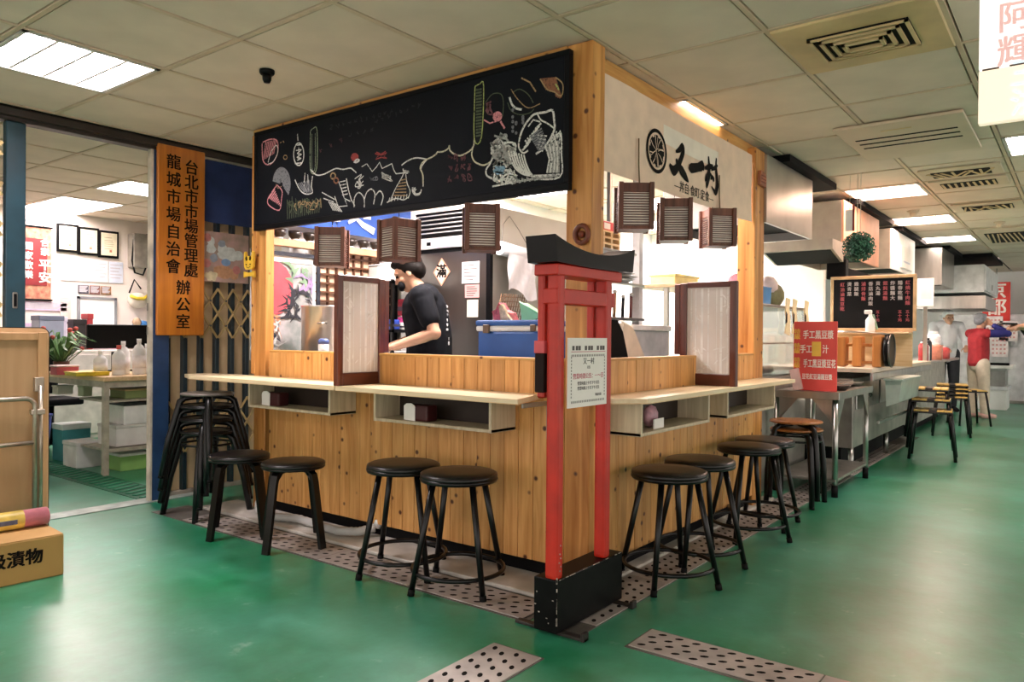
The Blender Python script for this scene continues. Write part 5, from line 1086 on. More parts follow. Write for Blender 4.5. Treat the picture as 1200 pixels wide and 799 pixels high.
crate('storage_box', .2, 4.3, .0, .24, .2, .13, '8fc06a', 'green and white carton on the floor under the desk', band='f0efe8')
crate('storage_box', .02, 4.7, .0, .2, .24, .2, 'e9e7e4', 'white box on the floor behind the desk leg', band='dcdad6')
crate('storage_box', -.03, 4.95, .56, .12, .1, .07, 'cfc9bb', 'small cream box on the shelf under the desk, left end')
crate('storage_box', .0, 4.62, .56, .07, .1, .08, 'a9b48f', 'small olive box on the shelf under the desk')
crate('storage_box', .3, 4.3, .556, .4, .25, .07, '7f8f55', 'green folded sack bundle on the shelf under the desk', 'bundle', 'b59a63')
t = thing('waste_bin', 'blue plastic bin under the far end of the office desk', 'bin', (-.06, 5.35, 0)); obj('bin_body', B().lathe([(.11, 0), (.14, .36), (.13, .355), (.1, .01), (0, .01)], 20, (-.1, 5.36, 0)), M('bin_blue', '26419a', .4), t); obj('bin_rim', B().lathe([(.137, .35), (.147, .355), (.147, .37), (.137, .37)], 20, (-.1, 5.36, 0)), M('bin_blue', '26419a'), t)
crate('storage_box', .1, 5.1, .0, .22, .2, .3, '3f8f96', 'teal tub on the floor under the office desk', band='cfd4d2')
t = thing('office_chair', 'black office chair pushed under the far side of the desk', 'chair', (.15, 5.6, 0))
obj('seat', B().box(-.05, .35, 5.45, 5.85, .42, .48, .02), black_matt, t); obj('backrest', B().box(.0, .3, 5.86, 5.92, .5, .98, .02), black_matt, t); obj('column', B().tube([(.15, 5.65, .08), (.15, 5.65, .42)], .03, 10), black_metal, t)
for k in range(5): a = 2 * PI * k / 5; obj('leg', B().tube([(.15, 5.65, .09), (.15 + .26 * math.cos(a), 5.65 + .26 * math.sin(a), .03)], [.025, .018], 8), black_metal, t)
t = thing('monitor', 'black computer monitor on the office desk behind white bottles', 'monitor', (.25, 4.85, .735)); obj('screen', B().box(.12, .62, 4.86, 4.89, .93, 1.13, .006), black, t); obj('stand', B().box(.33, .39, 4.88, 4.91, .735, .9, .003), black, t); obj('foot', B().box(.25, .47, 4.82, 4.97, .735, .75, .003), black, t)
bt0 = None
for k, (x, y, s, lb) in enumerate([(.0, 4.36, .8, 'short white bottle, leftmost on the desk corner'), (.1, 4.28, 1, 'white bottle with red cap on the desk corner'), (.19, 4.4, 1.15, 'tall white bottle third on the desk corner'), (.26, 4.29, 1.25, 'tallest white bottle on the desk corner'), (.37, 4.38, 1.05, 'white bottle fifth on the desk corner'), (.46, 4.32, 1.2, 'white bottle at the right end of the desk corner, partly behind the door frame')]):
    t = thing('white_bottle', lb, 'bottle', (x, y, .735), 0, 'white bottles on the office desk'); h = .2 * s
    obj('bottle_body', B().lathe([(.046, 0), (.048, .01), (.048, h * .75), (.03, h * .9), (.015, h * .95), (.015, h), (0, h)], 16), white_p, t, True); obj('cap', B().lathe([(.017, h), (.017, h + .03), (0, h + .03)], 12), M('cap_red', 'd8574a', .4) if k == 1 else white_p, t, True); obj('label', B().lathe([(.0485, h * .2), (.0485, h * .6)], 16), M('bottle_label', 'efeae8', .5, 0, .05, 40), t, True)
t = thing('yellow_tray', 'flat yellow tray at the front of the office desk', 'tray', (-.1, 4.4, .735)); obj('tray', B().box(-.22, .02, 4.25, 4.45, .736, .765, .006), M('tray_yellow', 'e3c530', .4), t); obj('tray_rim', B().box(-.225, .025, 4.245, 4.455, .76, .768, .003), M('tray_yellow', 'e3c530'), t)
crate('tissue_box', -.15, 4.62, .735, .16, .12, .07, 'cf5a62', 'red and white tissue box behind the yellow tray', band='e6c9c6')
t = thing('pot_plant', 'pot plant with long green leaves and red flowers on the office desk', 'plant', (-.05, 5.0, .735))
obj('pot', B().lathe([(.05, 0), (.06, .09), (.055, .09), (.045, .01), (0, .01)], 16, (-.03, 4.98, .735)), M('pot_brown', '6a4030', .5), t)
rr = random.Random(2); b = B(); fl = B(); st = B()
for k in range(80):
    a = rr.uniform(0, 2 * PI); l = rr.uniform(.12, .3); up_ = rr.uniform(.08, .26); d = Vector((math.cos(a), math.sin(a), 0)); p0 = Vector((-.03, 4.98, .82)); p1 = p0 + d * l * .5 + Vector((0, 0, up_)); p2 = p0 + d * l + Vector((0, 0, up_ * .75)); w = Vector((-d.y, d.x, .2)) * .014
    b.add([p0 - w * .3, p0 + w * .3, p1 + w, p2, p1 - w], [(0, 1, 2, 4), (4, 2, 3)])
    if k % 7 == 0: fl.ball(p1 + Vector((0, 0, .02)), .022, 8, (1, 1, .8))
    if k % 4 == 0: st.tube([p0 - Vector((0, 0, .05)), p1], .004, 5)
o = obj('leaves', b, M('leaf_green', '5f8a4e', .5, 0, .25, 20), t); o['kind'] = 'stuff'
obj('flowers', fl, M('flower_red', 'c8584a', .6, 0, .2, 30), t); obj('stems', st, M('stem_green', '4d6a3a', .6), t)
# far wall furnishings
for k in range(3):
    t = thing('certificate', ['framed certificate, left of three on the office wall', 'framed certificate, middle of three on the office wall', 'framed certificate, right of three on the office wall'][k], 'picture', (.72 + .205 * k, 6.74, 2.035 - .012 * k), 0, 'framed certificates on the office wall')
    obj('frame', B().box(-.104, .104, -.025, 0, -.145, .145, .003), black, t, True); obj('certificate_sheet', B().box(-.082, .082, -.027, -.024, -.12, .12), M('certificate_cream', 'd9d1b6', .6, 0, .05, 20), t, True)
    b = B()
    for z in (.07, .04, .02, 0, -.02, -.05): b.quad(-.05, .05 - abs(z) * .3, z - .003, z + .003, -.0275)
    obj('printed_lines', b, M('cert_print', 'a39a80', .6), t, True); obj('seal', B().box(.005, .03, -.028, -.0272, -.085, -.06), M('seal_red', 'c07a60', .6), t, True)
t = thing('new_year_scroll', 'dark red scroll with white characters on the office wall', 'scroll', (.46, 6.73, 1.75))
obj('backing', B().box(.2, .57, 6.735, 6.745, 1.38, 2.12), M('scroll_pattern', 'b98668', .7, 0, .25, 22, hex2='8d4a3c'), t)
obj('red_field', B().box(.24, .53, 6.73, 6.735, 1.53, 2.0), M('scroll_red', '78161a', .7, 0, .08, 10), t)
obj('rod', B().tube([(.19, 6.73, 2.12), (.58, 6.73, 2.12)], .01, 8), black_matt, t); obj('rod', B().tube([(.19, 6.73, 1.385), (.58, 6.73, 1.385)], .01, 8), black_matt, t)
wc = M('scroll_white', 'e6dccf', .7)
obj('hanging_cord', B().tube([(.25, 6.735, 2.12), (.385, 6.735, 2.2), (.52, 6.735, 2.12)], .004, 6), black_matt, t)
tx = text('scroll_lettering', '合\n家', .085, wc, t, (.05, -.0025, .165), bold=.0025, line=1.08); tx = text('scroll_lettering', '平\n安', .12, wc, t, (.05, -.0025, -.08), bold=.003, line=1.05)
tx = text('scroll_lettering', '闔\n家\n歡\n樂', .085, wc, t, (-.1, -.0025, .02), bold=.002, line=1.12)
def sheet(nm, x0, x1, z0, z1, m, label, cat='paper', group=None, lines=None, y=6.742):
    q = thing(nm, label, cat, ((x0 + x1) / 2, y, (z0 + z1) / 2), 0, group); w, h = (x1 - x0) / 2, (z1 - z0) / 2
    obj('sheet', B().box(-w, w, -.004, 0, -h, h), m, q, True)
    b = B(); 
    for k in range(5): zz = h * (.7 - .3 * k); b.quad(-w * .8, w * (.8 - .2 * (k % 3)), zz - .006, zz + .006, -.0045)
    obj('printed_lines', b, lines or M('pale_print', 'b7b3b8', .6), q, True)
    return q
pale_blue = M('pale_blue_sheet', 'c3cbd8', .7, 0, .05, 6); pale_w = M('pale_white_sheet', 'e2e0de', .7); pinkp = M('pink_panel', 'dcb7cd', .7)
for k in range(4): sheet('wall_notice', .66 + .16 * k, .81 + .16 * k, 1.6, 1.83, [pale_blue, pale_w, pale_w, pale_blue][k], ['pale blue notice, first in the row under the certificates', 'white notice, second in the row under the certificates', 'white notice, third in the row under the certificates', 'pale blue notice, last in the row under the certificates'][k], 'notice', 'notices under the certificates')
for k, hx in enumerate(('5a5560', '8a5a52', 'a5774f')): sheet('wall_photo', .83 + .115 * k, .935 + .115 * k, 1.47, 1.56, M('photo_' + ['dusk', 'dish', 'table'][k], hx, .5, 0, .35, 30), ['dark snapshot, left of three above the whiteboard', 'reddish snapshot, middle of three above the whiteboard', 'tan snapshot, right of three above the whiteboard'][k], 'photo', 'snapshots above the whiteboard')
t = thing('whiteboard', 'white planning board with grey frame on the office wall above the desk', 'whiteboard', (1.02, 6.74, 1.2)); obj('panel', B().box(.84, 1.2, 6.73, 6.745, .95, 1.42), white_p, t); obj('frame', B().box(.82, .845, 6.72, 6.745, .93, 1.44).box(1.195, 1.22, 6.72, 6.745, .93, 1.44).box(.82, 1.22, 6.72, 6.745, 1.415, 1.44).box(.82, 1.22, 6.72, 6.745, .93, .955), M('grey_board_frame', '9a9da2', .4, .4), t)
sheet('wall_notice', .3, .72, 1.28, 1.37, pinkp, 'long pink strip notice below the red scroll', 'notice')
sheet('wall_notice', .3, .7, .9, 1.15, M('lilac_panel', 'c9b3cf', .7), 'lilac pink sheet low on the office wall behind the plant', 'notice')
sheet('wall_notice', .74, 1.24, .86, .95, pinkp, 'pink strip below the whiteboard', 'notice')
sheet('wall_notice', .66, .76, 1.2, 1.5, M('beige_strip', 'dcc9bf', .7), 'narrow beige strip notice left of the whiteboard', 'notice')
crate('desk_organiser', .45, 6.5, .9, .22, .2, .32, '8f96a8', 'grey blue desk organiser left of the plant', 'organiser', '5d6478')
t = thing('office_cabinet', 'pale cabinet along the far office wall carrying papers', 'cabinet', (.6, 6.5, 0)); obj('body', B().box(-.3, 1.6, 6.3, 6.72, 0, .88, .004), M('cabinet_cream', 'd5cdc6', .5), t)
for k in range(3): d = obj('door', B().box(-.28 + .63 * k, .33 + .63 * k, 6.285, 6.3, .05, .84, .003), M('cabinet_cream', 'd5cdc6'), t); obj('handle', B().box(.25 + .63 * k, .28 + .63 * k, 6.27, 6.285, .4, .5, .003), steel_dull, d)
for k, (x, w, h, hx, lb) in enumerate([(.5, .2, .12, 'c9c3d6', 'lilac paper stack on the far cabinet'), (.72, .12, .1, '2c2729', 'black file box on the far cabinet'), (.82, .05, .16, 'a3353a', 'red bottle on the far cabinet beside the whiteboard')]): crate('cabinet_item', x, 6.5, .885 + (.32 if 0 else 0) + .2, w, .15, h, hx, lb, 'box') if 0 else crate('cabinet_item', x, 6.5, .89, w, .15, h + .2, hx, lb, 'box')
t = thing('meter_box', 'grey electric meter box with cables high on the office wall', 'meter box', (1.45, 6.7, 1.95)); obj('box', B().box(1.34, 1.5, 6.6, 6.745, 1.78, 2.15, .006), M('meter_grey', '8d877c', .5, 0, .2), t); obj('side_box', B().box(1.5, 1.68, 6.62, 6.745, 1.8, 2.16, .006), black_matt, t); obj('cable', B().tube([(1.35, 6.62, 2.1), (1.33, 6.62, 1.85), (1.36, 6.62, 1.72), (1.45, 6.62, 1.7), (1.48, 6.62, 1.78)], .01, 6), black_matt, t)
t = thing('banana_helmet', 'yellow rimmed cap hung on a black strap on the office wall', 'cap', (1.45, 6.72, 1.5)); obj('cap_body', B().ball((1.42, 6.68, 1.42), .11, 14, (1, .5, .8)), M('cap_cream', 'd8d0c0', .6), t); obj('brim', B().tube([(1.32, 6.64, 1.47), (1.38, 6.62, 1.44), (1.46, 6.62, 1.44), (1.52, 6.64, 1.48)], .018, 8), M('brim_yellow', 'e0c33a', .5), t); obj('strap', B().tube([(1.34, 6.7, 1.5), (1.4, 6.71, 1.65), (1.47, 6.7, 1.55)], .008, 6), black_matt, t)
t['label'] = 'cream cap with yellow brim hung by a black strap on the office wall'; t.name = 'sun_hat'
t = thing('blue_bag', 'crumpled blue bag on top of the shelf right of the whiteboard', 'bag', (1.45, 6.6, 1.05)); obj('bag_body', B().ball((1.42, 6.58, 1.13), .1, 12, (1.1, .7, .7)), M('bag_blue', '3c78b8', .5, 0, .2, 20, .4), t); obj('bag_knot', B().ball((1.35, 6.55, 1.18), .05, 8), M('bag_tan', 'b59a7c', .6), t)
t = thing('wall_shelf', 'small wall shelf carrying a blue bag in the office', 'shelf', (1.42, 6.6, 1.05)); obj('shelf_board', B().box(1.25, 1.6, 6.45, 6.745, 1.03, 1.055, .003), white_p, t); obj('shelf_bracket', B().box(1.4, 1.42, 6.5, 6.745, .95, 1.03), steel, t)
# ---------------------------------------------------------------- aisle side: steel table, red menu, neighbouring stall
t = thing('steel_table', 'stainless work table with lower shelf standing past the end of the aisle counter', 'table', (3.1, -.1, 0))
obj('table_top', B().box(2.6, 3.58, -.35, .1, .67, .7, .004), steel, t)
obj('top_rim', B().box(2.595, 3.585, -.355, -.345, .655, .705, .002), steel, t); obj('top_rim', B().box(2.59, 2.6, -.355, .105, .655, .705, .002), steel, t)
for x, y in ((2.64, -.32), (3.53, -.32), (2.64, .07), (3.53, .07)):
    obj('leg', B().tube([(x, y, .03), (x, y, .67)], .019, 12), steel, t); obj('foot_cap', B().tube([(x, y, 0), (x, y, .08)], .021, 10), rubber, t)
obj('lower_shelf', B().box(2.62, 3.55, -.33, .08, .1, .12, .003), steel_dull, t)
for s, x in ((1, 2.66), (-1, 3.52)): obj('gusset', B().prism([(x, .655), (x + s * .16, .655), (x + s * .02, .5), (x, .47)], -.335, -.33, 'y'), steel, t)
for s, y in ((1, -.3), (-1, .05)): obj('gusset', B().prism([(y, .655), (y + s * .13, .655), (y + s * .02, .52), (y, .49)], 2.63, 2.635, 'x'), steel, t)
t = thing('red_menu_sign', 'red menu sign with white lettering and a yellow patch on the steel table', 'sign', (2.75, -.155, .7), FX)
rs = M('coral_red_sign', 'd9483f', .5, 0, .06, 6)
obj('panel', B().box(-.145, .145, -.006, .006, .0, .48, .002), rs, t, True)
wl = M('sign_white', 'f6ece0', .5); yl = M('sign_yellow', 'f0c24a', .5)
text('menu_lettering', '手工黑豆漿', .062, wl, t, (.02, -.0065, .385), bold=.0015, sx=.66)
text('menu_lettering', '手工', .062, wl, t, (-.06, -.0065, .285), bold=.0015, sx=.66); text('menu_lettering', '汁', .062, wl, t, (.07, -.0065, .285), bold=.0015, sx=.66)
text('menu_lettering', '手工黑豆漿豆花', .062, wl, t, (.03, -.0065, .185), bold=.0015, sx=.5); text('menu_lettering', '豆花紅豆湯圓豆漿', .042, wl, t, (.015, -.0065, .095), bold=.001, sx=.6)
obj('yellow_patch', B().quad(-.02, .04, .24, .34, -.0075), yl, t, True)
for z in (.39, .29, .19): text('yellow_lettering', '特\n級', .042, yl, t, (-.12, -.0065, z), bold=.001, line=.8)
obj('foot_strip', B().box(-.15, -.09, -.04, 0, 0, .15, .003, rot=Matrix.Rotation(-.22, 3, 'Y')), M('pale_pink_strip', 'eec8bf', .5), t, True)
for k, (x, y, lb) in enumerate([(2.95, -.25, 'dark sauce dish row nearest on the steel table'), (3.25, -.2, 'steel bowl in the middle of the steel table'), (3.5, -.22, 'steel bowl at the far end of the steel table'), (3.05, -.08, 'pale food tray behind the red menu sign')]):
    q = thing('serving_dish', lb, 'dish', (x, y, .7), 0, 'dishes on the steel table')
    obj('dish_body', B().lathe([(.06, 0), (.085, .03), (.09, .035), (.075, .025), (.05, .008), (0, .006)], 18), [M('dark_dish', '3a2f28', .4), steel, steel, paper_dim][k], q, True)
    obj('food', B().lathe([(.072, .022), (.05, .03), (0, .033)], 14), M('dish_food_%s' % 'abcd'[k], ['4a2f22', 'caa27a', 'd8c6ae', 'e2c0ac'][k], .6, 0, .3, 60, .4), q, True)
# glass cabinet
t = thing('glass_cabinet', 'glass display cabinet with blue tub on top beside the right post', 'cabinet', (2.85, .3, 0))
gl = M('cabinet_glass', 'd7dcda', .06, 0, .02, 3, trans=.92)
obj('base', B().box(2.4, 3.5, .12, .6, 0, .78, .004), steel_dull, t); obj('tray', B().box(2.41, 3.48, .13, .58, .78, .8), steel, t)
obj('front_glass', B().box(2.41, 3.49, .122, .127, .8, 1.28), gl, t); obj('side_glass', B().box(2.402, 2.407, .13, .59, .8, 1.28), gl, t)
obj('top', B().box(2.39, 3.51, .11, .61, 1.28, 1.3, .003), steel, t)
for x in (2.4, 3.5): obj('corner_post', B().box(x - .01, x + .01, .112, .132, .78, 1.29, .002), steel, t)
obj('inner_shelf', B().box(2.42, 3.48, .16, .58, 1.02, 1.03), steel, t); obj('dark_back', B().box(2.42, 3.48, .58, .59, .8, 1.28), M('violet_grey_panel', '5e5a63', .4, .4), t)
for k in range(4):
    q = thing('fried_food', ['brown fried food piece nearest in the glass cabinet', 'second brown fried food piece in the glass cabinet', 'third brown fried food piece in the glass cabinet', 'brown fried food piece farthest in the glass cabinet'][k], 'food', (2.5 + .13 * k, .22, .8), 0, 'fried food in the glass cabinet'); obj('food_piece', B().ball((0, 0, .03), .045, 10, (1.2, .9, .6)), M('fried_brown', '8a5a3a', .6, 0, .3, 40, .5), q, True); obj('crust', B().ball((.01, 0, .045), .03, 8, (1.2, .9, .5)), M('fried_crust', 'a8784a', .6, 0, .3, 50, .5), q, True)
for k, (x, hx, lb) in enumerate([(2.52, '2f76b5', 'blue plastic tub on the glass cabinet, nearer the right post'), (2.78, '4a8ac0', 'second blue plastic tub on the glass cabinet')]):
    q = thing('blue_tub', lb, 'tub', (x, .3, 1.3), 0, 'blue tubs on the glass cabinet'); obj('tub_body', B().prism([(-.1, .0), (.1, 0), (.115, .13), (-.115, .13)], -.1, .1, 'y'), M('tub_blue_%s' % 'ab'[k], hx, .4), q, True); obj('tub_rim', B().box(-.12, .12, -.105, .105, .125, .135, .003), M('tub_blue_%s' % 'ab'[k], hx), q, True)
q = thing('pink_bundle', 'pink crumpled cloth in the blue tub', 'cloth', (2.52, .3, 1.4)); obj('cloth_body', B().ball((0, 0, .06), .1, 12, (1, .8, .6)).ball((.06, .02, .07), .05, 8), M('pink_cloth', 'd98f9f', .8, 0, .2, 20, .4), q, True); obj('cloth_tail', B().ball((-.07, -.05, .04), .04, 8), M('pink_cloth', 'd98f9f'), q, True)
for k, (x, y) in enumerate([(2.95, .1), (3.12, .1), (3.42, .1)]):
    q = thing('hanging_card', ['cream cut out card hung at the cabinet front, nearest', 'cream bottle shaped card in the middle of the cabinet front', 'cream card hung at the far end of the cabinet front'][k], 'card', (x, y - .0, 1.3), 0, 'cream cards on the glass cabinet'); obj('card', B().prism([(-.07, -.2), (.05, -.22), (.06, -.1), (.03, -.02), (.06, .05), (-.04, .06), (-.06, -.05), (-.03, -.12)], -.006, 0, 'y'), M('cream_card', 'f0dcae', .6), q, True); obj('black_spot', B().prism([(-.055, -.13), (-.02, -.12), (-.02, -.06), (-.05, -.04)], -.008, -.006, 'y'), ink, q, True)
q = thing('olive_sack', 'olive brown bag and pale bundles behind the cream cards on the glass cabinet', 'bag', (3.3, .35, 1.3)); obj('bag_body', B().ball((3.3, .35, 1.4), .14, 14, (1.2, .8, .8)), M('bag_olive', '7d7a52', .6, 0, .25, 15, .3), q); obj('bag_top', B().ball((3.2, .33, 1.47), .08, 10), M('bag_pale', 'd7c2bd', .6, 0, .1, 20, .3), q)

# second counter with wooden rack and chalk menu
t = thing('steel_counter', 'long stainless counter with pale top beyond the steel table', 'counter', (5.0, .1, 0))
obj('counter_top', B().box(3.62, 6.45, -.34, .5, .8, .835, .004), M('pale_counter_top', 'd9cdb8', .35, .1, .05), t)
obj('top_edge', B().box(3.61, 6.46, -.35, -.33, .74, .8, .003), steel, t)
obj('counter_body', B().box(3.64, 6.4, -.2, .48, .2, .75, .004), steel_dull, t)
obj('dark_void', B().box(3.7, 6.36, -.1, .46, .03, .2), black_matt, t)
for x in (3.68, 5.0, 6.38): obj('leg', B().tube([(x, -.18, 0), (x, -.18, .2)], .022, 10), steel, t)
for k in range(3): d = obj('drawer', B().box(3.72 + .88 * k, 4.52 + .88 * k, -.345, -.3, .7, .74, .003) if 0 else B().box(3.72 + .88 * k, 4.52 + .88 * k, -.212, -.2, .5, .72, .003), steel, t); obj('knob', B().ball((4.12 + .88 * k, -.225, .6), .02, 8), steel_dark, d)
obj('front_rail', B().box(3.7, 5.6, -.38, -.36, .4, .425, .003), steel, t)
t = thing('greenish_tray', 'pale green plastic tray hooked on the front of the steel counter', 'tray', (4.3, -.42, .55)); obj('tray_body', B().prism([(-.37, .74), (-.49, .73), (-.47, .56), (-.38, .52)], 3.95, 4.8, 'x'), M('green_grey_plastic', 'a9b8ae', .4, .1), t); obj('tray_lip', B().box(3.93, 4.82, -.5, -.36, .73, .745, .003), M('green_grey_plastic', 'a9b8ae'), t)
t = thing('wooden_rack', 'wooden rack with round black pan lying on the steel counter under the chalk menu', 'rack', (4.2, -.2, .835))
ow = wood('orange_rack_wood', 'c98746', 'a0622c', False, 2, .4, 20)
for k, (x, z) in enumerate([(-.09, .24), (-.21, .245), (-.36, .25)]): obj('end_board', B().box(3.85, 3.98 + .02 * k, x, x + .07, .838, .838 + z, .012), ow, t)
obj('rack_rail', B().box(3.88, 3.91, -.35, -.03, .86, .885, .003), ow, t); obj('rack_rail', B().box(3.9, 3.93, -.35, -.03, 1.0, 1.025, .003), ow, t)
obj('round_pan', B().tube([(3.95, -.375, .972), (3.95, -.415, .972)], .13, 28), black, t); obj('pan_rim', B().tube([(3.95 + .132 * math.cos(a), -.416, .972 + .132 * math.sin(a)) for a in [2 * PI * k / 28 for k in range(28)]], .007, 6, True), steel_dark, t)
obj('steel_bar', B().tube([(3.86, .02, 1.12), (3.88, -.2, 1.12), (3.93, -.4, 1.1)], .008, 8), steel, t)
t = thing('chalk_menu', 'wood framed chalk menu with columns of red and white writing above the steel counter', 'blackboard', (4.2, -.22, 1.365), FX)
obj('slate', B().box(-.31, .305, -.008, .008, -.21, .205), M('menu_slate', '141517', .55, 0, .2, 5), t, True)
for a in ((-.335, .33, -.014, .012, .205, .232), (-.335, .33, -.014, .012, -.235, -.21), (-.335, -.31, -.014, .012, -.21, .205), (.305, .33, -.014, .012, -.21, .205)): obj('frame_bar', B().box(*a, bv=.003), M('pale_frame_wood', 'd3b083', .5, 0, .12, 15), t, True)
cw = M('menu_chalk_white', 'b9b2b0', .8); cr = M('menu_chalk_red', 'b0565c', .8)
rr = random.Random(5); words_ = ['紅燒牛肉麵', '陽春乾麵', '炸醬麵大', '餛飩湯麵', '貢丸湯', '香菇滷肉飯', '滷排骨飯', '雞腿飯', '燙青菜', '紅油滷蛋豆乾']
for k, w in enumerate(words_):
    x = .265 - .056 * k
    text('chalk_column', '\n'.join(w), .037, cr if k % 3 == 0 else cw, t, (x, -.0085, .185 - len(w) * .0215), bold=.0008, line=1.12)
    if k in (0, 1, 4, 5): text('chalk_column', '\n'.join('五十元'), .03, cr, t, (x, -.0085, -.11), bold=.0008, line=1.1)
t = thing('spray_bottle', 'white spray bottle in front of the chalk menu', 'bottle', (4.12, -.22, 1.12)); obj('bottle_body', B().lathe([(.036, 0), (.038, .01), (.038, .1), (.015, .135), (.014, .15), (0, .15)], 16), white_p, t, True); obj('trigger_head', B().box(-.02, .02, -.012, .045, .15, .185, .006), white_p, t, True); obj('trigger', B().box(-.006, .006, -.045, -.03, .02, .15, .003, rot=Matrix.Rotation(-.25, 3, 'X')), M('trigger_green', '8fb89c', .4), t, True)
t = thing('menu_backboard', 'pale wooden backing board under the chalk menu carrying the spray bottle', 'board', (4.25, -.2, .84)); obj('board', B().box(4.215, 4.24, -.52, .06, .838, 1.13, .003), ply, t); obj('ledge', B().box(4.06, 4.24, -.52, .06, 1.105, 1.12, .003), ply, t)

# striped seat stools
def striped(loc, rz, label, group):
    t = thing('striped_stool', label, 'stool', loc, rz, group)
    for k in range(5): obj('seat_slat', B().box(-.15, .15, -.15 + .06 * k, -.092 + .06 * k, .425, .44, .003), M('yellow_slat', 'd8b765', .45) if k != 2 else black_metal, t, True)
    obj('seat_frame', B().box(-.155, .155, -.155, .155, .41, .425, .003), black_metal, t, True)
    for sx in (-1, 1):
        for sy in (-1, 1): obj('leg', B().tube([(sx * .135, sy * .135, .41), (sx * .15, sy * .15, .3), (sx * .18, sy * .18, 0)], .013, 8), black_metal, t, True)
    return t
s0 = striped((6.95, -.47, 0), .15, 'black stool with yellow striped seat at the bottom of the far stack', 'striped stools in the far stack')
for k in range(3): dup(s0, (6.95 + .045 * (k + 1), -.47 + .005 * k, .042 * (k + 1)), .15, ['black stool with yellow striped seat second in the far stack', 'black stool with yellow striped seat third in the far stack', 'black stool with yellow striped seat topmost in the far stack'][k])
for k in range(3): dup(s0, (4.98 + .03 * k, -.57 + .02 * k, .095 * k), .1, ['striped seat stool at the bottom of the stack by the steel counter', 'striped seat stool in the middle of the stack by the steel counter', 'striped seat stool on top of the stack by the steel counter'][k], 'striped stools by the steel counter')
dup(s0, (8.3, -.5, 0), .5, 'black stool with yellow striped seat beyond the far stack', 'striped stools in the far stack')

# exhaust hoods
def hood(label, x0, x1, y0, y1, z0, z1, m, lip=0., front=None):
    t = thing('exhaust_hood', label, 'hood', ((x0 + x1) / 2, (y0 + y1) / 2, z0), 0, 'exhaust hoods over the stalls')
    b = B(); th = .02
    obj('front_panel', B().box(x0, x1, y0, y0 + th, z0, z1, .002), front or m, t)
    obj('side_panel', B().box(x0, x0 + th, y0 + th, y1, z0, z1, .002), m, t); obj('side_panel', B().box(x1 - th, x1, y0 + th, y1, z0, z1, .002), m, t)
    obj('back_panel', B().box(x0 + th, x1 - th, y1 - th, y1, z0, z1), m, t)
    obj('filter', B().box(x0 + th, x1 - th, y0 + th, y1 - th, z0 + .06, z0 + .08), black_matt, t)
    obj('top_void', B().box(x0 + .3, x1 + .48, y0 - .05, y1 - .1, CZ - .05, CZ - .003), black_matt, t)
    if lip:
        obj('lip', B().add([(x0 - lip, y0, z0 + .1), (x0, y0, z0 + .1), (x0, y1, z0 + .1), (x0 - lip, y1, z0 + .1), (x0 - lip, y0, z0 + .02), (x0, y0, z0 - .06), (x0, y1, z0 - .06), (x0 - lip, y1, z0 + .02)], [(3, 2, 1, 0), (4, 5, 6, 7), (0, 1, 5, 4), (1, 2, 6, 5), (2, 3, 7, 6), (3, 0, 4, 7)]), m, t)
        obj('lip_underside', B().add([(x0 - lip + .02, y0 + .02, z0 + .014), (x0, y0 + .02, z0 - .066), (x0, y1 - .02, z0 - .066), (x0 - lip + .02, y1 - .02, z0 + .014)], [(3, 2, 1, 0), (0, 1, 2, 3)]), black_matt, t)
    return t
hs = M('hood_steel', 'c4c0bb', .3, .9, .12, 3, .03)
hood('shiny stainless exhaust hood hanging right of the right post', 2.12, 3.13, -.02, .7, 1.8, 2.235, hs)
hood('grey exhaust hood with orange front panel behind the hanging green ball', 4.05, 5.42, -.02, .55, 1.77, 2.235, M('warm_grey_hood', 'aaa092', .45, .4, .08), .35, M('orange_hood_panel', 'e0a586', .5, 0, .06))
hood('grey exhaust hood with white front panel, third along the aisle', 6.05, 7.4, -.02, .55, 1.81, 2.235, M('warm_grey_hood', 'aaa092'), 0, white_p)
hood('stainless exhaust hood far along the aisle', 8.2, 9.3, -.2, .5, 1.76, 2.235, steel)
hood('low wide stainless hood over the far kitchen counter', 9.5, 11.0, -.56, .3, 1.5, 1.68, steel)
t = thing('paper_card', 'white card taped to the front of the far exhaust hood', 'card', (7.0, -.03, 1.95)); obj('card', B().box(6.5, 7.2, -.034, -.022, 1.86, 2.1), paper, t); obj('card_print', B().quad(6.6, 7.0, 1.92, 1.94, -.035), pale_blue, t)
t = thing('black_duct', 'black cable duct above the chalk menu', 'duct', (5.0, .05, 1.68)); obj('duct_body', B().box(4.3, 6.3, .02, .14, 1.6, 1.69, .01), black_matt, t); obj('duct_cap', B().box(4.22, 4.32, .0, .16, 1.58, 1.75, .01), black, t)
# hanging green ball
t = thing('grass_ball', 'round green artificial leaf ball hanging from the ceiling over the aisle', 'decoration', (3.3, -.305, 1.743))
rr = random.Random(9); b = B()
for k in range(650):
    zz = rr.uniform(-1, 1); a = rr.uniform(0, 2 * PI); rxy = math.sqrt(1 - zz * zz); n_ = Vector((rxy * math.cos(a), rxy * math.sin(a), zz)); p = n_ * rr.uniform(.085, .108); u = n_.orthogonal().normalized(); u = Matrix.Rotation(rr.uniform(0, 6.28), 3, n_) @ u; w = n_.cross(u)
    tip = p + n_ * .012
    b.add([p - u * .012, tip + w * .008, p + u * .013, tip - w * .008], [(0, 1, 2, 3)])
o = obj('leaf_tufts', b, M('ball_green', '2f6b50', .6, 0, .35, 40), t, True); o['kind'] = 'stuff'
obj('core', B().ball((0, 0, 0), .086, 16), M('ball_core', '153a2a', .8), t, True)
for dx in (-.03, .03): obj('cord', B().tube([(dx, dx * .6, .09), (dx, dx * .6, CZ - 1.746)], .0025, 5), M('pale_cord', 'c9c2b6', .6), t, True)
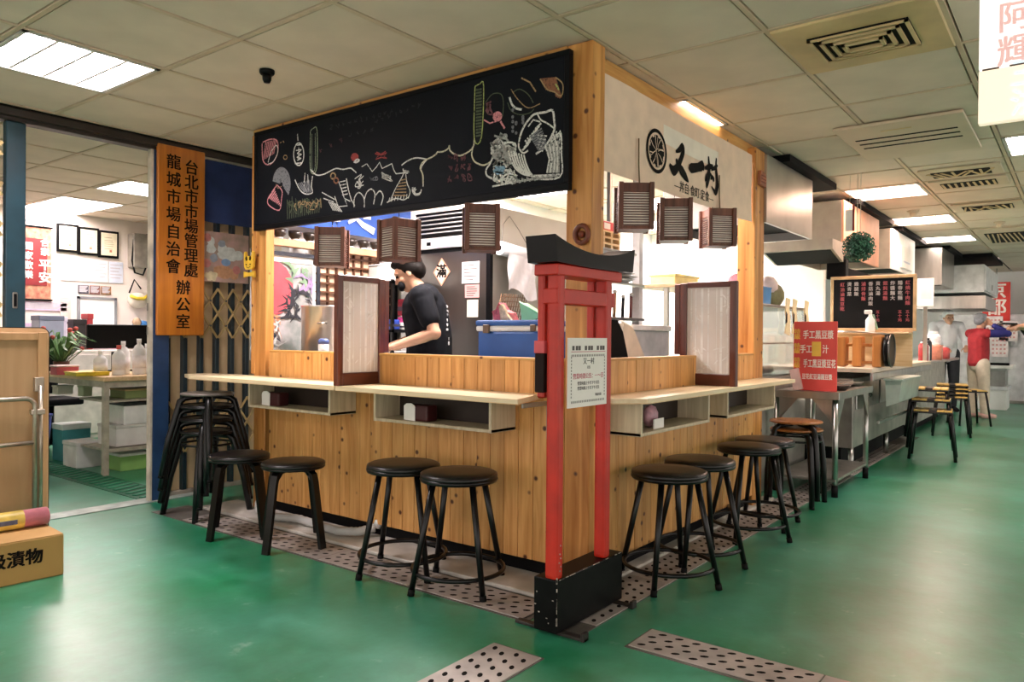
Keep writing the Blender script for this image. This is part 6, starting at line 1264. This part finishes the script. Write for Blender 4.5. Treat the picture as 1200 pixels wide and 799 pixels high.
t = thing('hanging_tag', 'small white tag with red edge hung beside the green ball', 'tag', (3.35, -.25, 1.95)); obj('tag', B().box(-.006, 0, -.0, .05, -.08, .08), paper, t, True); obj('red_edge', B().box(-.007, .001, -.014, -.001, -.08, .12), M('tag_red', '8f2f2c', .5), t, True); obj('string', B().tube([(-.003, .02, .08), (-.003, .02, .335)], .002, 5), M('pale_cord', 'c9c2b6'), t, True)

# counters further along and their clutter
t = thing('far_counter', 'grey steel counter running along the far aisle', 'counter', (8.8, .2, 0))
obj('counter_top', B().box(6.6, 9.3, -.28, .5, .79, .82, .004), M('grey_far_top', 'b3b0ac', .35, .4), t); obj('counter_body', B().box(6.7, 9.2, -.12, .45, .1, .79, .004), M('pale_far_panel', 'c5c0b9', .5, .2), t); obj('plinth', B().box(6.75, 9.1, -.05, .4, 0, .1), black_matt, t)
for k, (x, y, w, h, hx, lb) in enumerate([(6.5, -.1, .12, .35, 'cbb08a', 'tan jar of utensils on the near end of the far counter'), (6.75, -.22, .1, .22, 'b02a2a', 'red bottle with white label on the far counter'), (6.95, -.2, .11, .2, 'e6e4e6', 'white tub behind the red bottle'), (7.2, -.18, .12, .26, '2b2d33', 'black jar on the far counter'), (7.6, -.2, .2, .2, 'd88a72', 'orange carton on the far counter beside the white bags'), (7.7, -.18, .18, .34, 'eceaec', 'white bag stack on the far counter'), (8.2, -.2, .2, .16, 'c24a48', 'flat red box near the woman in the red vest')]):
    q = thing('counter_item', lb, 'container', (x, y if k != 0 else -.05, .82 if x >= 6.6 else .836)); r = w / 2
    obj('body', B().lathe([(r * .9, 0), (r, .01), (r, h * .8), (r * .7, h * .92), (0, h * .92)], 14), M('item_%s' % 'abcdefg'[k], hx, .45, 0, .15, 20), q, True); obj('top', B().lathe([(r * .6, h * .9), (r * .6, h), (0, h)], 12), [steel_dark, white_p, white_p, black, white_p, white_p, white_p][k], q, True)
t = thing('side_panel', 'white notice panel on a post at the end of the steel counter', 'panel', (6.46, -.2, .84)); obj('panel', B().box(6.43, 6.45, -.36, -.2, 1.42, 1.72, .003), white_p, t); obj('post', B().box(6.44, 6.46, -.3, -.26, .836, 1.72, .002), steel, t); obj('panel_print', B().box(6.4285, 6.43, -.34, -.24, 1.5, 1.66), pale_blue, t)
t = thing('white_range', 'white wall cabinets high over the far kitchen counter', 'cabinet', (10.2, .3, 1.7)); obj('body', B().box(9.4, 11.2, -.55, .4, 1.72, 2.1, .004), M('white_cabinet', 'dededf', .4), t)
for k in range(2): d = obj('door', B().box(9.42 + .89 * k, 10.28 + .89 * k, -.57, -.55, 1.74, 2.08, .003), M('white_cabinet', 'dededf'), t); obj('handle', B().box(10.2 + .89 * k, 10.24 + .89 * k, -.585, -.57, 1.78, 1.86, .003), steel, d)
t = thing('far_banner', 'red banner with large white characters at the far end of the aisle', 'banner', (12.5, -.45, 1.75), FX); obj('cloth', B().box(-.2, .2, -.004, .004, -.42, .3), M('banner_red', 'd63a34', .7, 0, .06), t, True); text('banner_lettering', '京\n都', .3, M('banner_white', 'f5ece4', .6), t, (.0, -.006, .0), bold=.006, line=.95); obj('pole', B().tube([(0, .01, .3), (0, .01, CZ - 1.755)], .008, 6), steel, t, True)
for k, (y, z, lb) in enumerate([(-.42, 1.3, 'white notice sheets under the red banner'), (-.63, 1.22, 'white gridded notice beside the red banner'), (-.5, .95, 'pale pink notice lowest under the red banner')]):
    q = thing('grid_notice', lb, 'notice', (12.45, y, z), FX, 'notices under the red banner'); obj('sheet', B().box(-.13, .13, -.003, 0, -.17, .17), M('notice_pale', 'e9dedd', .7), q, True); b = B()
    for i in range(4):
        for j in range(4): b.quad(-.1 + .055 * i, -.07 + .055 * i, -.12 + .07 * j, -.09 + .07 * j, -.0035)
    obj('notice_print', b, M('notice_rose', 'd59a98', .7), q, True)['kind'] = 'stuff'
t = thing('notice_partition', 'pale partition wall carrying notices at the far end of the aisle', 'partition', (12.55, -.5, 0)); obj('panel', B().box(12.52, 12.58, -.85, .4, 0, 1.5, .004), M('partition_pale', 'd7d6d8', .5), t); obj('panel_foot', B().box(12.45, 12.65, -.86, .41, 0, .05, .004), steel_dull, t)
t = thing('white_freezer', 'tall white freezer at the right end of the aisle', 'freezer', (12.4, -1.1, 0)); obj('body', B().box(12.1, 12.8, -1.88, -.88, .05, 1.95, .01), M('freezer_white', 'd9dbe0', .35), t)
for k in range(2): d = obj('door', B().box(12.07, 12.1, -1.38 - .49 * k, -.9 - .49 * k, .1, 1.93, .006), M('freezer_white', 'd9dbe0'), t); obj('handle', B().box(12.04, 12.07, -.98 - .49 * k, -.95 - .49 * k, .8, 1.2, .004), steel, d)
obj('feet', B().box(12.15, 12.75, -1.83, -.93, 0, .05), black_matt, t)
t = thing('chest', 'white foam chest on the floor behind the woman in the red vest', 'box', (11.2, -.5, 0)); obj('body', B().box(10.9, 11.5, -.72, -.3, 0, .3, .01), white_p, t); obj('lid', B().box(10.88, 11.52, -.74, -.28, .3, .36, .01), M('chest_lid', 'e3e3e6', .4), t)
t = thing('grey_crate', 'grey plastic crate on top of the white foam chest', 'crate', (11.2, -.5, .36)); obj('body', B().box(10.93, 11.47, -.7, -.32, .362, .62, .01), M('crate_grey', '9a9894', .5), t); obj('rim', B().box(10.91, 11.49, -.72, -.3, .6, .63, .004), M('crate_rim', 'b5b3b0', .5), t)
t = thing('blade_tray', 'pale tray of tools stacked on the grey crate', 'tray', (11.2, -.5, .63)); obj('tray', B().box(10.85, 11.5, -.8, -.25, .632, .68, .01), white_p, t); obj('tool', B().box(10.9, 10.94, -.75, -.4, .68, .72, .004), black_matt, t)

# lit hanging sign at the upper right
t = thing('lit_hanging_sign', 'glowing white hanging sign with pink characters at the top right', 'sign', (.45, -1.452, 1.82), FX)
obj('light_panel', B().box(-.121, .121, -.02, .02, .19, .465, .003), emit('sign_glow', 'fff3ee', .6), t, True)
obj('cream_panel', B().box(-.121, .121, -.022, .018, 0, .186, .003), emit('sign_glow_cream', 'ffe6c4', .54), t, True)
pc = emit('sign_pink', 'e88a86', .42)
text('sign_character', '阿\n輝', .112, pc, t, (-.012, -.0212, .29), bold=.002, line=1.05)
text('sign_character', '王\n洪', .1, emit('sign_pale_blue', 'cfe2ee', .5), t, (.02, -.0232, .1), bold=.001)
obj('seam', B().box(-.11, -.06, -.0225, -.02, .184, .19).box(-.03, .11, -.0225, -.02, .184, .19), M('sign_seam', '6a5548', .6), t, True)
for s in (-1, 1): obj('hanger', B().box(s * .09 - .006, s * .09 + .006, -.004, .004, .46, CZ - 1.821), steel, t, True)
# ---------------------------------------------------------------- people
def remesh(name, b, voxel, mats, parent, smooth_it=6):
    me = bpy.data.meshes.new('raw'); me.from_pydata([tuple(p) for p in b.v], [], b.f); o = bpy.data.objects.new('raw', me); COL.objects.link(o)
    m = o.modifiers.new('r', 'REMESH'); m.mode = 'VOXEL'; m.voxel_size = voxel; m.use_smooth_shade = True
    s = o.modifiers.new('s', 'SMOOTH'); s.iterations = smooth_it; s.factor = .5
    out = bpy.data.meshes.new_from_object(o.evaluated_get(bpy.context.evaluated_depsgraph_get())); bpy.data.objects.remove(o)
    out.materials.clear(); out.materials.append(mats); out.name = name
    q = bpy.data.objects.new(name, out); COL.objects.link(q); q.parent = parent; return q
def limb(b, pts, rs, n=14):
    """tapered limb with rounded ends"""
    P = [Vector(p) for p in pts]; fine = []; fr = []
    for i in range(len(P) - 1):
        for s in range(4): u = s / 4; fine.append(P[i].lerp(P[i + 1], u)); fr.append(rs[i] * (1 - u) + rs[i + 1] * u)
    fine.append(P[-1]); fr.append(rs[-1]); b.tube(fine, fr, n)
    b.ball(P[0], rs[0], n); b.ball(P[-1], rs[-1], n)
    for i in range(1, len(P) - 1): b.ball(P[i], rs[i] * .99, n)
def hand(b, wrist, d, palm_n, s=1., curl=.6):
    """palm with four unequal bent fingers and a thumb from its side; d is the pointing direction, palm_n faces out of the palm"""
    d = Vector(d).normalized(); n = Vector(palm_n); n = (n - d * n.dot(d)).normalized(); w = d.cross(n); W = Vector(wrist)
    for k in range(4): limb(b, [W + w * (-.026 + .0175 * k) * s * .8, W + d * .085 * s + w * (-.026 + .0175 * k) * s], [.014 * s, .0115 * s], 8)
    for k, L in enumerate((.062, .074, .07, .055)):
        p = W + d * .085 * s + w * (-.027 + .018 * k) * s; q = p; a = 0; pts = [p]
        for j in range(3): a += curl * (.35 + .15 * j); q = q + (d * math.cos(a) + n * math.sin(a)) * L * s * (.45, .32, .23)[j]; pts.append(q)
        limb(b, pts, [.0092 * s, .0086 * s, .008 * s, .0068 * s], 8)
    p = W + d * .025 * s - w * .03 * s; limb(b, [p, p + (d * .5 - w * .6 + n * .3) * .04 * s, p + (d * .9 - w * .55 + n * .5) * .07 * s], [.012 * s, .0105 * s, .008 * s], 8)
def head(b, c, fwd, up, s=1.):
    """skull, jaw, nose, brow, ears and neck root; returns the frame"""
    f = Vector(fwd).normalized(); u = Vector(up); u = (u - f * u.dot(f)).normalized(); l = u.cross(f); c = Vector(c)
    at = lambda x, y, z: c + (f * x + l * y + u * z) * s
    def eb(p, rx, ry, rz):
        o = len(b.v); b.ball((0, 0, 0), 1, 14)
        for i in range(o, len(b.v)): q = b.v[i]; b.v[i] = tuple(Vector(p) + (f * q[0] * rx + l * q[1] * ry + u * q[2] * rz) * s)
    eb(at(-.012, 0, .03), .095, .074, .088); eb(at(.018, 0, -.03), .07, .06, .085); eb(at(.05, 0, -.085), .032, .034, .026)
    eb(at(.088, 0, -.012), .016, .011, .03); eb(at(.1, 0, -.026), .014, .014, .012); eb(at(.072, 0, .03), .022, .05, .014)
    eb(at(.078, 0, -.058), .016, .026, .006); eb(at(.077, 0, -.068), .015, .022, .006)
    for sd in (-1, 1): eb(at(-.005, sd * .074, -.01), .02, .008, .03); eb(at(.055, sd * .04, -.025), .022, .02, .02)
    return at, f, l, u
def hair_shell(b, at, f, l, u, s, low=-.03, back=True):
    def eb(p, rx, ry, rz):
        o = len(b.v); b.ball((0, 0, 0), 1, 16)
        for i in range(o, len(b.v)): q = b.v[i]; b.v[i] = tuple(Vector(p) + (f * q[0] * rx + l * q[1] * ry + u * q[2] * rz) * s)
    eb(at(-.022, 0, .05), .095, .082, .08); eb(at(.045, 0, .085), .045, .06, .03)
    if back: eb(at(-.055, 0, .0), .06, .072, .07)
    for sd in (-1, 1): eb(at(-.02, sd * .066, .02), .045, .017, .045)
    return eb
skin_m = M('skin', 'c99a7e', .5, 0, .06, 6); 
def person(name, label, loc, heading, S, P, skinm, top_m, leg_m, shoe_m, hair_m, spec):
    """P: joints in the local frame (x forward, y left, z up), metres"""
    t = thing(name, label, 'person', loc, heading)
    b = B(); V = lambda k: Vector(P[k])
    limb(b, [V('pelvis'), V('waist'), V('chest'), V('neck')], [.13 * S, .125 * S, .125 * S, .055 * S]); limb(b, [V('neck'), V('headbase')], [.052 * S, .05 * S])
    for sd in 'LR':
        limb(b, [V('chest') + Vector((0, 0, .06 * S)), V('sh' + sd), V('el' + sd), V('wr' + sd)], [.09 * S, .058 * S, .042 * S, .027 * S])
        limb(b, [V('hip' + sd), V('kn' + sd), V('an' + sd)], [.09 * S, .058 * S, .038 * S])
        d = V('wr' + sd) - V('el' + sd); d = Vector(spec.get('hd' + sd, d)); hand(b, V('wr' + sd), d, spec.get('hn' + sd, (0, 0, -1)), S, spec.get('curl', .6))
    at, f, l, u = head(b, V('head'), spec['look'], spec.get('up', (0, 0, 1)), S)
    body = remesh('body', b, .0065, skinm, t)
    h = B(); hair_shell(h, at, f, l, u, S); remesh('hair', h, .008, hair_m, t, 2)
    for sd in (-1, 1): obj('eye', B().ball(at(.079, sd * .031, .006), .0095 * S, 8), M('eye_dark', '1c1410', .2), t, True)
    c = B(); limb(c, [V('hem'), V('waist'), V('chest'), V('chest') * .35 + V('neck') * .65], [.15 * S, .148 * S, .15 * S, .078 * S])
    for sd in 'LR':
        a, e, w = V('sh' + sd), V('el' + sd), V('wr' + sd); k = spec['sleeve']
        pts = [V('chest') + Vector((0, 0, .06 * S)), a, a.lerp(e, min(1, k))]; rs = [.11 * S, .075 * S, (.066 if k < 1 else .056) * S]
        if k > 1: pts.append(e.lerp(w, k - 1)); rs.append(.042 * S)
        if not spec.get('vest'): limb(c, pts, rs)
        else: limb(c, pts[:2], rs[:2])
    remesh('shirt' if not spec.get('vest') else 'vest', c, .009, top_m, t, 3)
    if spec.get('vest'):
        for sd in 'LR':
            c = B(); a, e, w = V('sh' + sd), V('el' + sd), V('wr' + sd); limb(c, [a, e, e.lerp(w, .85)], [.068 * S, .058 * S, .042 * S]); remesh('sleeve', c, .009, spec['vest'], t, 3)
    c = B(); limb(c, [V('pelvis') + Vector((0, 0, .06 * S)), V('pelvis') - Vector((0, 0, .05 * S))], [.138 * S, .13 * S])
    for sd in 'LR': limb(c, [V('hip' + sd), V('kn' + sd), V('an' + sd) + Vector((0, 0, .02))], [.105 * S, .078 * S, .062 * S])
    remesh('trousers', c, .01, leg_m, t, 3)
    for sd in 'LR':
        c = B(); a = V('an' + sd); limb(c, [Vector((a.x - .02, a.y, .045)), Vector((a.x + .06 * S, a.y, .042)), Vector((a.x + .17 * S, a.y, .032))], [.044, .042, .031]); o = len(c.v)
        remesh('shoe', c, .009, shoe_m, t, 2)
    return t, at
# the cook behind the bar, bent forward over the counter
P = dict(pelvis=(0, 0, .9), waist=(.0, 0, 1.05), hem=(0, 0, .9), chest=(.035, 0, 1.23), neck=(.075, 0, 1.36), headbase=(.11, 0, 1.41), head=(.135, 0, 1.462),
    shL=(.03, .185, 1.30), elL=(-.06, .25, 1.075), wrL=(.19, .22, .99), shR=(.05, -.185, 1.30), elR=(.08, -.25, 1.06), wrR=(.27, -.12, .985),
    hipL=(0, .09, .86), knL=(.02, .1, .47), anL=(-.02, .1, .08), hipR=(0, -.09, .86), knR=(.05, -.1, .47), anR=(.02, -.1, .08))
ck, at = person('person', 'cook in a black t-shirt and mask bending over the counter inside the stall', (.86, 1.72, 0), math.radians(127), 1., P, skin_m, M('black_tshirt', '14161b', .85, 0, .15, 20), M('dark_trousers', '23252b', .8), black_matt, M('black_hair', '120e0c', .5, 0, .2, 60, .5), dict(look=(.86, .0, -.45), sleeve=.62, hdL=(.95, -.2, -.1), hdR=(.9, .3, -.1), curl=.8))
c = B()
for k in range(5): a = -.7 + .35 * k; c.ball(at(.062 + .02 * math.cos(a), .045 * math.sin(a) * 1.1, -.055), .034, 10, (.8, 1, 1))
remesh('face_mask', c, .006, M('black_mask', '18181b', .8), ck, 3)
pb = B()
rr = random.Random(8)
for k in range(9): z = 1.0 + .03 * k; pb.box(-.134 + .02 * (k / 8), -.126 + .03 * (k / 8), -.05, .085 - .005 * k + rr.uniform(-.02, .012), z, z + rr.uniform(.014, .024), .002)
obj('back_print', pb, M('shirt_print', 'cfd0d3', .8, 0, .15, 40), ck, True)
# woman in red vest, hands raised to her face
S = .86
P = {k: tuple(q * S for q in v) for k, v in dict(pelvis=(0, 0, .9), waist=(.01, 0, 1.05), hem=(0, 0, .9), chest=(.0, 0, 1.26), neck=(.02, 0, 1.4), headbase=(.03, 0, 1.46), head=(.045, 0, 1.54),
    shL=(0, .18, 1.34), elL=(.3, .3, 1.37), wrL=(.16, .1, 1.5), shR=(0, -.18, 1.34), elR=(.25, -.3, 1.34), wrR=(.15, -.1, 1.48),
    hipL=(0, .09, .86), knL=(.01, .1, .47), anL=(-.02, .1, .08), hipR=(0, -.09, .86), knR=(.03, -.1, .47), anR=(.04, -.1, .08)).items()}
wm, at = person('person', 'woman in a red vest and pale trousers with hands raised to her face', (9.3, -.5, 0), math.radians(-45), S, P, skin_m, M('red_vest', 'a3242c', .8, 0, .12, 20), M('beige_trousers', 'd3c7b4', .8), M('pink_shoe', 'd3a79f', .6), M('grey_cap', '8b8d94', .7, 0, .15, 30, .3), dict(look=(1, .1, .02), sleeve=1.85, vest=M('indigo_sleeve', '2a2a78', .8, 0, .1), hdL=(-.2, -.5, .6), hdR=(-.2, .5, .6), hnL=(-1, 0, 0), hnR=(-1, 0, 0), curl=.7))
# person in black at the right edge, arms stretched towards the woman
P = dict(pelvis=(0, 0, .92), waist=(.0, 0, 1.08), hem=(0, 0, .86), chest=(.0, 0, 1.28), neck=(.02, 0, 1.44), headbase=(.03, 0, 1.5), head=(.045, 0, 1.58),
    shL=(0, .19, 1.37), elL=(.2, .2, 1.13), wrL=(.38, .03, 1.16), shR=(.02, -.19, 1.37), elR=(.22, -.2, 1.12), wrR=(.4, -.03, 1.17),
    hipL=(0, .09, .88), knL=(.03, .1, .48), anL=(-.02, .1, .08), hipR=(0, -.09, .88), knR=(.08, -.1, .48), anR=(.06, -.1, .08))
pr, at = person('person', 'person in black clothes at the right edge holding a dark phone out in front', (4.67, -1.6, 0), math.radians(127), 1.0, P, skin_m, M('black_coat', '131316', .8, 0, .15, 20), M('black_jeans', '1a1b20', .8), M('dark_shoe', '2a211c', .5), M('black_hair', '120e0c'), dict(look=(1, 0, -.1), sleeve=1.8, hdL=(.8, -.2, .1), hdR=(.9, .2, .1), curl=1.0))
t = thing('phone', 'black phone held out by the person at the right edge', 'phone', (4.67 - .6018 * .53 , -1.6 + .7986 * .53, 1.19), math.radians(127)); obj('case', B().box(-.04, .08, -.035, .035, -.006, .006, .003), black, t, True); obj('glass', B().box(-.035, .075, -.031, .031, .006, .0072), M('phone_glass', '22262e', .1), t, True)
# kitchen worker with a white cap behind the far counter
P = dict(pelvis=(0, 0, .9), waist=(.0, 0, 1.03), hem=(0, 0, .86), chest=(.0, 0, 1.2), neck=(.02, 0, 1.33), headbase=(.03, 0, 1.34), head=(.06, 0, 1.39),
    shL=(0, .18, 1.27), elL=(.08, .24, 1.02), wrL=(.28, .15, .95), shR=(0, -.18, 1.27), elR=(.08, -.24, 1.02), wrR=(.28, -.15, .95),
    hipL=(0, .09, .86), knL=(.02, .1, .47), anL=(-.02, .1, .08), hipR=(0, -.09, .86), knR=(.03, -.1, .47), anR=(.02, -.1, .08))
kw, at = person('person', 'kitchen worker with white cap and white clothes behind the far counter', (10.1, -.02, 0), math.radians(-150), .92, P, skin_m, M('white_coat', 'e6e6e8', .8, 0, .05), M('dark_trousers', '23252b'), black_matt, M('white_cap', 'efeff0', .7), dict(look=(1, 0, -.1), sleeve=1.7, curl=.7))
